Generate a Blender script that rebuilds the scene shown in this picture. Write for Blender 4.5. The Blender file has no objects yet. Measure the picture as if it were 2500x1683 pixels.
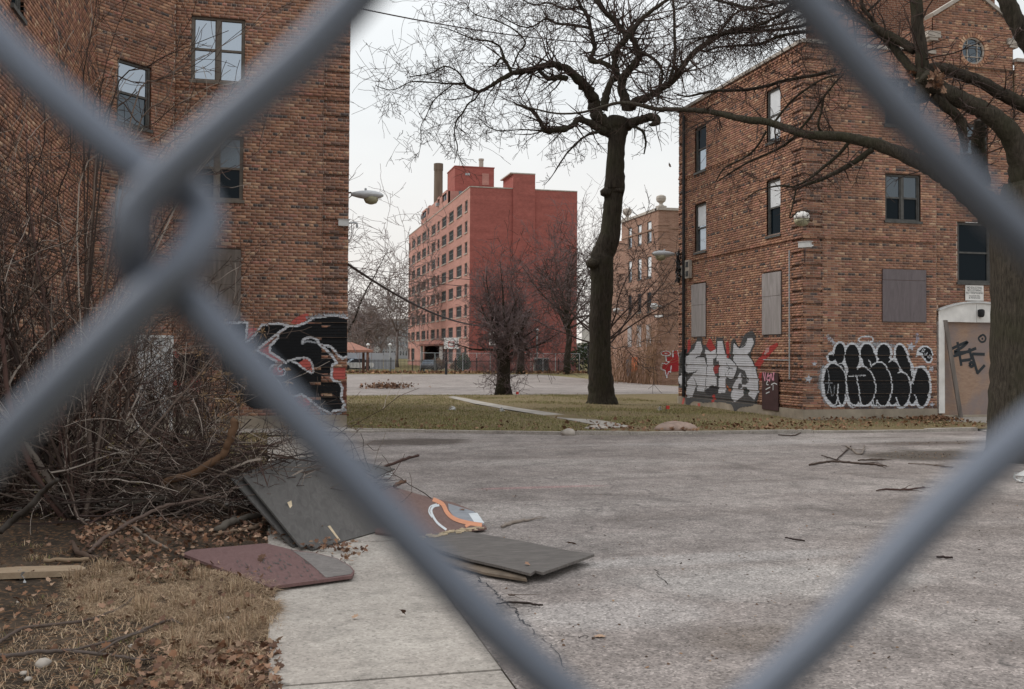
import bpy, bmesh, math, random
import numpy as np
from mathutils import Vector, Matrix

random.seed(11)
rng = np.random.default_rng(11)
sc = bpy.context.scene
COL = sc.collection

# ------------------------------------------------------------------ camera
H = 1.9                       # eye height
FPX = 2400.0                  # focal length in pixels of a 2500 px wide frame
YAW, PITCH, ROLL = math.radians(13.98), math.radians(1.4), math.radians(0.34)
SHY = -42.0
_f = Vector((math.sin(YAW)*math.cos(PITCH), math.cos(YAW)*math.cos(PITCH), math.sin(PITCH)))
_r0 = Vector((math.cos(YAW), -math.sin(YAW), 0))
_u0 = _r0.cross(_f)
_r = _r0*math.cos(ROLL) + _u0*math.sin(ROLL)
_u = _u0*math.cos(ROLL) - _r0*math.sin(ROLL)
EYE = Vector((0, 0, H))
cam = bpy.data.cameras.new('camera')
camo = bpy.data.objects.new('camera', cam)
COL.objects.link(camo)
M = Matrix((( _r.x, _u.x, -_f.x, 0), (_r.y, _u.y, -_f.y, 0), (_r.z, _u.z, -_f.z, H), (0, 0, 0, 1)))
camo.matrix_world = M
cam.sensor_width = 36
cam.lens = 36*FPX/2500
cam.shift_y = SHY/2500
cam.clip_start = 0.01
cam.clip_end = 1500
cam.dof.use_dof = True
cam.dof.focus_distance = 21.0
cam.dof.aperture_fstop = 14.5
cam.dof.aperture_blades = 0
sc.camera = camo

# ------------------------------------------------------------------ light
SUN_EL, SUN_AZ = math.radians(42), math.radians(-62)     # azimuth measured from +Y towards +X
world = bpy.data.worlds.new('World')
sc.world = world
world.use_nodes = True
wn, wl = world.node_tree.nodes, world.node_tree.links
wn.clear()
wo = wn.new('ShaderNodeOutputWorld')
bg = wn.new('ShaderNodeBackground')
sky = wn.new('ShaderNodeTexSky')
sky.sky_type = 'NISHITA'
sky.sun_disc = False
sky.sun_elevation = SUN_EL
sky.sun_rotation = SUN_AZ
sky.dust_density = 6.0
hs = wn.new('ShaderNodeHueSaturation')
hs.inputs['Saturation'].default_value = 0.25
tc = wn.new('ShaderNodeTexCoord')
sep = wn.new('ShaderNodeSeparateXYZ')
ramp = wn.new('ShaderNodeValToRGB')       # even overcast: a warm pale horizon, cool white above
e = ramp.color_ramp.elements
e[0].position = 0.0; e[0].color = (0.90, 0.85, 0.79, 1)
e[1].position = 1.0; e[1].color = (1.28, 1.33, 1.38, 1)
x = e.new(0.10); x.color = (0.87, 0.85, 0.82, 1)
x = e.new(0.25); x.color = (0.80, 0.83, 0.845, 1)
x = e.new(0.42); x.color = (0.90, 0.93, 0.95, 1)
nz = wn.new('ShaderNodeTexNoise')
nz.inputs['Scale'].default_value = 2.2
nz.inputs['Detail'].default_value = 4
mp = wn.new('ShaderNodeMapping'); mp.inputs['Scale'].default_value = (1, 1, 2.5)
cl = wn.new('ShaderNodeMapRange'); cl.inputs[1].default_value = .3; cl.inputs[2].default_value = .7
cl.inputs[3].default_value = 9.0; cl.inputs[4].default_value = 10.6
vm = wn.new('ShaderNodeVectorMath'); vm.operation = 'SCALE'
mx = wn.new('ShaderNodeMix'); mx.data_type = 'RGBA'; mx.inputs['Factor'].default_value = 0.93
wl.new(sky.outputs[0], hs.inputs['Color'])
wl.new(tc.outputs['Generated'], sep.inputs[0])
wl.new(sep.outputs['Z'], ramp.inputs[0])
wl.new(tc.outputs['Generated'], mp.inputs[0]); wl.new(mp.outputs[0], nz.inputs['Vector'])
wl.new(nz.outputs[0], cl.inputs[0])
wl.new(ramp.outputs[0], vm.inputs[0]); wl.new(cl.outputs[0], vm.inputs['Scale'])
wl.new(hs.outputs[0], mx.inputs['A']); wl.new(vm.outputs[0], mx.inputs['B'])
wl.new(mx.outputs['Result'], bg.inputs['Color'])
bg.inputs['Strength'].default_value = 0.1
wl.new(bg.outputs[0], wo.inputs['Surface'])

sd = bpy.data.lights.new('sun', 'SUN')
sd.energy = 1.4
sd.angle = math.radians(30)
sd.color = (1.0, 0.95, 0.88)
so = bpy.data.objects.new('sun', sd)
COL.objects.link(so)
_sd = Vector((math.sin(SUN_AZ)*math.cos(SUN_EL), math.cos(SUN_AZ)*math.cos(SUN_EL), math.sin(SUN_EL)))
so.rotation_euler = _sd.to_track_quat('Z', 'Y').to_euler()
so.location = (-10, 0, 40)
sc.view_settings.view_transform = 'Standard'
sc.view_settings.look = 'None'
sc.view_settings.exposure = 0.22
sc.view_settings.gamma = 1.0
sc.view_settings.use_curve_mapping = False
sc.render.engine = 'CYCLES'
sc.cycles.use_denoising = True
sc.cycles.max_bounces = 6
sc.cycles.transparent_max_bounces = 12
sc.cycles.sample_clamp_indirect = 6.0

# ------------------------------------------------------------------ measuring helpers
# a point of the 2500x1683 photograph gives a sight line; meeting it with a wall or the ground
# gives the real position in metres
def ray(sx, sy):
    return _f + _r*((sx-1250)/FPX) + _u*((841.5+SHY-sy)/FPX)
def at_t(sx, sy, t):
    return EYE + ray(sx, sy)*t
def on_y(sx, sy, Y):
    d = ray(sx, sy); return EYE + d*(Y/d.y)
def on_x(sx, sy, X):
    d = ray(sx, sy); return EYE + d*(X/d.x)
def on_plane(sx, sy, p, n):
    d = ray(sx, sy); return EYE + d*((p-EYE).dot(n)/d.dot(n))
def zg(x, y):
    s = min(1.0, max(0.0, (y-33.0)/42.0))
    return -0.62*s*s*(3-2*s)
def on_g(sx, sy, off=0.0):
    z = 0.0
    for _ in range(12):
        d = ray(sx, sy)
        p = EYE + d*((z+off-H)/d.z)
        z = zg(p.x, p.y)
    return p
def proj(P):
    d = P - EYE; w = d.dot(_f)
    return 1250+FPX*d.dot(_r)/w, 841.5+SHY-FPX*d.dot(_u)/w, w
DS = 2500/2329.0
def D(x, y): return x*DS, y*DS                 # 2329-wide readings
def Zf(ox, oy, s):
    return lambda x, y: (ox+x/s, oy+y/s)       # readings in an enlarged window

# ------------------------------------------------------------------ object helpers
def tag(o, label=None, cat=None, group=None, kind=None):
    if label: o['label'] = label
    if cat: o['category'] = cat
    if group: o['group'] = group
    if kind: o['kind'] = kind
    return o
def empty(name, loc=(0, 0, 0), **k):
    o = bpy.data.objects.new(name, None)
    o.empty_display_size = 0.1
    COL.objects.link(o); o.location = loc
    return tag(o, **k)
def link_mesh(name, me, parent=None, **k):
    o = bpy.data.objects.new(name, me)
    COL.objects.link(o)
    if parent is not None:
        o.parent = parent
        o.matrix_parent_inverse = Matrix.Translation(-parent.location)
    return tag(o, **k)

class MB:
    """collects faces in world coordinates; build() links them as one mesh object"""
    def __init__(s): s.v = []; s.f = []; s.c = []; s.cur = None
    def add(s, vs, fs):
        b = len(s.v)
        s.v.extend(vs); s.f.extend([tuple(i+b for i in f) for f in fs])
        if s.cur is not None: s.c.extend([s.cur]*len(vs))
        return b
    def poly(s, pts): s.add([tuple(p) for p in pts], [tuple(range(len(pts)))])
    def box(s, x0, x1, y0, y1, z0, z1):
        s.add([(x0,y0,z0),(x1,y0,z0),(x1,y1,z0),(x0,y1,z0),(x0,y0,z1),(x1,y0,z1),(x1,y1,z1),(x0,y1,z1)],
              [(0,3,2,1),(4,5,6,7),(0,1,5,4),(1,2,6,5),(2,3,7,6),(3,0,4,7)])
    def obox(s, o, a, b, c):
        """box from corner o along edge vectors a, b, c"""
        o, a, b, c = map(Vector, (o, a, b, c))
        P = [o, o+a, o+a+b, o+b, o+c, o+a+c, o+a+b+c, o+b+c]
        fs = [(0,3,2,1),(4,5,6,7),(0,1,5,4),(1,2,6,5),(2,3,7,6),(3,0,4,7)]
        if a.cross(b).dot(c) < 0: fs = [f[::-1] for f in fs]
        s.add([tuple(p) for p in P], fs)
    def tube(s, pts, rad, n=6, cap=True):
        pts = [Vector(p) for p in pts]
        m = len(pts)
        if not hasattr(rad, '__len__'): rad = [rad]*m
        t = (pts[1]-pts[0]).normalized()
        up = Vector((0,0,1)) if abs(t.z) < .9 else Vector((1,0,0))
        a = t.cross(up).normalized()
        vs = []
        for i in range(m):
            if i == 0: t = pts[1]-pts[0]
            elif i == m-1: t = pts[i]-pts[i-1]
            else: t = pts[i+1]-pts[i-1]
            if t.length < 1e-9: t = Vector((0,0,1))
            t = t.normalized()
            a = a - t*a.dot(t)
            if a.length < 1e-6: a = t.orthogonal()
            a = a.normalized(); b = t.cross(a)
            r = rad[i]
            for k in range(n):
                q = 2*math.pi*k/n
                p = pts[i] + a*(r*math.cos(q)) + b*(r*math.sin(q))
                vs.append((p.x, p.y, p.z))
        fs = []
        for i in range(m-1):
            for k in range(n):
                k2 = (k+1) % n
                fs.append((i*n+k, i*n+k2, (i+1)*n+k2, (i+1)*n+k))
        if cap:
            fs.append(tuple(range(n))[::-1]); fs.append(tuple((m-1)*n+k for k in range(n)))
        s.add(vs, fs)
    def lathe(s, c, prof, n=16, axis=Vector((0,0,1))):
        """prof: list of (r, h) along axis from c"""
        c = Vector(c); axis = Vector(axis).normalized()
        a = axis.orthogonal().normalized(); b = axis.cross(a)
        vs = []; fs = []
        for r, h in prof:
            for k in range(n):
                q = 2*math.pi*k/n
                vs.append(tuple(c+axis*h+a*(r*math.cos(q))+b*(r*math.sin(q))))
        for i in range(len(prof)-1):
            for k in range(n):
                k2 = (k+1) % n
                fs.append((i*n+k, i*n+k2, (i+1)*n+k2, (i+1)*n+k))
        fs.append(tuple(range(n))[::-1]); fs.append(tuple((len(prof)-1)*n+k for k in range(n)))
        s.add(vs, fs)
    def mesh(s, name, mat, smooth=False, bevel=None):
        me = bpy.data.meshes.new(name)
        me.from_pydata(s.v, [], s.f)
        if s.c:
            at = me.color_attributes.new('col', 'FLOAT_COLOR', 'POINT')
            a = np.ones((len(s.v), 4), np.float32); a[:, :3] = np.array(s.c, np.float32)[:, :3]
            at.data.foreach_set('color', a.ravel())
        for m in (mat if isinstance(mat, (list, tuple)) else [mat]): me.materials.append(m)
        if smooth: me.shade_smooth()
        me.update()
        return me
    def build(s, name, mat, parent=None, smooth=False, **k):
        return link_mesh(name, s.mesh(name, mat, smooth), parent, **k)

def np_mesh(name, V, F, mat, C=None, smooth=False):
    """V (n,3), F (m,k) fixed-size faces"""
    me = bpy.data.meshes.new(name)
    V = np.asarray(V, np.float32); F = np.asarray(F, np.int32)
    m, k = F.shape
    me.vertices.add(len(V)); me.vertices.foreach_set('co', V.ravel())
    me.loops.add(m*k); me.loops.foreach_set('vertex_index', F.ravel())
    me.polygons.add(m); me.polygons.foreach_set('loop_start', np.arange(0, m*k, k, dtype=np.int32))
    if C is not None:
        at = me.color_attributes.new('col', 'FLOAT_COLOR', 'POINT')
        a = np.ones((len(V), 4), np.float32); a[:, :C.shape[1]] = C
        at.data.foreach_set('color', a.ravel())
    me.materials.append(mat)
    if smooth: me.shade_smooth()
    me.update(calc_edges=True); me.validate()
    return me

# ------------------------------------------------------------------ materials
class NT:
    def __init__(s, name):
        s.m = bpy.data.materials.new(name); s.m.use_nodes = True
        s.t = s.m.node_tree; s.n = s.t.nodes; s.l = s.t.links
        s.b = s.n['Principled BSDF']
        s.b.inputs['Roughness'].default_value = 0.85
        s.b.inputs['Specular IOR Level'].default_value = 0.25
    def new(s, t, **k):
        n = s.n.new(t)
        for a, v in k.items(): setattr(n, a, v)
        return n
    def co(s, kind='Object', scale=(1,1,1)):
        c = s.new('ShaderNodeTexCoord')
        m = s.new('ShaderNodeMapping'); m.inputs['Scale'].default_value = scale
        s.l.new(c.outputs[kind], m.inputs[0]); return m.outputs[0]
    def noise(s, vec, scale, detail=4, rough=.6, dist=0):
        n = s.new('ShaderNodeTexNoise')
        n.inputs['Scale'].default_value = scale; n.inputs['Detail'].default_value = detail
        n.inputs['Roughness'].default_value = rough; n.inputs['Distortion'].default_value = dist
        s.l.new(vec, n.inputs['Vector']); return n.outputs[0]
    def voro(s, vec, scale, feature='F1', out='Distance'):
        n = s.new('ShaderNodeTexVoronoi'); n.feature = feature
        n.inputs['Scale'].default_value = scale
        s.l.new(vec, n.inputs['Vector']); return n.outputs[out]
    def ramp(s, fac, stops):
        r = s.new('ShaderNodeValToRGB'); e = r.color_ramp.elements
        while len(e) < len(stops): e.new(0.5)
        for i, (p, c) in enumerate(stops):
            e[i].position = p; e[i].color = (c[0], c[1], c[2], 1) if hasattr(c, '__len__') else (c, c, c, 1)
        s.l.new(fac, r.inputs[0]); return r.outputs[0]
    def mix(s, a, b, fac, mode='MIX'):
        m = s.new('ShaderNodeMix'); m.data_type = 'RGBA'; m.blend_type = mode
        for v, nm in ((a, 'A'), (b, 'B'), (fac, 'Factor')):
            i = m.inputs[nm]
            if hasattr(v, 'links') or hasattr(v, 'node'): s.l.new(v, i)
            elif nm == 'Factor': i.default_value = v
            else: i.default_value = (v[0], v[1], v[2], 1)
        return m.outputs['Result']
    def math(s, op, a, b=0.0):
        m = s.new('ShaderNodeMath'); m.operation = op
        for k, v in enumerate((a, b)):
            if hasattr(v, 'node'): s.l.new(v, m.inputs[k])
            else: m.inputs[k].default_value = v
        return m.outputs[0]
    def attr(s, name='col'):
        a = s.new('ShaderNodeAttribute'); a.attribute_name = name; return a.outputs['Color']
    def color(s, c): 
        if hasattr(c, 'node'): s.l.new(c, s.b.inputs['Base Color'])
        else: s.b.inputs['Base Color'].default_value = (c[0], c[1], c[2], 1)
    def bump(s, h, strength=.3, dist=.01):
        b = s.new('ShaderNodeBump'); b.inputs['Strength'].default_value = strength; b.inputs['Distance'].default_value = dist
        s.l.new(h, b.inputs['Height']); s.l.new(b.outputs[0], s.b.inputs['Normal'])
    def rough(s, v):
        if hasattr(v, 'node'): s.l.new(v, s.b.inputs['Roughness'])
        else: s.b.inputs['Roughness'].default_value = v

def simple(name, c, var=.25, scale=6, rough=.85, bump=0, metal=0, spec=.25, stretch=(1,1,1)):
    n = NT(name); v = n.co('Object', stretch)
    f = n.noise(v, scale, 5)
    lo = [max(0, q*(1-var)) for q in c]; hi = [q*(1+var) for q in c]
    n.color(n.ramp(f, [(.3, lo), (.7, hi)]))
    n.rough(rough); n.b.inputs['Metallic'].default_value = metal
    n.b.inputs['Specular IOR Level'].default_value = spec
    if bump: n.bump(f, bump, .01)
    return n.m

def brick_attr(name, obj_color=False):
    n = NT(name); v = n.co('Object')
    if obj_color:
        oi = n.new('ShaderNodeObjectInfo'); base = oi.outputs['Color']
        g = n.new('ShaderNodeNewGeometry'); v = g.outputs['Position']
    else: base = n.attr()
    f = n.noise(v, 30, 5, .7); g2 = n.noise(v, .55, 4, .6); g3 = n.noise(v, 4.0, 4, .65)
    c = n.mix(base, (.5,.5,.5), n.ramp(f, [(.3, 0.0), (.75, .14)]))
    c = n.mix(c, n.ramp(g2, [(.3, .70), (.68, 1.15)]), 0.7, 'MULTIPLY')
    c = n.mix(c, n.ramp(g3, [(.28, .62), (.55, 1.05)]), 0.6, 'MULTIPLY')
    mp3 = n.new('ShaderNodeMapping'); mp3.inputs['Scale'].default_value = (2.2, 2.2, .16); n.l.new(v, mp3.inputs[0])
    g4 = n.noise(mp3.outputs[0], 1.5, 5, .65)
    c = n.mix(c, n.ramp(g4, [(.30, .70), (.52, 1.0), (.75, 1.12)]), .7, 'MULTIPLY')
    c = n.mix(c, (.42, .36, .31), n.ramp(g4, [(.66, 0.), (.80, .30)]))
    n.color(c); n.rough(.93); n.b.inputs['Specular IOR Level'].default_value = .12
    n.bump(f, .5, .006)
    return n.m

def brick_far(name, c1, c2, mortar, bw=.22, bh=.072, axis='x', contrast=1.0):
    """brick texture for walls too far for single bricks"""
    n = NT(name)
    tcn = n.new('ShaderNodeTexCoord'); sp = n.new('ShaderNodeSeparateXYZ'); cb = n.new('ShaderNodeCombineXYZ')
    n.l.new(tcn.outputs['Object'], sp.inputs[0])
    sm = n.math('ADD', sp.outputs['X'], sp.outputs['Y'])
    n.l.new(sm, cb.inputs[0]); n.l.new(sp.outputs['Z'], cb.inputs[1])
    b = n.new('ShaderNodeTexBrick')
    b.inputs['Scale'].default_value = 1; b.inputs['Brick Width'].default_value = bw; b.inputs['Row Height'].default_value = bh
    b.inputs['Mortar Size'].default_value = .008; b.inputs['Mortar Smooth'].default_value = .3
    b.inputs['Color1'].default_value = (*c1, 1); b.inputs['Color2'].default_value = (*c2, 1); b.inputs['Mortar'].default_value = (*mortar, 1)
    n.l.new(cb.outputs[0], b.inputs['Vector'])
    v = tcn.outputs['Object']
    mp_ = n.new('ShaderNodeMapping'); mp_.inputs['Scale'].default_value = (.12, .12, .9); n.l.new(v, mp_.inputs[0])
    g = n.noise(mp_.outputs[0], 1.6, 5, .6); g2 = n.noise(v, 2.2, 5, .7)
    c = n.mix(b.outputs[0], n.ramp(g, [(.3, .80), (.7, 1.12)]), .75, 'MULTIPLY')
    c = n.mix(c, n.ramp(g2, [(.3, .82), (.7, 1.12)]), .8, 'MULTIPLY')
    n.color(c); n.rough(.9); n.b.inputs['Specular IOR Level'].default_value = .15
    return n.m

def plywood(name, c1, c2, grain=(1, 1, 14), scale=3, rough=.8, grey=None):
    n = NT(name); v = n.co('Object', grain)
    f = n.noise(v, scale, 6, .65, 1.5); w = n.noise(n.co('Object'), 1.3, 4)
    c = n.ramp(f, [(.3, c1), (.7, c2)])
    if grey: c = n.mix(c, grey, n.ramp(w, [(.4, 0.), (.62, .8)]))
    n.color(c); n.rough(rough); n.bump(f, .3, .004)
    return n.m

MAT = {}
MAT['brick'] = brick_attr('brick_clay')
MAT['brick_obj'] = brick_attr('brick_clay_single', True)
MAT['mortar'] = simple('mortar', (.44, .345, .285), .3, 3, .95)
MAT['concrete_base'] = simple('plinth_concrete', (.30, .255, .20), .3, 2.0, .95, .2)
MAT['stone'] = simple('coping_stone', (.36, .32, .28), .25, 4, .9, .2)
MAT['frame_dark'] = simple('window_frame', (.085, .083, .078), .25, 8, .6)
MAT['frame_brown'] = simple('window_frame_brown', (.14, .12, .10), .25, 8, .6)
MAT['frame_white'] = simple('frame_white', (.55, .55, .54), .1, 5, .6)
MAT['white_paint'] = simple('white_paint', (.68, .66, .63), .14, 3, .6)
MAT['black_metal'] = simple('black_metal', (.02, .02, .022), .3, 8, .5)
MAT['grey_metal'] = simple('grey_metal', (.36, .37, .38), .15, 8, .45, 0, .4)
MAT['lamp_shell'] = simple('lamp_shell', (.50, .51, .52), .1, 8, .45)
MAT['lamp_lens'] = simple('lamp_lens', (.32, .30, .20), .2, 14, .25)
MAT['wire_cable'] = simple('cable', (.05, .035, .035), .1, 8, .7)
MAT['rust'] = simple('rusty_metal', (.10, .055, .035), .5, 12, .9)
def glass(name, base, mirror, rough=.04, blend=.22):
    n = NT(name)
    n.color(base); n.rough(.6); n.b.inputs['Specular IOR Level'].default_value = 0.0
    g = n.new('ShaderNodeBsdfGlossy'); g.inputs['Roughness'].default_value = rough
    g.inputs['Color'].default_value = (.80, .89, 1, 1)
    fr = n.new('ShaderNodeLayerWeight'); fr.inputs['Blend'].default_value = blend
    m = n.new('ShaderNodeMixShader')
    f = n.math('MAXIMUM', fr.outputs['Fresnel'], mirror)
    n.l.new(f, m.inputs[0]); n.l.new(n.b.outputs[0], m.inputs[1]); n.l.new(g.outputs[0], m.inputs[2])
    n.l.new(m.outputs[0], n.n['Material Output'].inputs['Surface'])
    v = n.co('Object'); 
    bp = n.new('ShaderNodeBump'); bp.inputs['Strength'].default_value = .06; bp.inputs['Distance'].default_value = .02
    n.l.new(n.noise(v, 2.0, 2), bp.inputs['Height']); n.l.new(bp.outputs[0], g.inputs['Normal'])
    return n.m
MAT['glass'] = glass('window_glass', (.004, .008, .011), .012, .03, .10)
MAT['glass_dim'] = glass('window_glass_dim', (.02, .03, .035), .10, .06, .12)
MAT['glass_sky'] = glass('window_glass_bright', (.05, .06, .07), .42)
MAT['glass_far'] = glass('window_glass_distant', (.03, .035, .04), .12)
MAT['blind'] = simple('roller_blind', (.62, .64, .66), .08, 3, .7)
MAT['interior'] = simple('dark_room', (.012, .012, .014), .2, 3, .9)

def add_curtain(p): pass
# ================================================================== brickwork
CH, BL, JT = 0.0718, 0.218, 0.0135            # course height, brick pitch, joint
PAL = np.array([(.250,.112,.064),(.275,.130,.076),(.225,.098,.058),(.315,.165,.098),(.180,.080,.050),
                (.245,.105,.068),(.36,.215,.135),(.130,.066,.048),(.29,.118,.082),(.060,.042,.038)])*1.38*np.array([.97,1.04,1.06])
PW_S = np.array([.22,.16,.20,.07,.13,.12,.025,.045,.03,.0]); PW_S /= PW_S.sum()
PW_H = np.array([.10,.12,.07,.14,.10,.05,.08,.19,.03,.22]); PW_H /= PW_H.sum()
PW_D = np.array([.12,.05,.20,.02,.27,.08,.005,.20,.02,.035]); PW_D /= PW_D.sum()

class Wall:
    """one brick face: O lower left corner, U along it, N outward"""
    def __init__(s, O, U, N, width, z0, z1, rects=(), circles=(), top=None, quoin=(0, 0), groove_z=0.0,
                 belts=(), dent=(), phase=0, c0=0):
        s.O, s.U, s.N = Vector(O), Vector(U).normalized(), Vector(N).normalized()
        s.w, s.z0, s.z1, s.rects, s.circles, s.top = width, z0, z1, list(rects), list(circles), top
        s.q, s.gz, s.belts, s.dent, s.phase, s.c0 = quoin, groove_z, set(belts), set(dent), phase, c0
        s.nc = int(round((z1-z0)/CH))
    def P(s, u, z, d=0.0):
        return s.O + s.U*u + s.N*d + Vector((0, 0, z))
    def uz(s, p):
        q = p - s.O; return q.dot(s.U), q.z
    def hit(s, sx, sy):
        return s.uz(on_plane(sx, sy, s.O, s.N))
    def is_recess(s, c):
        return (c+s.c0) % 5 == 0
    def off(s, c, u):
        zc = s.z0+(c+.5)*CH
        if c in s.belts: return .035
        if c in s.dent: return .03 if int(u/(.5*BL)) % 2 else .0
        inq = (u < s.q[0]) or (u > s.w-s.q[1])
        if zc < s.gz: return -.022 if s.is_recess(c) else .012
        if inq: return -.034 if s.is_recess(c) else .014
        return 0.0
    def holes(s, c):
        z = s.z0+(c+.5)*CH
        h = [(a, b) for a, b, q, r in s.rects if q < z < r]
        for uc, zc, R in s.circles:
            d = abs(z-zc)
            if d < R: h.append((uc-math.sqrt(R*R-d*d), uc+math.sqrt(R*R-d*d)))
        lo, hi = 0.0, s.w
        if s.top:                        # sloping top: keep where top(u) > z
            us = [u for u in np.linspace(0, s.w, 121) if s.top(u) > z]
            if not us: return None
            lo, hi = us[0], us[-1]
        return lo, hi, sorted(h)
    def pieces(s, c, step):
        r = s.holes(c)
        if r is None: return []
        lo, hi, hs = r
        out = []; cur = lo
        for a, b in hs:
            if a > cur: out.append((cur, a))
            cur = max(cur, b)
        if cur < hi: out.append((cur, hi))
        return out
    def bricks(s):
        """list of (u0,u1,c,off,colour index,tint)"""
        L = []
        for c in range(s.nc):
            header = (c+s.phase) % 6 == 0
            step = BL/2 if header else BL
            cuts = []
            for a, b in s.pieces(c, step):
                for e in (s.q[0], s.w-s.q[1]):
                    if 0 < e < s.w and a < e < b: cuts.append((a, e-JT*.3)); a = e+JT*.3
                cuts.append((a, b))
            if c in s.dent: step = BL/2
            st = (c % 2)*step/2 - step
            u = st
            while u < s.w:
                for a, b in cuts:
                    p, q = max(u, a), min(u+step-JT, b)
                    if q-p > .035:
                        um = (p+q)/2
                        o = s.off(c, um)
                        inq = (um < s.q[0]) or (um > s.w-s.q[1])
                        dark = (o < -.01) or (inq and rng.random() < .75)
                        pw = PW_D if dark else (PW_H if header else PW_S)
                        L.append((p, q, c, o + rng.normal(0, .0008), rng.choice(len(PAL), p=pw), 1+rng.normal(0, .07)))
                u += step
        return L
    def mortar(s, mb):
        for c in range(s.nc):
            z = s.z0+c*CH
            for a, b in s.pieces(c, BL):
                edges = [a]
                for e in (s.q[0], s.w-s.q[1]):
                    if a < e < b: edges.append(e)
                edges.append(b); edges.sort()
                for p, q in zip(edges[:-1], edges[1:]):
                    o = min(s.off(c, (p+q)/2), .016)-.011
                    mb.add([tuple(s.P(p, z, o)), tuple(s.P(q, z, o)), tuple(s.P(q, z+CH, o)), tuple(s.P(p, z+CH, o))], [(0,1,2,3)])
                    mb.add([tuple(s.P(p, z, -.06)), tuple(s.P(q, z, -.06)), tuple(s.P(q, z+CH, -.06)), tuple(s.P(p, z+CH, -.06))], [(0,1,2,3)])

def lay_bricks(parent, walls, n_single=300):
    """real bricks: the ones that show largest as parts, the others joined"""
    recs = []
    for w in walls:
        for b in w.bricks():
            c = w.P((b[0]+b[1])/2, w.z0+(b[2]+.5)*CH)
            sx, sy, t = proj(c)
            vis = -(c-EYE).normalized().dot(w.N)
            sc_ = (b[1]-b[0])*vis/(t*t) if (-5 < sx < 2505 and -5 < sy < 1688 and t > 0) else 0
            recs.append((sc_, w, b))
    order = sorted(range(len(recs)), key=lambda i: -recs[i][0])
    single = set(i for i in order[:n_single] if recs[i][0] > 0)
    V = []; F = []; C = []; n = 0
    fq = np.array([(0,1,5,4),(1,2,6,5),(2,3,7,6),(3,0,4,7),(4,5,6,7)])
    cache = {}
    for i, (s_, w, (u0, u1, c, o, k, tint)) in enumerate(recs):
        z0 = w.z0+c*CH+JT/2; z1 = z0+CH-JT
        col = PAL[k]*tint
        if i in single:
            L = u1-u0
            key = (round(L, 2), tuple(w.U), tuple(w.N))
            if key not in cache:
                mb = MB(); L2 = key[0]
                mb.obox(w.U*(-L2/2)+w.N*(-.05)+Vector((0,0,-(CH-JT)/2)), w.U*L2, w.N*.05, Vector((0,0,CH-JT)))
                cache[key] = mb.mesh('brick', MAT['brick_obj'])
            ob = link_mesh('brick', cache[key], parent)
            ob.location = w.P((u0+u1)/2, (z0+z1)/2, o)
            ob.color = (col[0], col[1], col[2], 1)
            continue
        P = [w.P(u0,z0,o-.05), w.P(u1,z0,o-.05), w.P(u1,z1,o-.05), w.P(u0,z1,o-.05),
             w.P(u0,z0,o), w.P(u1,z0,o), w.P(u1,z1,o), w.P(u0,z1,o)]
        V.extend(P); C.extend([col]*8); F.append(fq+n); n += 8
    me = np_mesh('brick_courses', np.array([tuple(p) for p in V]), np.concatenate(F), MAT['brick'], np.array(C))
    link_mesh('brick_courses', me, parent, kind='stuff')

def reveal(mb, w, r, depth=.14):
    a, b, z0, z1 = r
    q = lambda u, z, d: tuple(w.P(u, z, d))
    d = -depth
    mb.add([q(a,z0,.0),q(a,z0,d),q(a,z1,d),q(a,z1,.0)], [(0,1,2,3)])
    mb.add([q(b,z0,.0),q(b,z1,.0),q(b,z1,d),q(b,z0,d)], [(0,1,2,3)])
    mb.add([q(a,z1,.0),q(a,z1,d),q(b,z1,d),q(b,z1,.0)], [(0,1,2,3)])
    mb.add([q(a,z0,.0),q(b,z0,.0),q(b,z0,d),q(a,z0,d)], [(0,1,2,3)])

def wbox(mb, w, u0, u1, z0, z1, d0, d1):
    mb.obox(w.P(u0, z0, d0), w.U*(u1-u0), w.N*(d1-d0), Vector((0, 0, z1-z0)))

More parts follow.
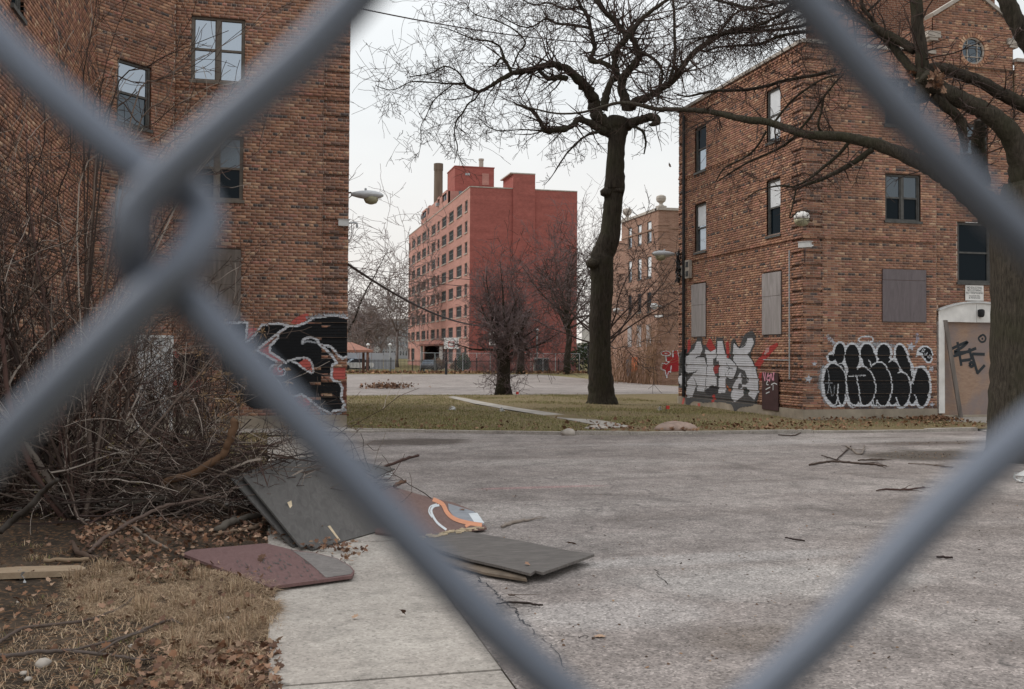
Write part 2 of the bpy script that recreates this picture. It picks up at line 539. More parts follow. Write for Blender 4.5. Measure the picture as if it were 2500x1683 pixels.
def window(parent, w, r, lights=1, mats=('glass', 'glass'), frame='frame_dark', blind=(0, 0), depth=.10, sill=True, fw=.055, name='window'):
    """double hung sash window: frame + meeting rails as 'window', panes as sub-parts; blind = how far each light's blind is drawn"""
    a, b, z0, z1 = r
    mb = MB(); d1 = -depth+.05; d0 = -depth-.03
    wbox(mb, w, a, a+fw, z0, z1, d0, d1); wbox(mb, w, b-fw, b, z0, z1, d0, d1)
    wbox(mb, w, a+fw, b-fw, z1-fw, z1, d0, d1); wbox(mb, w, a+fw, b-fw, z0, z0+fw, d0, d1)
    W = (b-a-2*fw); mul = .09 if lights == 2 else 0
    lw = (W-mul)/lights; zm = (z0+z1)/2
    if lights == 2: wbox(mb, w, a+fw+lw, a+fw+lw+mul, z0+fw, z1-fw, d0, d1+.006)
    cells = []
    for i in range(lights):
        u0 = a+fw+i*(lw+mul); u1 = u0+lw; s = .03
        wbox(mb, w, u0+s, u1-s, zm-.025, zm+.025, d0+.002, d1-.012)
        wbox(mb, w, u0, u0+s, z0+fw, z1-fw, d0+.002, d1-.02); wbox(mb, w, u1-s, u1, z0+fw, z1-fw, d0+.002, d1-.02)
        cells.append((u0+s, u1-s))
    win = mb.build(name, MAT[frame], parent)
    for i, (u0, u1) in enumerate(cells):
        for k, (p, q) in enumerate(((zm+.02, z1-fw), (z0+fw, zm-.02))):
            g = MB(); wbox(g, w, u0, u1, p, q, -depth-.012+.012*(1-k), -depth-.004+.012*(1-k))
            g.build('pane', MAT[mats[k]], win)
        if blind[i] > 0:
            zb = z1-fw-(z1-z0-2*fw)*blind[i]
            g = MB(); wbox(g, w, u0, u1, zb, z1-fw, -depth+.012, -depth+.016)
            g.build('blind', MAT['blind'], win)
    if sill:
        g = MB(); wbox(g, w, a-.04, b+.04, z0-.07, z0-.001, -.09, .045)
        g.build('sill', MAT[frame] if frame != 'frame_white' else MAT['stone'], win)
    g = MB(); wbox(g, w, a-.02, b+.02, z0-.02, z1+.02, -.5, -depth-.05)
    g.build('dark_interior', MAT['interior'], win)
    return win

def panel_wall(mb, w, rects, rev=None, depth=.12):
    """plain wall with window openings and reveals (no single bricks)"""
    us = sorted({0.0, w.w} | {r[0] for r in rects} | {r[1] for r in rects})
    zs = sorted({w.z0, w.z1} | {r[2] for r in rects} | {r[3] for r in rects})
    for u0, u1 in zip(us[:-1], us[1:]):
        for z0, z1 in zip(zs[:-1], zs[1:]):
            um, zm = (u0+u1)/2, (z0+z1)/2
            if any(r[0] < um < r[1] and r[2] < zm < r[3] for r in rects): continue
            mb.add([tuple(w.P(u0,z0)), tuple(w.P(u1,z0)), tuple(w.P(u1,z1)), tuple(w.P(u0,z1))], [(0,1,2,3)])
    for r in rects: reveal(rev or mb, w, r, depth)

def rect_px(w, x0, y0, x1, y1):
    """window rectangle on wall w from two opposite corners in the photograph"""
    (ua, za), (ub, zb) = w.hit(x0, y0), w.hit(x1, y1)
    return (min(ua, ub), max(ua, ub), min(za, zb), max(za, zb))
def snap(r):
    return r

# ---- boarded window: one or two plywood sheets in front of an opening
PLY = {'grey': plywood('plywood_grey', (.20,.18,.175), (.36,.33,.325), (1, 1, .12), 7),
       'purple': plywood('plywood_purple_grey', (.125,.105,.11), (.175,.150,.155), (1, 1, .2), 7),
       'old': plywood('plywood_old', (.10,.085,.075), (.20,.17,.15), (1, 1, .12), 6),
       'door': plywood('plywood_door', (.27,.175,.125), (.37,.255,.185), (1, 1, 3.2), 4, grey=(.23,.19,.185))}
def boarded(parent, w, r, mat, split=None, lip=.0):
    a, b, z0, z1 = r
    zs = [z0, z1] if split is None else [z0, split, z1]
    for k, (p, q) in enumerate(zip(zs[:-1], zs[1:])):
        mb = MB(); wbox(mb, w, a+.004*k, b-.003*k, p+.004, q-.004, .012, .034+.006*k)
        mb.build('plywood_panel', PLY[mat], parent)

def reveals(parent, walls, skip=()):
    for w in walls:
        for r in w.rects:
            if any(r is q for q in skip): continue
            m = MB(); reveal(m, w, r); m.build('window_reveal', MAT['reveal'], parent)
# ================================================================== the two near brick buildings
z1f = Zf(0, 0, 2.588); z2f = Zf(0, 560, 2.588); z4f = Zf(800, 0, 2.588); z5f = Zf(800, 540, 2.588)
z6f = Zf(1600, 0, 2.588); z7f = Zf(1600, 540, 2.588)
PL = 0.34                                      # plinth height

# ---- left building
pB = on_g(846, 1048); YL = pB.y; XB = pB.x
pA = on_y(419, 800, YL); XA = pA.x
c45 = math.sqrt(.5)
_d = ray(224, 800)                             # where the slanted bay meets the side wing
_a = np.array([[_d.x, c45], [_d.y, c45]]); _s = np.linalg.solve(_a, np.array([XA, YL]))[1]
A2 = Vector((XA-c45*_s, YL-c45*_s, 0))
ZT = 11.75
LB = empty('brick_building', (XA, YL, 0), label='brick apartment block with the big black and white graffiti, at the left', cat='building')
front = Wall((XA, YL, 0), (1,0,0), (0,-1,0), XB-XA, PL, ZT, quoin=(0, .62))
wl_top = rect_px(front, 468, 38, 597, 204)
wl_mid = rect_px(front, 465, 328, 593, 490)
wl_brd = rect_px(front, 462, 606, 587, 782)
front.rects = [wl_top, wl_mid, wl_brd]
bz = int((front.hit(800, 232)[1]-PL)/CH)
front.belts = {bz, bz+1}; front.phase = 3
bay = Wall((A2.x, A2.y, 0), (c45, c45, 0), (c45, -c45, 0), _s, PL, ZT)
wb_ = rect_px(bay, 287, 142, 368, 318)
wb_mid = (wb_[0], wb_[1], wb_[2]-2.8, wb_[3]-2.8)
bay.rects = [wb_, wb_mid]; bay.belts = {bz, bz+1}; bay.phase = 3
YW0 = 11.5
wing = Wall((A2.x, YW0, 0), (0,1,0), (1,0,0), A2.y-YW0, PL, ZT)
ww1 = rect_px(wing, 24, 190, 92, 330)
uz1 = wing.hit(216, 0)[0]; 
ww2 = (min(wing.w-.75, uz1-.5), min(wing.w-.2, uz1+.1), wb_[2]+2.8-.1, wb_[3]+2.75)
if ww2[3] > ZT-.3: ww2 = (ww2[0], ww2[1], ww2[2], ZT-.3)
ww1 = (ww1[0], ww1[0]+.75, wb_[2], wb_[3])
wing.rects = [ww1, ww2]; wing.phase = 3
mb = MB()
for w in (front, bay, wing): w.mortar(mb)
mb.build('wall', MAT['mortar'], LB)
lay_bricks(LB, (front, bay, wing))
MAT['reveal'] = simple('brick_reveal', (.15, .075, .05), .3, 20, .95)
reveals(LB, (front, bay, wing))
window(LB, front, wl_top, 2, ('glass_sky', 'glass_sky'), 'frame_brown')
window(LB, front, wl_mid, 2, ('glass_dim', 'glass'), 'frame_brown')
boarded(LB, front, wl_brd, 'old', wl_brd[2]+(wl_brd[3]-wl_brd[2])*.83)
window(LB, bay, wb_, 1, ('glass_sky', 'glass_dim'), 'frame_dark')
window(LB, bay, wb_mid, 1, ('glass_dim', 'glass'), 'frame_dark')
window(LB, wing, ww1, 1, ('glass', 'glass'), 'frame_dark')
window(LB, wing, ww2, 1, ('glass', 'glass'), 'frame_dark')
# plinth, back walls and roof
mb = MB()
wbox(mb, front, 0, front.w, -.3, PL, -.3, .055); wbox(mb, bay, -.02, bay.w+.02, -.3, PL, -.3, .053)
wbox(mb, wing, 0, wing.w, -.3, PL, -.3, .055)
mb.build('plinth', MAT['concrete_base'], LB)
MAT['brick_side'] = brick_far('brick_side', (.22,.10,.062), (.15,.066,.044), (.28,.21,.165))
mb = MB()
prism = [(XB, YL+.02), (XB, YL+11), (A2.x-9, YL+11), (A2.x-9, YW0), (A2.x, YW0)]
def wallq(mb, p, q, z0, z1): mb.poly([(p[0],p[1],z0),(q[0],q[1],z0),(q[0],q[1],z1),(p[0],p[1],z1)])
for p, q in zip(prism[:-1], prism[1:]): wallq(mb, p, q, 0, ZT)
mb.build('back_wall', MAT['brick_side'], LB)
mb = MB(); mb.poly([(x_, y_, ZT-.25) for x_, y_ in prism+[(A2.x, A2.y), (XA, YL)]])
mb.build('roof', MAT['stone'], LB)
mb = MB()
wbox(mb, front, -.1, front.w+.06, ZT, ZT+.12, -.3, .07); wbox(mb, bay, -.02, bay.w, ZT+.001, ZT+.119, -.3, .068); wbox(mb, wing, 0, wing.w, ZT, ZT+.12, -.3, .07)
mb.build('coping', MAT['stone'], LB)
# white side door in the slanted bay
du = bay.w-.5
mb = MB(); wbox(mb, bay, du-.42, du+.42, .05, 2.15, .0, .05); MAT['door_grey'] = simple('door_dirty_white', (.42,.42,.42), .2, 3, .7)
dmain = mb.build('door', MAT['door_grey'], LB)
mb = MB(); wbox(mb, bay, du-.5, du-.425, .05, 2.22, .0, .075); wbox(mb, bay, du+.425, du+.5, .05, 2.22, .0, .075); wbox(mb, bay, du-.424, du+.424, 2.155, 2.22, .0, .075)
mb.build('door_frame', MAT['frame_white'], dmain)
mb = MB(); mb.lathe(bay.P(du+.3, 1.05, .05), [(.02,0),(.02,.03),(.035,.04),(.03,.07)], 10, bay.N); mb.build('handle', MAT['black_metal'], dmain)

# ---- right building
pR = on_g(1961, 1031); XR, YR = pR.x, pR.y
rF0 = Wall((XR, YR, 0), (1,0,0), (0,-1,0), 5, 0, 1)
XG = rF0.hit(2287, 900)[0]+XR                  # where the gabled stair bay starts
pFar = on_x(1657, 860, XR); YF = pFar.y
ZR = front and (on_plane(1961, 104, Vector((XR,YR,0)), Vector((0,-1,0))).z)
RB = empty('brick_building', (XR, YR, 0), label='brick apartment block with silver and black bubble graffiti behind the bare tree at the right', cat='building')
rf = Wall((XR, YR, 0), (1,0,0), (0,-1,0), XG-XR, PL, ZR, quoin=(.60, 0), groove_z=1.95, phase=2)
rl = Wall((XR, YF, 0), (0,-1,0), (-1,0,0), YF-YR, PL, ZR, quoin=(.5, .60), groove_z=1.95, phase=2)
# windows of the front face
r_w2 = rect_px(rf, *z6f(1452, 1098), *z6f(1676, 1402))
r_b1 = rect_px(rf, *z7f(1432, 302), *z7f(1708, 640))
r_w3 = (r_w2[0], r_w2[1], r_w2[2]+2.72, r_w2[3]+2.72)
rf.rects = [r_w2, r_b1, r_w3]
# windows of the left face: near column and far column
def left_rect(xa, xb, ya, yb, fn):
    return rect_px(rl, *fn(xa, ya), *fn(xb, yb))
def lf(xa, xb, xm, yt, yb, fn):
    """edges xa..xb read in window fn; top/bottom measured at xm"""
    ua = rl.hit(*fn(xa, (yt+yb)/2))[0]; ub = rl.hit(*fn(xb, (yt+yb)/2))[0]
    za = rl.hit(*fn(xm, yt))[1]; zb = rl.hit(*fn(xm, yb))[1]
    return (min(ua, ub), max(ua, ub), min(za, zb), max(za, zb))
n3 = lf(703, 790, 746, 560, 893, z6f); n2 = lf(703, 790, 746, 1133, 1487, z6f)
f3 = lf(250, 318, 284, 785, 1082, z6f); f2 = lf(250, 320, 285, 1300, 1733, z6f)
nb = lf(680, 799, 740, 325, 717, z7f); fb = lf(233, 322, 278, 380, 737, z7f)
n3 = (n2[0], n2[1], n3[2], n3[3]); f3 = (f2[0], f2[1], f3[2], f3[3])
f2 = (f2[0], f2[1], n2[2], n2[3]); f3 = (f3[0], f3[1], n3[2], n3[3]); fb = (fb[0], fb[1], nb[2], nb[3])
rl.rects = [n3, n2, f3, f2, nb, fb]
bl1 = int((rl.hit(*z7f(930, 95))[1]-PL)/CH)
bl2 = int((rl.hit(*z6f(790, 890))[1]-PL)/CH)
btop = int((rl.hit(*z6f(930, 310))[1]-PL)/CH)
for w in (rf, rl):
    w.belts = {bl1, bl2+1, btop+1}; w.dent = {bl2, btop} if w is rl else set()
    if w is rf: w.belts = {bl1}
# gabled stair bay
GW = 2*(rF0.hit(*z6f(2025, 320))[0]+XR-XG); GY = YR+.10
gc = GW/2
zcirc = on_plane(*z6f(2025, 322), Vector((0,GY,0)), Vector((0,-1,0))).z
zsh = on_plane(*z6f(1705, 100), Vector((0,GY,0)), Vector((0,-1,0))).z
zap = zsh+gc*.62
ga = Wall((XG, GY, 0), (1,0,0), (0,-1,0), GW, 0, zap, circles=[(gc, zcirc, .47)], phase=2,
          top=lambda u: zsh+(gc-abs(u-gc))*.62)
dT = ga.hit(*z7f(1990, 640))[1]; dB = .12
dL = ga.hit(*z7f(1818, 900))[0]; dRt = GW-dL
g_door = (dL-.15, GW-dL+.15, 0, ga.hit(*z7f(2000, 520))[1]-.06)
g_w = rect_px(ga, *z7f(1908, 15), *z7f(2090, 398)); g_w = (g_w[0], GW-g_w[0], g_w[2]+.03, g_w[3])
g_w = (g_w[0], g_w[1], g_w[2], g_w[2]+1.75)
g_w2 = (g_w[0]+.1, g_w[1]-.1, g_w[2]+2.9, min(g_w[3]+2.9, zcirc-1.0))
ga.rects = [g_door, g_w, g_w2]
# brick wall right of the bay
rr = Wall((XG+GW, YR+.001, 0), (1,0,0), (0,-1,0), 6.0, PL, ZR, phase=2, groove_z=1.95)
mb = MB()
for w in (rf, rl, ga, rr): w.mortar(mb)
mb.build('wall', MAT['mortar'], RB)
lay_bricks(RB, (rf, rl, ga, rr))
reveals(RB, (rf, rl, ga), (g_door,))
window(RB, rf, r_w2, 2, ('glass_dim', 'glass'), 'frame_dark')
window(RB, rf, r_w3, 2, ('glass', 'glass'), 'frame_dark')
boarded(RB, rf, (r_b1[0], r_b1[1], r_b1[2], r_b1[3]), 'purple', r_b1[3]-.31)
window(RB, rl, n3, 1, ('glass_sky', 'glass_sky'), 'frame_dark', blind=(.95,))
window(RB, rl, n2, 1, ('glass_sky', 'glass'), 'frame_dark', blind=(.5,))
window(RB, rl, f3, 1, ('glass', 'glass_sky'), 'frame_dark', blind=(0,))
window(RB, rl, f2, 1, ('glass_sky', 'glass_sky'), 'frame_dark', blind=(.45,))
boarded(RB, rl, (nb[0], nb[1], nb[2], nb[3]), 'grey', nb[2]+(nb[3]-nb[2])*.62)
boarded(RB, rl, fb, 'grey', fb[2]+(fb[3]-fb[2])*.6)
window(RB, ga, g_w, 1, ('glass', 'glass'), 'frame_dark', fw=.07)
window(RB, ga, g_w2, 1, ('glass_dim', 'glass'), 'frame_dark', fw=.07)
# round window with its ring of single bricks
ctr = ga.P(gc, zcirc, 0)
def disc_ring(mb, w, c, r0, r1, d0, d1, n=40):
    vs = []; fs = []
    up = Vector((0,0,1))
    for k in range(n):
        q = 2*math.pi*k/n; e = w.U*math.cos(q)+up*math.sin(q)
        vs += [tuple(c+e*r0+w.N*d0), tuple(c+e*r1+w.N*d0), tuple(c+e*r1+w.N*d1), tuple(c+e*r0+w.N*d1)]
    for k in range(n):
        a, b = 4*k, 4*((k+1) % n)
        fs += [(a+3,a+2,b+2,b+3), (a,b,b+1,a+1), (a,a+3,b+3,b), (a+1,b+1,b+2,a+2)]
    mb.add(vs, fs)
mb = MB(); disc_ring(mb, ga, ctr, .35, .395, -.10, -.03)
up = Vector((0,0,1))
for sgn in (-1, 1):
    wbox(mb, ga, gc+sgn*.17-.012, gc+sgn*.17+.012, zcirc-.31, zcirc+.31, -.085, -.05)
    wbox(mb, ga, gc-.31, gc+.31, zcirc+sgn*.17-.012, zcirc+sgn*.17+.012, -.084, -.051)
rw = mb.build('round_window', MAT['stone'], RB)
mb = MB(); vs = [tuple(ctr+ga.U*(.37*math.cos(q))+up*(.37*math.sin(q))+ga.N*-.075) for q in np.linspace(0, 2*math.pi, 33)[:-1]]
mb.poly(vs); mb.build('pane', MAT['glass_dim'], rw)
mb = MB(); vs = [tuple(ctr+ga.U*(.6*math.cos(q))+up*(.6*math.sin(q))+ga.N*-.07) for q in np.linspace(0, 2*math.pi, 33)[:-1]]
mb.poly([tuple(Vector(v)-ga.N*.03) for v in vs]); mb.build('dark_interior', MAT['interior'], rw)
ring_me = {}
for k in range(32):
    q = 2*math.pi*k/32
    e = ga.U*math.cos(q)+up*math.sin(q); tdir = -ga.U*math.sin(q)+up*math.cos(q)
    if not ring_me:
        mb = MB(); mb.obox(Vector((-.06,-.02,-.034)), Vector((.12,0,0)), Vector((0,.10,0)), Vector((0,0,.068)))
        ring_me['m'] = mb.mesh('brick', MAT['brick_obj'])
    b = link_mesh('brick', ring_me['m'], rw)
    R3 = Matrix((( e.x, -ga.N.x, tdir.x), (e.y, -ga.N.y, tdir.y), (e.z, -ga.N.z, tdir.z)))
    b.matrix_local = Matrix.Translation(ctr+e*.455) @ R3.to_4x4()
    b.color = (*[float(v) for v in PAL[rng.choice([0,1,3,6,4])]*1.15], 1)
# gable copings and kneelers, small parapet coping, plinth
mb = MB()
sl = Vector((gc, 0, gc*.62)).normalized()
for sgn in (-1, 1):
    base = ga.P(gc, zap, 0)
    dirv = Vector((sgn*sl.x, 0, -sl.z))
    nrm = Vector((sgn*sl.z, 0, sl.x))
    L = math.hypot(gc, gc*.62)
    for k in range(4):
        mb.obox(base+dirv*(L*k/4+.004)+Vector((0,-.06,0)), dirv*(L/4-.008), nrm*.10, Vector((0,.42,0)))
mb.build('gable_coping', MAT['stone'], RB)
for uu in (0, GW):
    mb = MB(); wbox(mb, ga, uu-.22, uu+.22, zsh-.62, zsh-.44, -.2, .07); wbox(mb, ga, uu-.14, uu+.14, zsh-.70, zsh-.621, -.2, .05)
    mb.build('kneeler_stone', MAT['stone'], RB)
mb = MB()
wbox(mb, rf, -.05, rf.w-.01, ZR, ZR+.10, -.32, .06); wbox(mb, rl, 0, rl.w-.06, ZR+.001, ZR+.099, -.32, .07)
wbox(mb, rr, .01, rr.w, ZR, ZR+.10, -.32, .06)
mb.build('coping', MAT['stone'], RB)
mb = MB()
wbox(mb, rf, 0, rf.w-.01, -.3, PL, -.3, .04); wbox(mb, rl, -.02, rl.w+.038, -.3, PL-.002, -.3, .042)
wbox(mb, rr, .01, rr.w, -.3, PL, -.3, .04)
mb.build('plinth', MAT['concrete_base'], RB)
# body behind: roof, gable side walls, higher rear wall
mb = MB()
wallq(mb, (XR, YF), (XR+12, YF), 0, ZR)
wallq(mb, (XG, GY), (XG, GY+6), ZR-.6, zsh); wallq(mb, (XG+GW, GY+6), (XG+GW, GY), ZR-.6, zsh)
wallq(mb, (XG-.6, YR+3.2), (XG+GW+2, YR+3.2), ZR-.6, zap+1.3)
wallq(mb, (XG-.6, YR+6), (XG-.6, YR+3.2), ZR-.6, zap+1.3)
mb.build('back_wall', MAT['brick_side'], RB)
mb = MB(); mb.poly([(XR, YR, ZR-.25), (XR+12, YR, ZR-.25), (XR+12, YF, ZR-.25), (XR, YF, ZR-.25)])
mb.build('roof', MAT['stone'], RB)

# ---- doorway of the stair bay: white surround with a low arch, boarded with plywood
archT = ga.hit(*z7f(1990, 518))[1]; sprT = ga.hit(*z7f(1782, 568))[1]
jo, ji = ga.hit(*z7f(1779, 900))[0], ga.hit(*z7f(1816, 900))[0]
mb = MB()
wbox(mb, ga, jo, ji, .2, dT, -.10, .085); wbox(mb, ga, GW-ji, GW-jo, .2, dT, -.10, .085)
ds = mb.build('door_surround', MAT['white_paint'], RB)
mb = MB(); N = 15
us = np.linspace(jo, GW-jo, N)
tp = [sprT+(archT-sprT)*(1-((u-gc)/(gc-jo))**2) for u in us]
vs = []; fs = []
for u, t_ in zip(us, tp):
    vs += [tuple(ga.P(u, dT+.001, -.1)), tuple(ga.P(u, t_, -.1)), tuple(ga.P(u, t_, .08)), tuple(ga.P(u, dT+.001, .08))]
for k in range(N-1):
    a, b = 4*k, 4*k+4
    fs += [(a+3,b+3,b+2,a+2), (a+2,b+2,b+1,a+1), (a,b,b+3,a+3)]
mb.add(vs, fs); mb.build('arch_panel', MAT['white_paint'], ds)
mb = MB(); vs = []; fs = []
for u, t_ in zip(us, tp):
    vs += [tuple(ga.P(u, t_+.002, -.02)), tuple(ga.P(u, t_+.05, -.02)), tuple(ga.P(u, t_+.05, .13)), tuple(ga.P(u, t_+.002, .13))]
for k in range(N-1):
    a, b = 4*k, 4*k+4
    fs += [(a+3,b+3,b+2,a+2), (a+2,b+2,b+1,a+1), (a,b,b+3,a+3)]
fs += [(0,3,2,1), (4*N-4, 4*N-3, 4*N-2, 4*N-1)]
mb.add(vs, fs); mb.build('arch_moulding', MAT['frame_white'], ds)
mb = MB(); wbox(mb, ga, gc-.012, gc-.006, dT, archT-.02, .079, .083); mb.build('panel_seam', MAT['frame_dark'], ds)
mb = MB(); wbox(mb, ga, ji+.002, GW-ji-.002, .14, dT-.002, -.07, -.05)
dply = mb.build('plywood_door_panel', PLY['door'], RB)
mb = MB(); wbox(mb, ga, jo-.1, GW-jo+.1, -.2, .14, -.2, .14); mb.build('door_step', MAT['concrete_base'], RB)
mb = MB()
mb.lathe(ga.P(gc+.10, ga.hit(*z7f(2012, 582))[1]-.10, .14), [(.05,-.02),(.085,.02),(.095,.12),(.09,.18),(.05,.21)], 12)
mb.lathe(ga.P(gc+.10, ga.hit(*z7f(2012, 582))[1]+.03, .07), [(.05,0),(.05,.10)], 10, ga.N)
dlamp = mb.build('door_lamp', MAT['black_metal'], None, label='small dark jar lamp above the boarded doorway', cat='wall lamp')
# a loose board leaning in the doorway
mb = MB(); p0 = ga.P(ji+.32, .02, .30); p1 = ga.P(ji-.04, dT+.05, .10)
mb.obox(p0, (p1-p0), Vector((.13,0,0)), Vector((0,.035,.0)))
mb.build('leaning_board', PLY['old'], None, label='weathered grey board leaning across the boarded doorway', cat='board')

# ---- sign over the door
sg = rect_px(ga, *z7f(1953, 406), *z7f(2095, 505)); sg = (sg[0], sg[0]+.62, sg[2], sg[3])
mb = MB(); wbox(mb, ga, sg[0], sg[1], sg[2], sg[3], .03, .036)
sign = mb.build('notice_sign', MAT['white_paint'], None, label='white no soliciting, no loitering, no trespassing sign above the doorway', cat='sign')
MAT['ink'] = simple('sign_ink', (.03, .035, .04), .1, 5, .7)
def text_mesh(name, txt, w, u, z, size, mat, d, parent, width=None):
    cu = bpy.data.curves.new(name, 'FONT'); cu.body = txt; cu.size = size; cu.align_x = 'CENTER'; cu.align_y = 'CENTER'; cu.extrude = .001
    to = bpy.data.objects.new('t', cu); COL.objects.link(to)
    dg = bpy.context.evaluated_depsgraph_get(); dg.update()
    me = bpy.data.meshes.new_from_object(to.evaluated_get(dg)); bpy.data.objects.remove(to)
    me.materials.clear(); me.materials.append(mat)
    o = bpy.data.objects.new(name, me); COL.objects.link(o)
    xs = [v.co.x for v in me.vertices]; k = (width/(max(xs)-min(xs))) if width else 1
    R3 = Matrix(((w.U.x*k, 0, w.N.x), (w.U.y*k, 0, w.N.y), (0, 1, w.N.z)))
    o.parent = parent; o.matrix_parent_inverse = Matrix.Translation(-parent.location)
    o.matrix_local = Matrix.Translation(w.P(u, z, d)) @ R3.to_4x4()
    return o
sh = sg[3]-sg[2]; su = (sg[0]+sg[1])/2
for k, (t_, hh, zz, ww_) in enumerate((('NO SOLICITING', .085, .84, .50), ('NO LOITERING', .085, .67, .47), ('NO TRESPASSING', .085, .50, .56),
                             ('VIOLATORS WILL', .06, .30, .38), ('BE PROSECUTED', .06, .17, .38))):
    text_mesh('lettering', t_, ga, su, sg[2]+sh*zz, hh, MAT['ink'], .0375, sign, ww_)
# ================================================================== far buildings
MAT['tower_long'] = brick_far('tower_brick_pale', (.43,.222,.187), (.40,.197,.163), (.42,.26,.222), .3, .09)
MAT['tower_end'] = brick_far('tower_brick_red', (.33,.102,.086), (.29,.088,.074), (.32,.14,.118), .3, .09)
tz1 = Zf(980, 390, 5.1756); tz2 = Zf(980, 670, 5.1756)
T0 = at_t(1146.2, 700, 128.0); XT, YT = T0.x, T0.y
ZG = -.66
TW = empty('red_tower', (XT, YT, ZG), label='tall red brick apartment tower with a grid of windows in the distance', cat='building')
YT2 = on_x(997.4, 700, XT).y
XT2 = on_y(1408.5, 700, YT).x
zt = on_y(1146.2, 457, YT).z
tl = Wall((XT, YT2, 0), (0,-1,0), (-1,0,0), YT2-YT, ZG, zt)
tf = Wall((XT, YT, 0), (1,0,0), (0,-1,0), XT2-XT, ZG, zt)
def tx(x): return tl.hit(*tz1(x, 1000))[0]
colsx = [(92,108,0),(135,177,1),(197,243,1),(262,312,1),(330,352,0),(380,430,1),(455,481,0),(510,568,1),(600,658,1),(698,764,1),(800,833,0)]
cols = [(tx(a), tx(b), k) for a, b, k in colsx]
cols[0] = (.15, .15+2.0, 0)
ztops = [tl.hit(*tz1(818, y))[1] for y in (518, 780, 1042, 1305)] 
step = (ztops[0]-ztops[3])/3
wh = 1.50
rects = []
for r in range(7):
    zt_ = ztops[0]-r*step
    for a, b, k in cols: rects.append((a, b, zt_-wh, zt_, k, r))
zg_ = ztops[0]-7*step-.15
gr = [(a, b, ZG+.9, zg_, k, 7) for a, b, k in cols if (tx(590) < a or a < tx(185))]
portal = (tx(300), tx(560), ZG, zg_+.35)
allr = [q[:4] for q in rects]+[q[:4] for q in gr]
mb = MB()
panel_wall(mb, tl, allr+[portal], depth=.22)
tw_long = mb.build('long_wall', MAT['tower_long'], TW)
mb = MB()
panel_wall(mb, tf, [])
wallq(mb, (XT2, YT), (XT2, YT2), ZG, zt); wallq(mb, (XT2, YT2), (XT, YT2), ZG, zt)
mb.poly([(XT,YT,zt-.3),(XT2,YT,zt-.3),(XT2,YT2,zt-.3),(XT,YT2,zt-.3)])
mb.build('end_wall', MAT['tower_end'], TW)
MAT['portal'] = simple('tower_entrance', (.20, .085, .065), .3, 1.5, .9)
mb = MB(); wbox(mb, tl, portal[0], portal[1], portal[2], portal[3], -3.0, -2.9)
mb.obox(tl.P(portal[0], portal[3], .0), tl.U*(portal[1]-portal[0]), tl.N*.9, Vector((0,0,.28)))
pr = mb.build('entrance', MAT['portal'], TW)
for uu in (portal[0]+1.0, portal[0]+2.6):
    mb = MB(); wbox(mb, tl, uu, uu+1.1, ZG, ZG+2.2, -2.88, -2.8); mb.build('door', MAT['black_metal'], pr)
for uu in (portal[0]+.3, portal[1]-.6):
    mb = MB(); wbox(mb, tl, uu, uu+.4, ZG, portal[3], .3, .7); mb.build('column', MAT['frame_white'], pr)
cacheW = {}
MAT['tower_frame'] = simple('tower_window_frame', (.16, .155, .15), .15, 6, .6)
for (a, b, z0, z1, k, r) in rects+gr:
    key = (round(b-a, 1), round(z1-z0, 2))
    if key not in cacheW:
        L, h = b-a, z1-z0
        m1 = MB()
        d0, d1 = -.16, -.09
        W0 = Wall((0,0,0), tl.U, tl.N, 1, 0, 1)
        n = 4 if k else 2
        for i in range(n+1):
            wd = .12 if i in (0, n) else .07
            u = min(max(L*i/n-wd/2, 0), L-wd)
            wbox(m1, W0, u, u+wd, 0, h, d0, d1)
        wbox(m1, W0, .12, L-.12, h-.09, h-.001, d0+.002, d1-.002); wbox(m1, W0, .12, L-.12, 0.001, .09, d0+.002, d1-.002)
        wbox(m1, W0, .12, L-.12, h*.62, h*.62+.06, d0+.004, d1-.004)
        m2 = MB(); wbox(m2, W0, .02, L-.02, .02, h-.02, -.20, -.17)
        m3 = MB(); wbox(m3, W0, -.1, L+.1, -.16, -.005, -.1, .10)
        cacheW[key] = (m1.mesh('window', MAT['tower_frame']), m2.mesh('pane', MAT['glass_far']), m3.mesh('sill', MAT['stone']))
    fm, pm, sm = cacheW[key]
    wo_ = link_mesh('window', fm, TW); wo_.location = tl.P(a, z0)
    for nm, m in (('pane', pm), ('sill', sm)):
        c = bpy.data.objects.new(nm, m); COL.objects.link(c); c.parent = wo_
# parapet trim, penthouse floor, lift block, pilaster stack and chimney
mb = MB(); wbox(mb, tl, 0, tl.w, zt, zt+.14, -.4, .06); wbox(mb, tf, .07, tf.w, zt+.001, zt+.139, -.4, .06)
mb.build('parapet_coping', MAT['stone'], TW)
mb = MB()
ph0 = tl.hit(*tz1(250, 750))[0]; ph1 = tl.hit(*tz1(590, 450))[0]
zph = tl.hit(*tz1(590, 395))[1]
pr_ = [(tl.hit(*tz1(a, 700))[0], tl.hit(*tz1(b, 700))[0]) for a, b in ((262,312),(330,352),(455,481),(512,568))]
phw = Wall(tl.O+tl.N*.004, tl.U, tl.N, tl.w, zt+.2, zph)
for u0, u1 in zip([ph0]+[p[1] for p in pr_], [p[0] for p in pr_]+[ph1]):
    wbox(mb, phw, u0, u1, zt+.2, zph, -.3, .0)
for u0, u1 in pr_:
    wbox(mb, phw, u0, u1, zt+.2, zt+1.0, -.3, .0); wbox(mb, phw, u0, u1, zt+2.4, zph, -.3, 0)
wallq(mb, (XT, YT2-ph1), (XT+6, YT2-ph1), zt, zph); wallq(mb, (XT, YT2-ph0), (XT+6, YT2-ph0), zt, zph)
mb.poly([(XT,YT2-ph1,zph),(XT+6,YT2-ph1,zph),(XT+6,YT2-ph0,zph),(XT,YT2-ph0,zph)])
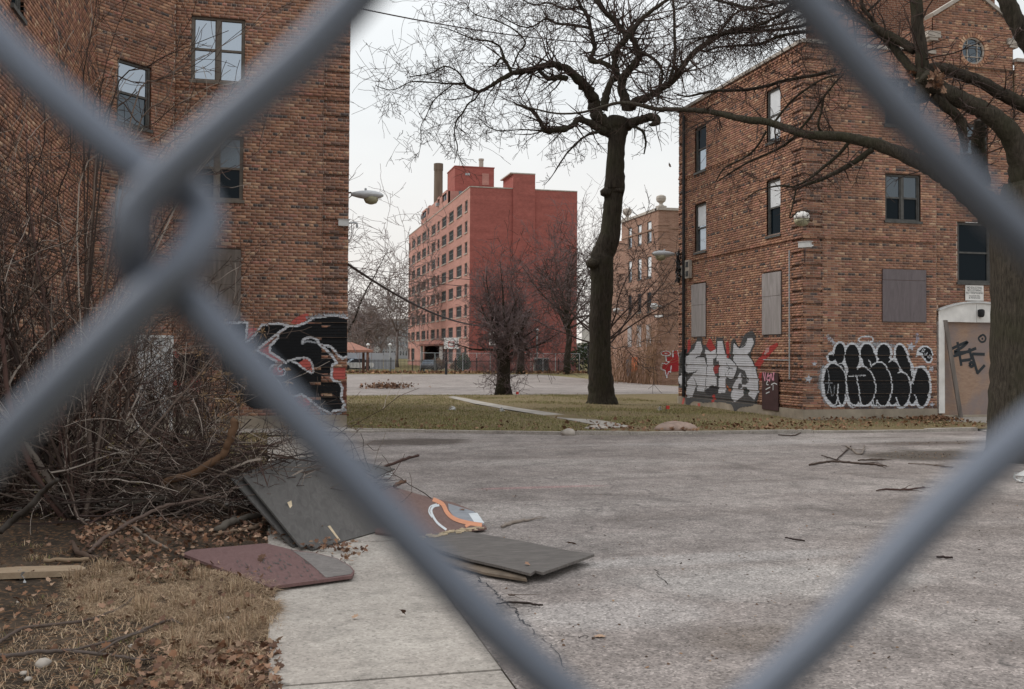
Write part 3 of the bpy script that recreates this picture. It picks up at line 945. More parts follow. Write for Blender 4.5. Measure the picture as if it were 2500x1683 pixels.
ph = mb.build('penthouse_wall', MAT['tower_long'], TW)
for u0, u1 in pr_:
    g = MB(); wbox(g, phw, u0+.02, u1-.02, zt+1.0, zt+2.4, -.22, -.18); g.build('pane', MAT['glass_far'], ph)
    g = MB(); wbox(g, phw, (u0+u1)/2-.05, (u0+u1)/2+.05, zt+1.0, zt+2.4, -.17, -.1); g.build('mullion', MAT['tower_frame'], ph)
for i in (0, 2):
    g = MB(); u0 = pr_[i][0]+.3; wbox(g, phw, u0, u0+.7, zt+1.0, zt+1.5, -.1, .35); g.build('air_conditioner', MAT['grey_metal'], ph)
g = MB(); wbox(g, Wall((XT, YT2-ph1-.02, 0), (1,0,0), (0,-1,0), 6, 0, 1), 1.6, 4.6, zt+.3, zt+2.1, 0, .03); g.build('pane', MAT['glass_far'], ph)
Yl = YT2-ph1+1.0
lb0 = on_y(*tz1(675, 300), Yl).x; lb1 = on_y(*tz1(1170, 300), Yl).x; zl = on_y(*tz1(675, 88), Yl).z
yl2 = on_x(*tz1(582, 250), lb0).y
mb = MB(); mb.box(lb0, lb1, Yl, min(yl2, Yl+9), zt-.2, zl); mb.box(lb0-.08, lb1+.08, Yl-.08, min(yl2, Yl+9)+.05, zl+.001, zl+.16)
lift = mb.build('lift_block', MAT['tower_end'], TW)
g = MB(); q0 = on_y(*tz1(1020, 175), Yl); q1 = on_y(*tz1(1105, 325), Yl); g.box(q0.x, q1.x, Yl-.06, Yl-.01, q1.z, q0.z); g.build('door', MAT['tower_long'], lift)
g = MB(); q0 = on_y(*tz1(805, 170), Yl); q1 = on_y(*tz1(865, 200), Yl); g.box(q0.x, q1.x, Yl-.06, Yl-.01, q1.z, q0.z); g.build('vent', MAT['grey_metal'], lift)
g = MB(); q0 = on_y(*tz1(1008, 90), Yl+1); g.lathe((q0.x, Yl+1, zl), [(.35,0),(.35,1.3),(.42,1.3),(.42,1.55)], 10); g.build('vent_pipe', MAT['stone'], lift)
Yp = YT-.25
p0 = on_y(*tz1(1412, 500), Yp).x; p1 = on_y(*tz1(1690, 500), Yp).x; zp = on_y(*tz1(1420, 178), Yp).z
mb = MB(); mb.box(p0, p1, Yp, YT+5.5, ZG, zp)
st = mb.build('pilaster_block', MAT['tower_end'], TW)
g = MB(); g.box(p0-.4, p1+.02, Yp-.03, YT+5.6, zp+.001, zp+.15); g.build('coping', MAT['stone'], st)
Yc = tl.O.y-tl.hit(*tz1(470, 450))[0]
cc = on_x(*tz1(467, 300), XT+2.5); zc_ = cc.z+ (on_x(*tz1(467, 55), XT+2.5).z-cc.z)
mb = MB(); mb.lathe((cc.x, cc.y, zt-.2), [(.78, 0), (.74, zc_-zt-1.0), (.80, zc_-zt-.95), (.80, zc_-zt+.2)], 14)
MAT['stack'] = simple('chimney_sooty', (.15,.115,.09), .5, .6, .9, 0, 0, .2, (1,1,.15))
mb.build('chimney_stack', MAT['stack'], TW)

# ---- third brick building down the yard, same kind as the right one
MAT['mid_brick'] = brick_far('brick_tan', (.30,.175,.125), (.225,.118,.082), (.31,.24,.20), .30, .085)
MAT['mid_base'] = brick_far('brick_tan_base', (.29,.175,.12), (.24,.14,.10), (.27,.20,.16))
m0 = at_t(1607.5, 700, 76.5); XM, YM = m0.x, m0.y
YM2 = on_x(1517.5, 700, XM).y
mz3 = Zf(1500, 470, 3.135)
zm = on_y(*mz3(337, 135), YM).z
MBd = empty('brick_building', (XM, YM, ZG), label='tan brick apartment block with urn finials, in the gap right of the big tree', cat='building')
ml = Wall((XM, YM2, 0), (0,-1,0), (-1,0,0), YM2-YM, ZG, zm)
mf = Wall((XM, YM, 0), (1,0,0), (0,-1,0), 9, ZG, zm)
def mr(xa, xb, xm, yt, yb):
    ua = ml.hit(*mz3(xa, 500))[0]; ub = ml.hit(*mz3(xb, 500))[0]
    return (min(ua, ub), max(ua, ub), ml.hit(*mz3(xm, yb))[1], ml.hit(*mz3(xm, yt))[1])
mcols = [(107,133), (178,207), (250,283)]
rows = [mr(250,283,266,222,382), mr(250,283,266,490,655), mr(250,283,266,765,915), mr(243,283,262,1012,1183)]
mrects = []; mboards = []
for xa, xb in mcols:
    ua, ub = ml.hit(*mz3(xa, 500))[0], ml.hit(*mz3(xb, 500))[0]
    for k in range(3): mrects.append((ua, ub, rows[k][2], rows[k][3], k))
    mboards.append((ua-.05, ub+.05, rows[3][2], rows[3][3]))
mb = MB(); panel_wall(mb, ml, [r[:4] for r in mrects], depth=.15); panel_wall(mb, mf, [])
mb.build('wall', MAT['mid_brick'], MBd)
for r in mrects:
    k = r[4]
    window(MBd, ml, r[:4], 1, (('glass_sky', 'glass_sky') if k < 2 else ('glass', 'glass')), 'frame_dark',
           blind=(((.55, .95)[int(rng.random() < .4)] if k < 2 else 0),), fw=.06)
for r in mboards: boarded(MBd, ml, r, 'grey')
mb = MB()
for w in (ml, mf):
    for yy in (270, 480, 700, 925):
        zz = mf.hit(*mz3(340, yy))[1]
        if yy in (700, 925, 270): wbox(mb, w, 0, w.w-.001 if w is ml else w.w, zz-.06, zz+.06, -.1, .05 if w is ml else .052)
zb = mf.hit(*mz3(340, 1270))[1]
for k in range(5):
    for w in (ml, mf): wbox(mb, w, 0, w.w, zb-k*.42-.05, zb-k*.42, -.1, .03 if w is ml else .032)
mb.build('belt_course', MAT['mid_base'], MBd)
mb = MB()
nq = 26
for k in range(nq):
    z = ZG+.3+k*(zm-ZG-1)/nq
    wbox(mb, mf, -.04, .9, z, z+.30, -.1, .045); wbox(mb, ml, ml.w-.9, ml.w, z, z+.30, -.1, .043)
mb.build('quoins', MAT['mid_brick'], MBd)
mb = MB(); wbox(mb, mf, -.1, 9, zm, zm+.2, -.5, .12); wbox(mb, ml, 0, ml.w-.2, zm+.001, zm+.199, -.5, .1)
mb.poly([(XM, YM, zm-.2), (XM+9, YM, zm-.2), (XM+9, YM2, zm-.2), (XM, YM2, zm-.2)])
mb.build('coping', MAT['stone'], MBd)
for (yy, s) in ((YM+.35, 1), (YM2-.4, 1)):
    mb = MB(); b = Vector((XM+.35, yy, zm+.2))
    mb.lathe(b, [(.44,0),(.44,.15),(.26,.18),(.13,.32),(.16,.4),(.35,.55),(.40,.75),(.37,.92),(.25,1.0),(.06,1.06)], 14)
    mb.build('urn_finial', MAT['stone'], MBd)
# recessed rear wing of that block
mb = MB()
wallq(mb, (XM+.9, YM2+9), (XM+.9, YM2), ZG, zm-1.2); wallq(mb, (XM+.9, YM2+.001), (XM+3, YM2+.001), ZG, zm-1.2)
mb.build('rear_wing_wall', MAT['mid_brick'], MBd)
mb = MB(); wallq(mb, (XM+9, YM), (XM+9, YM2), ZG, zm); wallq(mb, (XM+9, YM2), (XM, YM2), ZG, zm); mb.build('back_wall', MAT['mid_brick'], MBd)
# ground floor: narrow boarded door on the long side
dz = Zf(1400, 700, 6.03)
ua, za = ml.hit(*dz(790, 1070)); ub, zb2 = ml.hit(*dz(850, 1325))
mb = MB(); wbox(mb, ml, min(ua,ub), max(ua,ub), zb2, za, .035, .08); mb.build('boarded_door', PLY['purple'], MBd)
# ================================================================== ground
def ellipse(n, c, rx, ry, soft=.5, wob=.6):
    """mask of an irregular patch on the ground centred at c (metres)"""
    t = n.new('ShaderNodeTexCoord'); sp = n.new('ShaderNodeSeparateXYZ'); n.l.new(t.outputs['Object'], sp.inputs[0])
    f = n.noise(t.outputs['Object'], 1.7, 4)
    dx = n.math('DIVIDE', n.math('SUBTRACT', sp.outputs['X'], c[0]), rx)
    dy = n.math('DIVIDE', n.math('SUBTRACT', sp.outputs['Y'], c[1]), ry)
    r = n.math('SQRT', n.math('ADD', n.math('MULTIPLY', dx, dx), n.math('MULTIPLY', dy, dy)))
    r = n.math('ADD', r, n.math('MULTIPLY', n.math('SUBTRACT', f, .5), wob*2))
    return n.ramp(n.math('SUBTRACT', 1.5, r), [(.5-soft/2, 0.), (.5+soft/2, 1.)])

def asphalt(name, tone=1.0, stains=True, speck=1.0):
    n = NT(name); v = n.co('Object')
    st = n.co('Object', (.35, 1.3, 1))
    big = n.noise(st, .55, 5, .6, .4); mid = n.noise(v, 1.1, 5, .6, .6); fine = n.noise(v, 9, 4, .7)
    agg = n.voro(v, 62, out='Color'); sepc = n.new('ShaderNodeSeparateColor'); n.l.new(agg, sepc.inputs[0])
    base = n.ramp(big, [(.30, [.212*tone,.180*tone,.163*tone]), (.48, [.280*tone,.243*tone,.224*tone]), (.68, [.345*tone,.308*tone,.284*tone])])
    base = n.mix(base, n.ramp(mid, [(.32, .62), (.5, 1.0), (.7, 1.25)]), .75, 'MULTIPLY')
    base = n.mix(base, n.ramp(fine, [(.3, .72), (.7, 1.2)]), .8, 'MULTIPLY')
    # worn light cracks
    ck = n.new('ShaderNodeTexVoronoi'); ck.feature = 'DISTANCE_TO_EDGE'; ck.inputs['Scale'].default_value = .22
    wv = n.mix((0,0,0), (0,0,0), .5)
    nn = n.new('ShaderNodeTexNoise'); nn.inputs['Scale'].default_value = 1.5; nn.inputs['Detail'].default_value = 5; n.l.new(v, nn.inputs['Vector'])
    vm_ = n.new('ShaderNodeVectorMath'); vm_.operation = 'ADD'; n.l.new(v, vm_.inputs[0])
    sc_ = n.new('ShaderNodeVectorMath'); sc_.operation = 'SCALE'; sc_.inputs['Scale'].default_value = .9
    n.l.new(nn.outputs['Color'], sc_.inputs[0]); n.l.new(sc_.outputs[0], vm_.inputs[1]); n.l.new(vm_.outputs[0], ck.inputs['Vector'])
    base = n.mix(base, (.10,.09,.085), n.math('MULTIPLY', n.ramp(ck.outputs['Distance'], [(.0, 1.), (.006, 0.)]), n.ramp(mid, [(.45, 0.), (.6, .8)])))
    if stains:
        for (sx, sy, wx, wy, col, a) in ((1015, 1079, 1.15, .75, (.085,.066,.055), .85), (2290, 1112, 1.6, .9, (.07,.055,.042), .8),
                                         (2300, 1080, 1.5, .6, (.08,.06,.05), .7), (2200, 1071, 1.5, .4, (.11,.085,.07), .6),
                                         (1900, 1420, 1.3, .5, (.43,.40,.375), .5), (1500, 1500, .7, .4, (.43,.40,.38), .4),
                                         (1860, 1560, .45, .35, (.16,.13,.11), .6), (1320, 1190, .9, .10, (.42,.20,.20), .35),
                                         (1700, 1365, 1.5, .22, (.43,.40,.38), .4), (2150, 1075, 6.0, .5, (.42,.39,.37), .4)):
            p = on_g(sx, sy)
            base = n.mix(base, col, n.math('MULTIPLY', ellipse(n, p, wx, wy), a))
    pt2 = n.noise(v, 3.2, 6, .7, .4)
    base = n.mix(base, n.ramp(pt2, [(.32, .78), (.5, 1.0), (.68, 1.16)]), .8, 'MULTIPLY')
    base = n.mix(base, n.ramp(sepc.outputs[0], [(.0, .30), (.30, .78), (.6, 1.05), (.90, 1.25), (1., 1.9)]), .66*speck, 'MULTIPLY')
    n.color(base); n.rough(.92); n.b.inputs['Specular IOR Level'].default_value = .2
    n.bump(sepc.outputs[0], .35, .004)
    return n.m

MAT['asphalt'] = asphalt('worn_asphalt', .93)
MAT['court'] = asphalt('court_asphalt', .86, False, .6)
def dirt(name, dark, light, leaf=(.16,.09,.05)):
    n = NT(name); v = n.co('Object')
    a = n.noise(v, 1.2, 5, .65); b = n.noise(v, 14, 5, .7); c = n.voro(v, 40, out='Color')
    s_ = n.new('ShaderNodeSeparateColor'); n.l.new(c, s_.inputs[0])
    col = n.mix(dark, light, n.ramp(a, [(.38, 0.), (.62, 1.)]))
    col = n.mix(col, n.ramp(b, [(.3, .5), (.7, 1.4)]), .8, 'MULTIPLY')
    col = n.mix(col, leaf, n.ramp(s_.outputs[0], [(.80, 0.), (.86, .75)]))
    n.color(col); n.rough(.97); n.b.inputs['Specular IOR Level'].default_value = .1
    n.bump(b, .6, .03)
    return n.m
MAT['soil'] = dirt('soil', (.038,.029,.022), (.075,.055,.040))
MAT['lawn'] = dirt('lawn_soil', (.19,.145,.085), (.155,.128,.066), (.18,.125,.07))
MAT['ground'] = dirt('far_ground', (.20,.165,.08), (.17,.15,.07), (.2,.15,.09))
def slab_mat():
    n = NT('sidewalk_concrete'); v = n.co('Object'); g = n.new('ShaderNodeNewGeometry'); v = g.outputs['Position']
    a = n.noise(v, .9, 5, .6, .5); b = n.noise(v, 22, 5, .75); s_ = n.new('ShaderNodeMapping'); s_.inputs['Scale'].default_value = (1, 6, 1); n.l.new(v, s_.inputs[0])
    st = n.noise(s_.outputs[0], 1.6, 5, .7)
    oi = n.new('ShaderNodeObjectInfo')
    c = n.ramp(a, [(.3, (.33,.292,.258)), (.7, (.44,.40,.355))])
    c = n.mix(c, n.ramp(b, [(.3, .72), (.7, 1.15)]), .7, 'MULTIPLY')
    c = n.mix(c, n.ramp(st, [(.3, .92), (.7, 1.05)]), .6, 'MULTIPLY')
    sp_ = n.voro(v, 60, out='Color'); sq_ = n.new('ShaderNodeSeparateColor'); n.l.new(sp_, sq_.inputs[0])
    c = n.mix(c, n.ramp(sq_.outputs[0], [(0, .62), (.2, .92), (.8, 1.05), (1, 1.25)]), .8, 'MULTIPLY')
    pt = n.noise(v, 2.6, 5, .7, .3)
    c = n.mix(c, n.ramp(pt, [(.34, .70), (.5, 1.0), (.7, 1.08)]), .75, 'MULTIPLY')
    c = n.mix(c, n.ramp(oi.outputs['Random'], [(0, .90), (1, 1.08)]), .8, 'MULTIPLY')
    n.color(c); n.rough(.92); n.bump(b, .25, .004)
    return n.m
MAT['slab'] = slab_mat()
MAT['path'] = simple('path_concrete', (.33, .30, .265), .3, 2.2, .95, .2)

def sheet(name, xy, ns, nt, mat, z, kind='structure', label=None):
    """ground sheet: xy(s,t) in [0,1]^2 -> (x,y); z(x,y) height"""
    V = []; F = []
    for j in range(nt+1):
        for i in range(ns+1):
            x_, y_ = xy(i/ns, j/nt); V.append((x_, y_, z(x_, y_)))
    for j in range(nt):
        for i in range(ns):
            a = j*(ns+1)+i; F.append((a, a+1, a+ns+2, a+ns+1))
    me = np_mesh(name, V, F, mat, smooth=True)
    return link_mesh(name, me, None, kind=kind)
lerp = lambda a, b, t: a+(b-a)*t
# base sheet to the horizon
ys_ = [-60, 0, 20, 33, 38, 44, 50, 56, 62, 68, 75, 110, 200, 700]
V = []; F = []
xs_ = [-500, -60, -20, 0, 20, 40, 80, 500]
for y_ in ys_:
    for x_ in xs_: V.append((x_, y_, zg(x_, y_)-.06))
for j in range(len(ys_)-1):
    for i in range(len(xs_)-1):
        a = j*len(xs_)+i; F.append((a, a+1, a+len(xs_)+1, a+len(xs_)))
link_mesh('ground', np_mesh('ground', V, F, MAT['ground']), None, kind='structure')

SWX0, SWX1 = .02, 1.42*H/1.95
kpts = [on_g(*D(760, 981)), on_g(*D(1000, 985)), on_g(*D(1250, 989)), on_g(*D(1420, 990)), on_g(*D(1700, 987)), on_g(*D(1950, 985)), on_g(*D(2110, 983)), on_g(*D(2240, 980))]
KX = [p.x for p in kpts]; KY = [p.y for p in kpts]
def kerb_y(x):
    return float(np.interp(x, KX, KY))
sheet('asphalt_lot', lambda s, t: (lerp(SWX1+.003, 45, s), lerp(-12, kerb_y(lerp(SWX1, 45, s)), t)), 60, 30, MAT['asphalt'], lambda x, y: 0.0)
# far paved court
cy0 = on_g(1200, 966).y; cy1 = on_g(1150, 914.5).y
sheet('basketball_court', lambda s, t: (lerp(-45, 29, s), lerp(cy0+.6*math.sin(s*9), cy1, t)), 20, 30, MAT['court'], lambda x, y: zg(x, y)+.004)
sheet('court_edge_walk', lambda s, t: (lerp(XB+.5, 29, s), lerp(cy0-1.0, cy0-.1, t)), 20, 3, MAT['path'], lambda x, y: zg(x, y)+.012)
# lawn between the buildings
def lawn_z(x, y): return zg(x, y)+.02+.025*math.sin(x*1.3+y*.7)*math.sin(y*.9)+(.04 if y > 24 else .02)
sheet('lawn', lambda s, t: (lerp(XB-.1, XR+6, s), lerp(kerb_y(lerp(XB, XR+6, s))+.14, cy0-1.0, t)), 40, 40, MAT['lawn'], lawn_z)
# soil bed at the left
def soil_z(x, y): return .0+.035*math.sin(x*2.1+1)*math.sin(y*1.7)+.015*math.sin(x*7)*math.sin(y*5+1)+.02*min(1, max(0, -x))
sheet('soil_bed', lambda s, t: (lerp(-25, SWX0-.003, s), lerp(-6, 12.4, t)), 90, 70, MAT['soil'], soil_z)
wy0 = 12.4
sheet('lawn_behind_shrub', lambda s, t: (lerp(-25, SWX0-.003, s), lerp(13.6, YL-.9, t)), 50, 30, MAT['lawn'], lambda x, y: .02+.02*math.sin(x*2)*math.sin(y))
# cross walk behind the shrub and the walk along the left block
def slab_row(name, x0, x1, y0, y1, step, along='x', z=.03, dz=.012):
    root = MB()
    if along == 'x': root.box(x0, x1, y0+.03, y1-.03, -.12, z-.02)
    else: root.box(x0+.03, x1-.03, y0, y1, -.12, z-.02)
    ro = root.build(name, MAT['soil'], None, kind='structure')
    a, b = (x0, x1) if along == 'x' else (y0, y1)
    cache = None; k = a
    while k < b-1e-3:
        if cache is None:
            L, W = (step, y1-y0) if along == 'x' else (x1-x0, step)
            bm = MB(); g = .010; r = .012
            P0 = [(g, g), (L-g, g), (L-g, W-g), (g, W-g)]; P1 = [(g+r, g+r), (L-g-r, g+r), (L-g-r, W-g-r), (g+r, W-g-r)]
            vs = [(p[0], p[1], -.08) for p in P0]+[(p[0], p[1], -r*.6) for p in P0]+[(p[0], p[1], 0) for p in P1]
            fs = [(i, (i+1) % 4, 4+(i+1) % 4, 4+i) for i in range(4)]+[(4+i, 4+(i+1) % 4, 8+(i+1) % 4, 8+i) for i in range(4)]+[(8, 9, 10, 11)]
            bm.add(vs, fs); cache = bm.mesh('slab', MAT['slab'])
        o = link_mesh('slab', cache, ro)
        o.location = (k, y0, z) if along == 'x' else (x0, k, z)
        o.location.z += random.uniform(-.004, .004); o.rotation_euler = (random.uniform(-.003, .003), random.uniform(-.003, .003), 0)
        k += step
    return ro
yj = on_g(655, 1522).y; stepS = yj-on_g(655, 1682).y
slab_row('sidewalk', SWX0, SWX1, yj-stepS*4, yj+stepS*(int((YL-1.1-yj)/stepS)), stepS, 'y', .015)
slab_row('cross_walk', SWX0-stepS*9, SWX0-.002, 12.42, 13.58, stepS, 'x', .014)
slab_row('building_walk', XA-5*1.4, XB+1.4, YL-1.05, YL-.06, 1.4, 'x', .05)
# kerb strip along the far side of the lot, in lengths
ks = MB(); ks.add([(KX[0], KY[0]+.05, -.05), (KX[-1], KY[-1]+.05, -.05), (KX[-1], KY[-1]+.1, -.05)], [(0,1,2)])
kr = ks.build('kerb', MAT['soil'], None, kind='structure')
kx = XB+.2
while kx < KX[-1]-1.2:
    L = 1.5; y0, y1 = kerb_y(kx), kerb_y(kx+L)
    m = MB(); hh = .07+random.uniform(-.02, .015)
    m.obox((kx+.006, y0-.02, -.05), (L-.012, y1-y0, 0), (0, .16, 0), (0, 0, .05+hh))
    m.build('kerb_stone', MAT['slab'], kr); kx += L
# the worn diagonal path over the lawn
pa = [on_g(*D(*p)) for p in ((1390, 980), (1330, 968), (1235, 950), (1150, 936), (1075, 922), (1015, 907))]
pb = [on_g(*D(*p)) for p in ((1440, 978), (1400, 968), (1280, 948), (1185, 934), (1100, 919), (1030, 905))]
def path_xy(s, t):
    k = t*(len(pa)-1); i = min(int(k), len(pa)-2); q = k-i
    A = pa[i].lerp(pa[i+1], q); B = pb[i].lerp(pb[i+1], q); p = A.lerp(B, s); return p.x, p.y
sheet('worn_path', path_xy, 3, 24, MAT['path'], lambda x, y: zg(x, y)+.07)
# concrete walk up to the boarded door
sheet('door_walk', lambda s, t: (lerp(lerp(XG-1.6, XG-.1, t), XG+GW+1.5, s), lerp(kerb_y(XG)-.6, GY-.15, t)), 8, 6, MAT['slab'], lambda x, y: .012+.08*max(0, (y-kerb_y(XG))/(GY-kerb_y(XG))))

# ================================================================== grass and leaves
def blades(name, pts, hgt, cols, width=.005, lean=.6, z=None, seg=2, kind='stuff', lo=0.0):
    """numpy grass: every blade a bent strip of two quads folded into triangles"""
    n = len(pts)
    h = hgt*(.5+rng.random(n)*.9); a = rng.random(n)*2*np.pi; ln = lo+(lean-lo)*rng.random(n)
    ci = rng.integers(0, len(cols), n); C0 = np.array(cols)[ci]*(.75+.5*rng.random((n, 1)))
    dx, dy = np.cos(a), np.sin(a); w = width*(.6+.8*rng.random(n))
    px, py = -dy*w/2, dx*w/2
    B = np.array(pts)
    V = np.zeros((n, 5, 3)); 
    V[:, 0] = B+np.stack([px, py, np.zeros(n)], 1); V[:, 1] = B-np.stack([px, py, np.zeros(n)], 1)
    m = B+np.stack([dx*ln*h*.35, dy*ln*h*.35, h*.6*(1-.3*ln)], 1)
    V[:, 2] = m-np.stack([px, py, np.zeros(n)], 1)*.7; V[:, 3] = m+np.stack([px, py, np.zeros(n)], 1)*.7
    V[:, 4] = B+np.stack([dx*ln*h, dy*ln*h, h*(1-.55*ln)], 1)
    base = np.arange(n)[:, None]*5
    F = np.concatenate([base+np.array([[0,1,2]]), base+np.array([[0,2,3]]), base+np.array([[3,2,4]])])
    C = np.repeat(C0, 5, axis=0)
    me = np_mesh(name, V.reshape(-1, 3), F, MAT['blade'], C)
    return link_mesh(name, me, None, kind=kind)
def attr_mat(name, rough=.9, spec=.15, trans=0):
    n = NT(name); n.color(n.attr()); n.rough(rough); n.b.inputs['Specular IOR Level'].default_value = spec
    return n.m
MAT['blade'] = attr_mat('grass_blade'); MAT['leaf'] = attr_mat('dry_leaf', .85)
STRAW = [(.40,.285,.185), (.33,.225,.14), (.26,.17,.11), (.48,.36,.245), (.18,.12,.08), (.27,.20,.12)]
GREEN = [(.27,.235,.115), (.215,.205,.085), (.18,.18,.068), (.34,.275,.15), (.30,.225,.12), (.15,.16,.058)]
def dens(x, y, s=1.0):
    from mathutils import noise
    return noise.noise(Vector((x*s, y*s, 3.3)))
def in_poly(x, y, P):
    c = False; j = len(P)-1
    for i in range(len(P)):
        if (P[i][1] > y) != (P[j][1] > y) and x < (P[j][0]-P[i][0])*(y-P[i][1])/(P[j][1]-P[i][1])+P[i][0]: c = not c
        j = i
    return c
gp = [on_g(*D(*p)) for p in ((150, 1330), (250, 1290), (420, 1290), (560, 1330), (622, 1340), (640, 1440), (622, 1500), (605, 1600), (330, 1620), (390, 1500), (330, 1440), (180, 1400))]
GP = [(p.x, p.y) for p in gp]
gx0, gx1 = min(p[0] for p in GP), max(p[0] for p in GP); gy0, gy1 = min(p[1] for p in GP), max(p[1] for p in GP)
pts = []; tuft = []
while len(pts) < 75000:
    x_, y_ = random.uniform(gx0, gx1+.1), random.uniform(gy0, gy1)
    inside = in_poly(x_, y_, GP)
    if (inside and random.random() < .5+1.3*dens(x_, y_, 3.2)+.5*dens(x_, y_, 9)) or (not inside and random.random() < .03 and x_ < SWX0+.05):
        pts.append((x_, y_, soil_z(min(x_, 0), y_)-.005))
blades('dry_grass', pts, .075, STRAW, .0042, 1.80, lo=.75)
# sparse tufts on the bare soil
pts = []
for _ in range(260):
    x_, y_ = random.uniform(-5.5, -.1), random.uniform(4.5, 12)
    r_ = random.uniform(.03, .14)
    for _ in range(random.randint(8, 60)):
        a = random.random()*6.28; q = r_*math.sqrt(random.random())
        pts.append((x_+q*math.cos(a), y_+q*math.sin(a), soil_z(x_, y_)-.005))
blades('grass_tufts', pts, .06, STRAW[1:]+GREEN[2:3], .005, 1.2)
# lawn blades
pts = []
while len(pts) < 70000:
    x_ = random.uniform(XB, XR+5.5); y_ = random.uniform(21.8, cy0-1)
    if y_ < kerb_y(x_)+.1: continue
    if x_ > XR-.1 and y_ > YR-.05: continue
    if y_ > 30 and random.random() < .5: continue
    d_ = dens(x_, y_, .45)
    if x_ > 7.8 and d_ < 0.12 and random.random() < .72: continue
    if random.random() < .62+.7*d_: pts.append((x_, y_, lawn_z(x_, y_)-.01))
P_ = np.array(pts); ptmp = [p for p in pts if not any(abs(p[0]-q[0]) < .45 and abs(p[1]-q[1]) < 1.0 for q in [path_xy(.5, t/24) for t in range(25)])]
blades('lawn_grass', ptmp, .065, GREEN, .012, 1.2)
pts = []
for _ in range(9000):
    x_, y_ = random.uniform(-9, 0), random.uniform(13.6, YL-1)
    pts.append((x_, y_, .02))
blades('grass_behind_shrub', pts, .10, STRAW+GREEN, .012, 1.2)

LEAFC = [(.19,.105,.068), (.25,.15,.10), (.14,.078,.054), (.33,.22,.15), (.10,.06,.043), (.21,.11,.065)]
def leaf_shape():
    r = [(0,-.5),(.10,-.32),(.42,-.36),(.30,-.10),(.50,.10),(.24,.14),(.20,.34),(0,.52),(-.20,.34),(-.24,.14),(-.50,.10),(-.30,-.10),(-.42,-.36),(-.10,-.32)]
    return r
LS = np.array(leaf_shape())
def leaves_np(name, pts, size, cols=LEAFC, kind='stuff', tilt=.5, parent=None):
    n = len(pts); m = len(LS)
    V = np.zeros((n, m+1, 3)); C = np.zeros((n, m+1, 3))
    for i, p in enumerate(pts):
        s_ = size*random.uniform(.5, 1.2); cur = random.uniform(-.9, .9); cu2 = random.uniform(-.4, .9)
        Q = np.zeros((m+1, 3)); Q[:m, :2] = LS*s_*(1, random.uniform(.8, 1.15))
        Q[:, 2] = (np.abs(Q[:, 0])**1.3*cur+(Q[:, 1]**2/s_)*cu2)
        R = Matrix.Rotation(random.random()*6.28, 3, 'Z') @ Matrix.Rotation(random.gauss(0, tilt), 3, 'X') @ Matrix.Rotation(random.gauss(0, tilt), 3, 'Y')
        Q = Q @ np.array(R).T; Q[:, 2] -= min(0, Q[:, 2].min()+.004)
        V[i] = Q+np.array(p); C[i] = np.array(random.choice(cols))*random.uniform(.6, 1.25)
    base = np.arange(n)[:, None]*(m+1)
    F = np.concatenate([base+np.array([[m, k, (k+1) % m]]) for k in range(m)])
    me = np_mesh(name, V.reshape(-1, 3), F, MAT['leaf'], C.reshape(-1, 3))
    return link_mesh(name, me, parent, kind=kind)
pts = []
lp = [on_g(*D(*p)) for p in ((200, 1190), (640, 1180), (760, 1240), (850, 1260), (800, 1290), (640, 1240), (420, 1260), (440, 1330), (300, 1320), (180, 1250))]
LP_ = [(p.x, p.y) for p in lp]
while len(pts) < 1500:
    x_, y_ = random.uniform(min(p[0] for p in LP_), max(p[0] for p in LP_)), random.uniform(min(p[1] for p in LP_), max(p[1] for p in LP_))
    if in_poly(x_, y_, LP_): pts.append((x_, y_, max(.015, soil_z(min(0, x_), y_))+random.uniform(0, .07)))
for _ in range(3000):       # drifted leaves on the grass edge and soil
    x_, y_ = random.uniform(-5, .06), random.uniform(4.6, 12.2)
    if random.random() < .4: x_, y_ = .10-abs(random.gauss(0, .45)), random.uniform(4.8, 6.6)
    if y_ > 9 and x_ > -1: continue
    if x_ < -1.8 and random.random() < .6: continue
    pts.append((x_, y_, soil_z(min(0, x_), y_)+random.uniform(.0, .05)))
leaves_np('leaf_litter', pts, .055)
pts = []
for _ in range(1500):
    x_ = random.uniform(XB+.2, XG) if random.random() < .4 else random.uniform(7.5, XG); y_ = kerb_y(x_)+abs(random.gauss(.2, 1.6))
    if x_ > XR-.2: y_ = random.uniform(kerb_y(x_)+.1, YR-.08) if random.random() < .8 else YR-.15
    if random.random() < .35: x_ = XG-abs(random.gauss(0, .5)); y_ = GY-.3-abs(random.gauss(0, .35))
    pts.append((x_, y_, .07+random.uniform(0, .03)))
leaves_np('lawn_leaves', pts, .10, [(.22,.125,.07),(.28,.17,.10),(.17,.09,.055)])
# small dark chips and twig crumbs over the lot
pts = []
for _ in range(420):
    t_ = random.random(); sx, sy = random.uniform(1150, 2500), 1075+560*random.random()**1.6
    p = on_g(sx, sy); 
    if p.x > SWX1: pts.append((p.x, p.y, .002))
for (sx, sy, w_, h_, n_) in ((2285, 1112, 1.3, .55, 260), (2290, 1081, 1.2, .3, 120)):
    p = on_g(sx, sy)
    for _ in range(n_): pts.append((p.x+random.gauss(0, w_*.5), p.y+random.gauss(0, h_*.6), .002))
leaves_np('leaf_crumbs', pts, .026, [(.12,.07,.045),(.08,.055,.04),(.20,.12,.07),(.30,.20,.12)], tilt=.25)

# taller tussocks in the dry grass
pts = []
for _ in range(46):
    x_, y_ = random.uniform(gx0, gx1), random.uniform(gy0, gy1)
    if not in_poly(x_, y_, GP): continue
    for _k in range(150):
        a = random.random()*6.28; q = .09*math.sqrt(random.random())
        pts.append((x_+q*math.cos(a), y_+q*math.sin(a), soil_z(min(0, x_), y_)-.005))
blades('grass_tussocks', pts, .13, STRAW, .0042, 1.5)
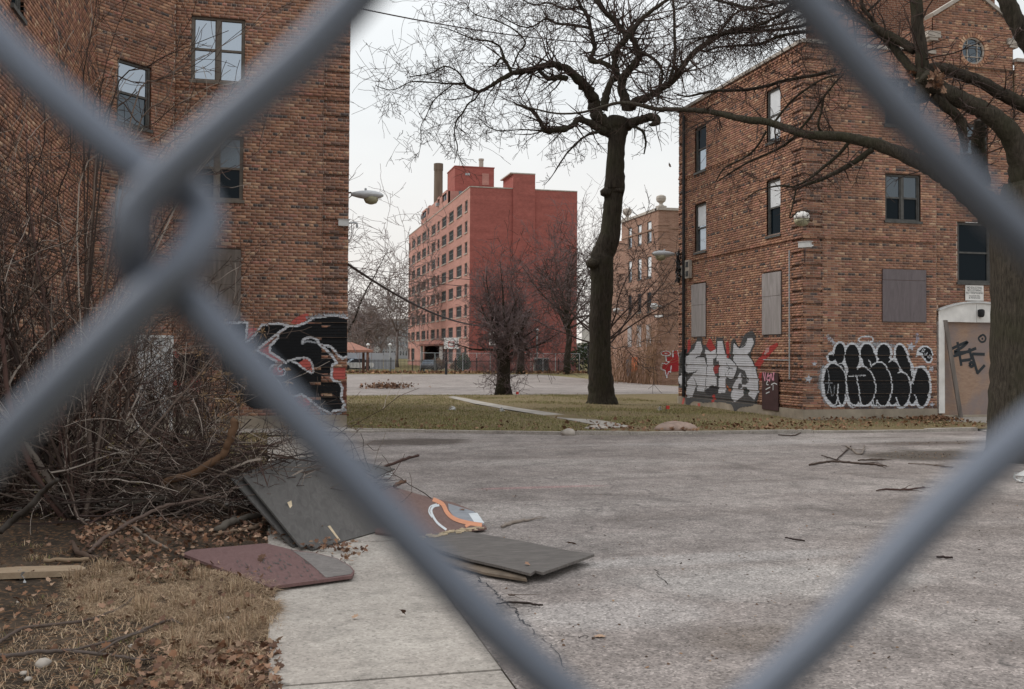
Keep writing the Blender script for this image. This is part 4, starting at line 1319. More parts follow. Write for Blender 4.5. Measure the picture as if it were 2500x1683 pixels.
# cracks in the asphalt along the path and across the lot
lot = bpy.data.objects['asphalt_lot']
MAT['crack'] = simple('crack_dark', (.035,.03,.027), .3, 9, .95)
f8k = Zf(800, 1083, 2.588)
for pts_, wd in (([(940,835),(985,880),(1050,925),(1085,975),(1110,995),(1190,1055),(1212,1115),(1280,1165)], .008), ([(1400,1210),(1560,1213),(1650,1215)], .004), ([(2060,790),(2100,850),(2180,905)], .005), ([(1290,1170),(1420,1290),(1500,1420)], .004)):
    q = [on_g(*f8k(*p), .0035) for p in pts_]; fine_ = []
    for a, b in zip(q[:-1], q[1:]):
        for k in range(10):
            p = a.lerp(b, k/10)+Vector((random.gauss(0, .012), random.gauss(0, .02), 0)); fine_.append(p)
    m = MB(); n_ = len(fine_); L_ = []; Rr_ = []
    for i, p in enumerate(fine_):
        d = (fine_[min(n_-1, i+1)]-fine_[max(0, i-1)]).normalized(); nn = Vector((-d.y, d.x, 0))*wd*random.uniform(.25, .9)
        L_.append(p+nn); Rr_.append(p-nn)
    m.add([tuple(p) for p in L_]+[tuple(p) for p in Rr_], [(i, i+1, n_+i+1, n_+i) for i in range(n_-1)])
    m.build('crack', MAT['crack'], lot)
# ================================================================== trees
def bark(name, c1, c2, moss=None, s=1.0):
    n = NT(name); v = n.co('Object', (5*s, 5*s, .9*s))
    f = n.noise(v, 3.2, 7, .72, .8); r = n.voro(n.co('Object', (7*s, 7*s, 1.3*s)), 2.2)
    g = n.noise(n.co('Object'), 1.1, 4)
    c = n.ramp(f, [(.28, c1), (.70, c2)])
    c = n.mix(c, n.ramp(r, [(.0, .45), (.45, 1.1)]), .75, 'MULTIPLY')
    if moss: c = n.mix(c, moss, n.ramp(g, [(.45, 0.), (.65, .6)]))
    n.color(c); n.rough(.95); n.b.inputs['Specular IOR Level'].default_value = .1
    n.bump(n.math('ADD', f, r), .8, .03)
    return n.m
MAT['bark'] = bark('bark_dark', (.014,.012,.010), (.060,.049,.038), (.036,.036,.020))
MAT['bark_near'] = bark('bark_grey', (.022,.019,.015), (.090,.076,.060), (.045,.045,.026), 1.6)
MAT['twig'] = simple('twig_bark', (.055,.037,.031), .4, 3, .95)
MAT['twig_far'] = simple('twig_hazed', (.19,.155,.145), .25, 2, .95)  # twig colour lightened for far trees: distance haze put into the tone
MAT['twig_purple'] = simple('twig_purple', (.13,.095,.093), .35, 2, .95)
MAT['twig_pale'] = attr_mat('shoot_bark', .9)
R_ = random.Random(5)
def rv3(r=R_): return Vector((r.gauss(0,1), r.gauss(0,1), r.gauss(0,1))).normalized()

def smooth(P, k=4):
    """Catmull-Rom through Vectors P (any dimension tuples)"""
    P = [np.array(p, float) for p in P]; out = []
    for i in range(len(P)-1):
        a = P[max(0, i-1)]; b = P[i]; c = P[i+1]; d = P[min(len(P)-1, i+2)]
        for j in range(k):
            t = j/k
            out.append(.5*((2*b)+(-a+c)*t+(2*a-5*b+4*c-d)*t*t+(-a+3*b-3*c+d)*t**3))
    out.append(P[-1]); return out

def limb_px(read, pts, t0, t1=None, r=None, knob=.12, k=5):
    """a limb read off the photograph: pts = (x, y, half-width px) in window `read`; the depth runs from t0 to t1"""
    n = len(pts); t1 = t0 if t1 is None else t1
    Q = []
    for i, p in enumerate(pts):
        sx, sy = read(p[0], p[1]); t = lerp(t0, t1, i/(n-1))
        s1, _ = read(p[0]+p[2], p[1])
        w = at_t(sx, sy, t); Q.append((w.x, w.y, w.z, (s1-sx)*t/FPX))
    S = smooth(Q, k)
    pts3 = [Vector(q[:3]) for q in S]; rad = [max(.006, q[3]*(1+R_.uniform(-knob, knob))) for q in S]
    for i in range(1, len(pts3)-1):
        pts3[i] += rv3()*rad[i]*knob*1.6
    return pts3, rad

def grow(mb, p, d, L, r, lvl, P, rr=R_):
    """one twig with its side twigs; P: per level (n children, length factor, gnarl, lift)"""
    nseg = max(3, int(L/P['seg'][lvl]))
    pts = [p.copy()]; rad = [r]; d = d.normalized()
    g = P['gnarl'][lvl]; lift = P['lift'][lvl]
    for i in range(nseg):
        d = (d+rv3(rr)*g+Vector((0, 0, lift))).normalized()
        pts.append(pts[-1]+d*(L/nseg)); rad.append(max(P['rmin'], r*(1-.75*(i+1)/nseg)))
    mb.tube(pts, rad, 5 if lvl == 0 and r > .03 else 3, cap=False)
    if lvl+1 < len(P['n']):
        for _ in range(max(1, int(P['n'][lvl+1]*(.6+.8*rr.random())))):
            k = min(nseg-1, int(nseg*(.12+.88*rr.random())))
            base = pts[k].lerp(pts[k+1], rr.random()); dd = (pts[k+1]-pts[k]).normalized()
            nd = (dd*P['fwd']+rv3(rr)).normalized()
            grow(mb, base, nd, L*P['len'][lvl+1]*(.5+.9*rr.random()), max(P['rmin'], rad[k]*.62), lvl+1, P, rr)

def twigs_on(mb, pts, rad, n, L, P, r0=.4, start=.15, bias=None):
    for _ in range(n):
        q = start+(1-start)*R_.random(); x = q*(len(pts)-1); i = min(int(x), len(pts)-2)
        p = pts[i].lerp(pts[i+1], x-i); dd = (pts[i+1]-pts[i]).normalized()
        nd = (dd*.45+rv3()+(bias or Vector((0,0,0)))).normalized()
        grow(mb, p, nd, L*(.45+.9*R_.random()), max(P['rmin'], min(rad[i]*r0, P['rmax'])), 0, P)

PT = dict(n=[1, 4, 3], len=[1, .6, .5], seg=[.24, .18, .13], gnarl=[.24, .28, .30], lift=[.02, .0, -.01], fwd=.7, rmin=.0065, rmax=.035)

# ---- the big bare tree in the middle
TT = 34.0
base = on_g(*D(1370, 922)); TT = (base-EYE).dot(_f)
tree = empty('bare_tree', (base.x, base.y, zg(base.x, base.y)), label='big bare tree with a tall dark trunk and twisted limbs, middle of the lawn', cat='tree')
P3, RD = limb_px(D, [(1370,932,40),(1369,905,32),(1366,860,28),(1364,800,25),(1365,720,25),(1369,650,26),(1367,600,27),(1373,575,26),(1386,540,24),(1392,490,22),(1396,440,22),(1398,428,24),(1399,380,21),(1402,330,20),(1405,295,24),(1408,272,26)], TT, knob=.025)
mb = MB(); mb.tube(P3, RD, 18)
for a in np.linspace(0, 6.28, 8)[:-1]:          # root flare
    e_ = Vector((math.cos(a), math.sin(a), 0)); b0 = base
    mb.tube([b0+e_*.22+Vector((0,0,.6)), b0+e_*.36+Vector((0,0,.2)), b0+e_*.62+Vector((0,0,-.06))], [.17, .13, .06], 7)
kn = at_t(*D(1345, 598), TT-.2); mb.lathe(kn+Vector((.10, 0, -.25)), [(.05,0),(.26,.1),(.30,.24),(.16,.42)], 9)
kn = at_t(*D(1380, 437), TT-.15); mb.lathe(kn+Vector((0, 0, -.2)), [(.05,0),(.22,.08),(.24,.24),(.1,.36)], 9)
mb.build('trunk', MAT['bark'], tree, smooth=True)
f4 = Zf(800, 0, 2.588)
limbs = [   # (window, points, depth at both ends, twig count, twig length)
 (f4, [(1800,800,50),(1730,760,44),(1690,690,38),(1680,640,38),(1650,580,36),(1590,510,32),(1520,440,25),(1440,412,22),(1380,412,20),(1300,440,20),(1230,452,18),(1170,462,16),(1080,512,14),(1010,555,12),(950,580,10),(890,555,8),(860,530,7),(780,530,6),(700,525,5),(600,518,5),(520,520,4),(440,560,3),(380,568,3),(300,540,2)], TT, TT-2.2, 60, 1.5),
 (f4, [(870,530,6),(845,480,6),(800,440,5),(740,420,5),(690,445,5),(640,468,4),(560,480,4),(500,490,3)], TT-1.6, TT-2, 22, 1.1),
 (f4, [(960,585,7),(930,630,6),(890,655,6),(850,720,6),(815,760,5),(800,850,4),(820,930,4),(800,1030,2)], TT-1.5, TT-1.8, 24, 1.1),
 (f4, [(790,535,5),(720,590,4),(660,650,4),(620,740,3),(590,800,3),(590,900,2),(570,1000,2)], TT-1.7, TT-2.2, 20, 1.0),
 (f4, [(1160,465,12),(1130,395,11),(1090,370,9),(1060,420,5)], TT-1.1, TT-1.3, 10, 1.5),
 (f4, [(1120,390,8),(1090,300,7),(1020,260,6),(930,250,5),(850,220,4),(750,180,3),(680,170,2)], TT-1.1, TT-2, 26, 1.3),
 (f4, [(1170,420,7),(1210,330,6),(1250,270,5),(1180,190,5),(1060,130,4),(930,90,3),(870,20,2)], TT-1.1, TT-.4, 30, 1.4),
 (f4, [(1510,500,20),(1450,490,18),(1390,495,15),(1340,450,12)], TT-.6, TT-.9, 8, 1.2),
 (f4, [(1790,830,40),(1720,815,28),(1650,775,22),(1590,755,20),(1550,790,18),(1500,818,17),(1440,822,17),(1388,832,20),(1355,790,14),(1310,715,12),(1270,688,10),(1190,660,7)], TT, TT-1.6, 32, 1.3),
 (f4, [(1375,830,10),(1290,822,5),(1190,822,4),(1090,828,4),(1010,800,3),(950,740,2)], TT-1.4, TT-2.5, 20, 1.1),
 (f4, [(1740,700,30),(1760,600,24),(1790,520,22),(1830,480,22),(1810,400,20),(1830,310,20),(1880,255,20),(1875,205,19),(1810,130,17),(1740,60,15),(1690,-20,13),(1640,-160,9),(1600,-330,5)], TT, TT+1.2, 46, 1.7),
 (f4, [(1890,700,36),(1870,610,30),(1855,520,28),(1880,470,27),(1940,410,24),(1965,350,22),(1940,270,20),(1915,215,20),(1975,130,15),(2080,45,13),(2180,-30,11),(2300,-200,7),(2340,-330,4)], TT, TT-.8, 46, 1.7),
 (f4, [(1900,690,34),(1960,640,28),(2050,600,22),(2130,550,21),(2200,490,20),(2260,400,18),(2330,320,17),(2450,240,15),(2560,190,12),(2700,180,9),(2900,140,6),(3060,60,4)], TT, TT-2.8, 60, 1.6),
 (f4, [(1800,430,17),(1740,395,16),(1660,385,15),(1685,300,14),(1660,180,13),(1645,110,12),(1600,40,11),(1555,-40,9),(1480,-190,6)], TT+.2, TT+2.2, 46, 1.7),
 (f4, [(1880,800,34),(1950,770,30),(2020,745,27),(2070,745,24),(2082,775,20),(2040,792,12)], TT, TT-1.0, 8, .8),
 (f4, [(1900,790,12),(1960,810,10),(1995,840,9),(2010,900,7),(1998,975,4)], TT-.3, TT-.6, 5, .5),
 (f4, [(2150,540,12),(2185,420,11),(2195,300,10),(2190,150,9),(2185,-20,8),(2190,-200,5)], TT-.9, TT+.3, 34, 1.5),
 (f4, [(1970,330,10),(2040,360,10),(2100,420,10),(2115,480,9),(2095,580,8),(2085,660,6)], TT-.6, TT-.9, 12, 1.0),
 (f4, [(1660,180,10),(1560,160,9),(1450,150,8),(1380,120,7),(1290,170,5),(1200,160,4),(1080,90,3)], TT+1.2, TT+2.0, 44, 1.5),
 (f4, [(1600,40,8),(1500,60,7),(1400,20,6),(1300,30,5),(1180,-30,4)], TT+1.6, TT+3, 40, 1.6),
 (f4, [(2450,240,9),(2560,100,8),(2650,60,7),(2800,90,6),(2960,30,4)], TT-1.8, TT-1.2, 34, 1.5),
 (f4, [(1730,830,14),(1650,850,8),(1590,890,7),(1520,960,6),(1470,1030,5),(1420,1110,3),(1370,1170,2)], TT-.2, TT-1.8, 12, .8),
]
crown = MB()
for wnd, pts, ta, tb, nt, tl_ in limbs:
    p3, rd = limb_px(wnd, pts, ta, tb)
    m = MB(); m.tube(p3, rd, 9 if rd[0] > .12 else 6)
    m.build('limb', MAT['bark'], tree, smooth=True)
    twigs_on(crown, p3, rd, int(nt*.95), tl_, PT, bias=Vector((0, 0, .12)))
crown.build('crown', MAT['twig'], tree, kind='stuff')
lf_ = at_t(*f4(2160, 1060), TT-1)
hang = leaves_np('hanging_leaf', [tuple(lf_)], .35, [(.16,.085,.05)], kind=None, tilt=1.2, parent=tree)

# ---- the near tree at the right edge: thick trunk, limbs reaching across the picture
f6 = Zf(1600, 0, 2.588)
TN = 16.5
bn = on_g(*D(2320, 1048)); TN = (bn-EYE).dot(_f)
near = empty('bare_tree', (bn.x, bn.y, 0), label='thick grey trunked bare tree before the boarded doorway, one limb reaching far left', cat='tree')
P3, RD = limb_px(D, [(2336,1075,88),(2334,1040,82),(2333,960,78),(2333,850,75),(2333,740,74),(2336,640,76),(2335,560,78),(2338,500,74),(2338,450,62),(2332,410,46)], TN, knob=.015)
mb = MB(); mb.tube(P3, RD, 24)
for a in np.linspace(0, 6.28, 8)[:-1]:
    e_ = Vector((math.cos(a), math.sin(a), 0))
    mb.tube([bn+e_*.35+Vector((0,0,.5)), bn+e_*.45+Vector((0,0,.15)), bn+e_*.66+Vector((0,0,-.06))], [.22, .15, .06], 7)
mb.build('trunk', MAT['bark_near'], near, smooth=True)
nl = [
 # long limb to the left
 (f6, [(2330,1560,120),(2215,1420,112),(2110,1320,96),(2000,1230,80),(1860,1130,62),(1720,1050,52),(1560,975,44),(1420,920,38),(1280,885,34),(1150,862,30),(1000,858,27),(900,838,26),(800,800,24),(700,770,22),(600,760,24),(500,742,20),(420,722,18),(330,705,17),(200,695,15),(80,692,15),(0,690,14),(-120,660,12),(-240,652,11),(-330,676,9),(-470,712,7),(-620,718,6),(-760,690,5),(-880,660,3)], TN, TN+4.5, 46, 1.0),
 # big bow to the upper left and the upright stem
 (f6, [(2330,1150,90),(2310,1000,80),(2240,850,66),(2120,730,58),(2000,660,54),(1860,600,54),(1760,540,52),(1690,480,44)], TN, TN-.6, 18, .8),
 (f6, [(1690,640,46),(1690,520,44),(1688,430,42),(1680,310,40),(1660,160,38),(1650,0,38),(1640,-200,34),(1650,-420,24)], TN-.5, TN-.2, 20, 1.2),
 (f6, [(1700,460,42),(1800,430,38),(1920,470,38),(2060,520,38),(2180,590,40),(2300,650,42),(2420,725,46),(2490,860,52),(2460,1010,58),(2370,1150,62)], TN-.4, TN, 14, .8),
 (f6, [(1650,470,30),(1570,380,28),(1480,270,26),(1400,195,24),(1280,110,22),(1160,50,20),(1040,10,18),(900,-10,14),(780,20,10),(620,-10,6)], TN-.4, TN+2.2, 44, 1.2),
 (f6, [(1640,320,30),(1560,270,28),(1440,205,26),(1340,150,22),(1250,80,20),(1190,-20,20),(1150,-200,14),(1100,-400,8)], TN-.3, TN+1.0, 24, 1.2),
 (f6, [(1420,190,12),(1360,110,12),(1310,40,12),(1290,-60,10),(1250,-200,6)], TN+.2, TN+.6, 12, .9),
 (f6, [(1345,70,9),(1400,20,8),(1470,-60,6)], TN+.3, TN+.5, 6, .7),
 (f6, [(1750,610,34),(1830,670,32),(1900,730,32),(1935,790,32),(1945,870,26),(1960,960,16)], TN-.5, TN-.5, 12, .5),
 (f6, [(2070,1180,52),(2050,1060,48),(2040,930,44),(2045,830,40),(2050,760,30)], TN+1.2, TN+.9, 10, .5),
 (f6, [(2200,-40,52),(2240,60,52),(2290,150,54),(2350,260,58),(2450,420,62),(2530,620,62),(2545,830,62),(2490,1010,64),(2390,1160,64)], TN+.6, TN+.1, 8, .8),
 (f6, [(1140,440,14),(1040,470,12),(930,490,11),(800,515,11),(700,545,11),(560,570,10),(400,575,9),(300,590,8),(200,610,6),(120,590,4)], TN+2.6, TN+4.2, 24, .8),
 (f6, [(1370,945,20),(1280,1010,18),(1180,1070,16),(1060,1130,13),(960,1165,10),(900,1185,8),(780,1175,6),(640,1210,4),(560,1270,3)], TN+1.2, TN+1.6, 20, .6),
 (f6, [(1220,905,12),(1150,985,11),(1060,1060,10),(960,1140,8),(880,1180,6)], TN+1.4, TN+1.6, 12, .5),
 (f6, [(905,840,10),(840,900,9),(760,950,8),(600,1020,7),(480,1090,6),(390,1150,4)], TN+2.2, TN+3.0, 14, .6),
 (f6, [(700,830,8),(640,930,7),(560,1000,6),(440,1060,5),(380,1150,3)], TN+2.6, TN+2.9, 10, .5),
 (f6, [(890,1190,6),(870,1290,5),(850,1380,4),(900,1340,3),(960,1330,2)], TN+1.6, TN+1.7, 6, .3),
 (f6, [(740,790,8),(850,650,7),(960,560,7),(1060,500,6),(1160,470,5)], TN+2.3, TN+2.3, 12, .6),
 (f6, [(900,835,8),(980,740,8),(1060,620,7),(1140,520,6),(1190,470,5)], TN+2.1, TN+2.0, 12, .6),
 (f6, [(1080,860,8),(1030,800,8),(1050,700,7),(1065,610,6)], TN+1.9, TN+1.8, 8, .5),
 (f6, [(1000,10,12),(860,60,11),(700,140,9),(560,190,8),(420,220,7),(280,240,5),(120,260,3)], TN+1.6, TN+3.4, 54, 1.1),
 (f6, [(1040,130,12),(900,170,11),(760,190,10),(620,200,9),(480,210,8),(330,230,6),(180,300,4)], TN+1.6, TN+3.2, 54, 1.1),
 (f6, [(1000,200,12),(880,210,11),(760,240,10),(640,285,9),(520,290,8),(400,300,7),(300,330,5)], TN+1.8, TN+3.0, 44, 1.0),
 (f6, [(780,20,10),(650,50,9),(540,40,8),(420,10,8),(300,-20,6)], TN+2.0, TN+3.0, 40, 1.2),
]
PN = dict(n=[1, 4, 3], len=[1, .55, .5], seg=[.14, .10, .08], gnarl=[.28, .32, .34], lift=[.0, .0, -.01], fwd=.7, rmin=.0042, rmax=.020)
crown = MB()
for wnd, pts, ta, tb, nt, tl_ in nl:
    p3, rd = limb_px(wnd, pts, ta, tb, knob=.05)
    m = MB(); m.tube(p3, rd, 12 if rd[0] > .15 else 7)
    m.build('limb', MAT['bark_near'] if rd[0] > .2 else MAT['bark'], near, smooth=True)
    twigs_on(crown, p3, rd, int(nt*.85), tl_, PN, bias=Vector((0, 0, -.05)))
crown.build('crown', MAT['twig'], near, kind='stuff')
# wedge of old leaves and a black bird-nest clump in the crotch
pts = [tuple(at_t(*f6(R_.gauss(1770, 28), R_.gauss(520, 38)), TN-.9)) for _ in range(45)]+[tuple(at_t(*f6(R_.gauss(1625, 12), R_.gauss(510, 25)), TN-.9)) for _ in range(14)]
leaves_np('trapped_leaves', pts, .14, tilt=1.5, parent=near)

# ---- small shaggy tree before the court
def small_tree(bx, by, hgt, label, trunk, group=None, seed=1, mats=('bark', 'twig_purple'), P=None, nl=10, spread=.9, limb0=.35, name='bare_tree', shoots=0, zoff=0, nt=16, TL=.45, els=(.1, 1.25), lowf=1.0, lr=.42):
    global R_
    R_ = random.Random(seed)
    b = Vector((bx, by, zg(bx, by)+zoff))
    o = empty(name, b, label=label, cat='tree', group=group)
    hf = hgt*limb0
    pts = [b+Vector((R_.gauss(0, .04)*hgt*k*.3, R_.gauss(0, .04)*hgt*k*.3, hf*k)) for k in np.linspace(0, 1, 6)]
    m = MB(); m.tube(pts, [trunk*(1.45, 1.1, 1, .95, .95, 1.0)[k] for k in range(6)], 10); m.build('trunk', MAT[mats[0]], o, smooth=True)
    cr = MB(); top = pts[-1]
    P = P or dict(n=[1, 6, 4], len=[1, .55, .5], seg=[.3, .25, .2], gnarl=[.26, .3, .3], lift=[.03, .02, 0], fwd=.8, rmin=.008, rmax=.03)
    lm = MB()
    for k in range(nl):
        a = 6.28*k/nl+R_.uniform(-.3, .3); el = R_.uniform(*els)
        d = Vector((math.cos(a)*math.cos(el)*spread, math.sin(a)*math.cos(el)*spread, math.sin(el))).normalized()
        L = (hgt-hf)*R_.uniform(.65, 1.0)*(1 if el > .6 else spread*lowf)
        q = [top+Vector((0,0,-R_.uniform(0, .25)*hf))]; r = [trunk*lr]
        for i in range(7):
            d = (d+rv3()*.22+Vector((0,0,.06))).normalized(); q.append(q[-1]+d*L/7); r.append(trunk*lr*(1-.85*(i+1)/7))
        m = MB(); m.tube(q, r, 6); m.build('limb', MAT[mats[0]], o, smooth=True)
        twigs_on(cr, q, r, nt, L*TL, P, start=.2)
    if shoots:
        for _ in range(shoots):
            k = R_.random(); p = pts[0].lerp(pts[-1], k)
            d = rv3(); d.z = abs(d.z)*.5+.3
            grow(cr, p+Vector((d.x, d.y, 0)).normalized()*trunk*.8, d, R_.uniform(.4, 1.0)*(1.2-k*.4), .012, 0, P)
    cr.build('crown', MAT[mats[1]], o, kind='stuff')
    return o
b2 = on_g(*D(1145, 899))
PS = dict(n=[1, 5, 4], len=[1, .6, .5], seg=[.3, .25, .2], gnarl=[.3, .33, .33], lift=[.03, .02, 0], fwd=.6, rmin=.0075, rmax=.03)
small_tree(b2.x, b2.y, 6.5, 'small bushy bare tree with a stubby shaggy trunk at the edge of the paved court', .30, seed=21, P=PS, nl=20, spread=.95, limb0=.36, shoots=60, nt=13, TL=.40, els=(-.05, 1.35), lowf=.72, lr=.26)
# ---- trees further off
def far_at(sx, sy_base, t=None):
    p = on_g(sx, sy_base); return p
PF = dict(n=[1, 5, 4], len=[1, .55, .5], seg=[.7, .5, .4], gnarl=[.22, .28, .3], lift=[.03, .02, 0], fwd=.9, rmin=.016, rmax=.06)
p = on_g(*D(1290, 851)); small_tree(p.x, p.y, 18.5, 'tall dark bare tree with a forked trunk against the red tower end wall', .34, seed=4, P=PF, nl=11, spread=.8, limb0=.36, mats=('bark', 'twig_purple'), nt=16)
p = on_g(*D(1184, 851)); small_tree(p.x, p.y, 10, 'straight bare tree behind the shaggy tree, by the court fence', .38, seed=8, P=PF, nl=9, spread=.9, limb0=.5, mats=('bark', 'twig_purple'), nt=14)
PB = dict(n=[1, 5, 4], len=[1, .55, .5], seg=[.5, .4, .3], gnarl=[.25, .3, .3], lift=[.03, .02, 0], fwd=.9, rmin=.013, rmax=.05)
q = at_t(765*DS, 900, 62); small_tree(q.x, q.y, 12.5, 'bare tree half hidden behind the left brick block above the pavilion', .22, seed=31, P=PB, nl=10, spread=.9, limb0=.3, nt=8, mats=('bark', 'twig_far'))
for i, (x_, t_, h_, lb, sd_) in enumerate(((830, 165, 13.0, 'grey bare tree behind the white fence, beside the pavilion', 41), (903, 150, 19.5, 'slim brown bare tree just left of the red tower', 42),
      (868, 205, 13, 'hazy bare tree between the slim tree and the pavilion', 43), (800, 190, 12, 'pale bare tree over the pavilion roof', 44))):
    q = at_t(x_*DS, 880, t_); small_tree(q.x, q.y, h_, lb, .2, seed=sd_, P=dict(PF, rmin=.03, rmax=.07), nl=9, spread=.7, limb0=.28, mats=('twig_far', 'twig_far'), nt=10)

p = at_t(1478, 930, 50); p.z = zg(p.x, p.y)
small_tree(p.x, p.y, 9.6, 'wide bare tree just behind the big trunk, spreading on both sides of it', .16, seed=55, P=dict(PB, rmin=.010), nl=12, spread=1.0, limb0=.30, nt=10, TL=.4, mats=('twig', 'twig'), lr=.34)
# ================================================================== shrubs, brush and boards in the foreground
f3 = Zf(0, 1083, 2.588); f8 = Zf(800, 1083, 2.588); f5b = Zf(800, 540, 2.588)
R_ = random.Random(77)
SHC = [(.055,.038,.031), (.085,.060,.048), (.12,.09,.074), (.04,.027,.024), (.24,.20,.17), (.075,.044,.037), (.035,.026,.022)]
class CM(MB):
    """tubes that carry a bark colour each"""
    def tube(s, *a, **k):
        if not k.pop('keep', False): s.cur = tuple(np.array(R_.choice(SHC))*R_.uniform(.9, 1.5))
        MB.tube(s, *a, **k)
PSH = dict(n=[1, 4, 3, 1], len=[1, .5, .5, .5], seg=[.20, .16, .11, .08], gnarl=[.17, .22, .26, .26], lift=[.01, .03, .02, 0], fwd=1.15, rmin=.0034, rmax=.02)
def shrub(b, label, nst, hmax, lean, seed, extra=()):
    global R_
    R_ = random.Random(seed)
    o = empty('bare_shrub', b, label=label, cat='shrub')
    tw = CM(); 
    for k in range(nst):
        a = R_.uniform(0, 6.28); sp = R_.uniform(.12, .95)
        d = Vector((math.cos(a)*sp+lean[0], math.sin(a)*sp*.8+lean[1], 1.0)).normalized()
        L = hmax*R_.uniform(.55, 1.05)*(1 if sp < .6 else .8)
        p = b+Vector((R_.gauss(0, .12), R_.gauss(0, .1), -.03)); pts = [p]; rad = [R_.uniform(.018, .045)]
        n = 14
        for i in range(n):
            d = (d+rv3(R_)*.11+Vector((0,0,.015))).normalized(); pts.append(pts[-1]+d*L/n); rad.append(max(.006, rad[0]*(1-.85*(i+1)/n)))
        m = CM(); m.tube(pts, rad, 6); m.build('stem', MAT['twig_pale'], o, smooth=True)
        for _ in range(13):
            q = R_.uniform(.06, 1)*(n-.01); i = int(q); pp = pts[i].lerp(pts[i+1], q-i)
            nd = ((pts[i+1]-pts[i]).normalized()*.8+rv3(R_)*.95+Vector((0,0,.15))).normalized()
            grow(tw, pp, nd, R_.uniform(.5, 1.7), max(.006, rad[i]*.5), 0, PSH, R_)
    tw.build('twigs', MAT['twig_pale'], o, kind='stuff')
    return o
s1 = on_g(205, 1268)
shrub(s1, 'large bare shrub with a dense dark clump of stems in front of the left wing', 20, 4.6, (-.22, .15), 101)
s2 = on_g(20, 1235)
shrub(s2, 'bare shrub cut by the left edge, crossing the side wall of the left block', 22, 4.4, (-.15, .1), 103)
s3 = on_g(*D(385, 1085))
shrub(s3, 'low thin bare shrub behind the brush pile, before the white side door', 11, 1.9, (.12, 0), 105)
# a few long whippy shoots rising to the right in front of the left windows
# (they grow from the large shrub)
R_ = random.Random(9)
big = bpy.data.objects['bare_shrub']
wh = CM()
for pts in (((395,480),(470,370),(560,260),(640,175),(690,120)), ((400,470),(500,330),(600,240),(705,110)), ((330,420),(420,300),(520,220),(640,140)),
            ((250,250),(340,150),(420,110),(520,70)), ((215,230),(330,190),(440,150),(560,60)), ((300,330),(380,220),(400,130),(410,60)),
            ((190,250),(195,140),(215,40),(222,-40)), ((225,300),(230,200),(260,80),(300,-20)), ((240,260),(330,290),(420,230),(520,250)),
            ((130,500),(160,360),(150,200),(120,60)), ((280,450),(400,400),(520,390),(640,300)), ((150,560),(300,520),(430,540),(530,470)),
            ((60,480),(100,330),(90,180),(30,60)), ((300,260),(370,180),(480,120),(590,50)), ((180,420),(290,330),(360,310),(470,215))):
    t_ = R_.uniform(10.6, 12.4)
    root = s1+Vector((R_.gauss(0,.1), R_.gauss(0,.1), 1.2))
    q = [root]+[at_t(x_*DS, y_*DS, t_+R_.uniform(-.15,.15)) for x_, y_ in pts]
    q = [Vector(v) for v in smooth([tuple(v) for v in q], 4)]
    r_ = [max(.004, .010*(1-.75*i/len(q))) for i in range(len(q))]
    wh.tube(q, r_, 4)
    for _ in range(12):
        i = R_.randrange(3, len(q)-1); nd = ((q[i+1]-q[i]).normalized()*1.1+rv3(R_)*.7).normalized()
        grow(wh, q[i], nd, R_.uniform(.2, .75), r_[i]*.6, 2, PSH, R_)
o_ = wh.build('whippy_shoots', MAT['twig_pale'], big, kind='stuff')

# ---- cut brush heaped on the ground
R_ = random.Random(41)
pc = Vector((-.95, 12.05, 0))
def pile_h(x, y):
    q = ((x-pc.x)/1.75)**2+((y-pc.y)/1.0)**2
    return .82*max(0, 1-q)**.6
bp = CM(); n = 0
PBR = dict(n=[1, 3, 3], len=[1, .5, .5], seg=[.16, .12, .08], gnarl=[.2, .24, .26], lift=[-.01, 0, 0], fwd=1.1, rmin=.0036, rmax=.02)
while n < 340:
    x_, y_ = R_.gauss(pc.x, .95), R_.gauss(pc.y, .5)
    h = pile_h(x_, y_)
    if h <= .02 and R_.random() < .75: continue
    z_ = soil_z(min(0, x_), y_)+R_.random()**.8*max(.06, h)
    a = R_.choice((R_.uniform(-.7, .7), R_.uniform(2.4, 3.9), R_.uniform(0, 6.28)))
    d = Vector((math.cos(a), math.sin(a)*.7, R_.gauss(0, .22)))
    L = R_.uniform(.5, 1.8)
    grow(bp, Vector((x_, y_, z_))-d*L*.5, d, L, R_.choice((.006, .008, .011, .015)), 0, PBR, R_); n += 1
bp.build('brush_pile', MAT['twig_pale'], None, kind='stuff')
tag(bpy.data.objects['brush_pile'], 'heap of cut twigs and brush behind the dark plywood sheets', 'brush pile')

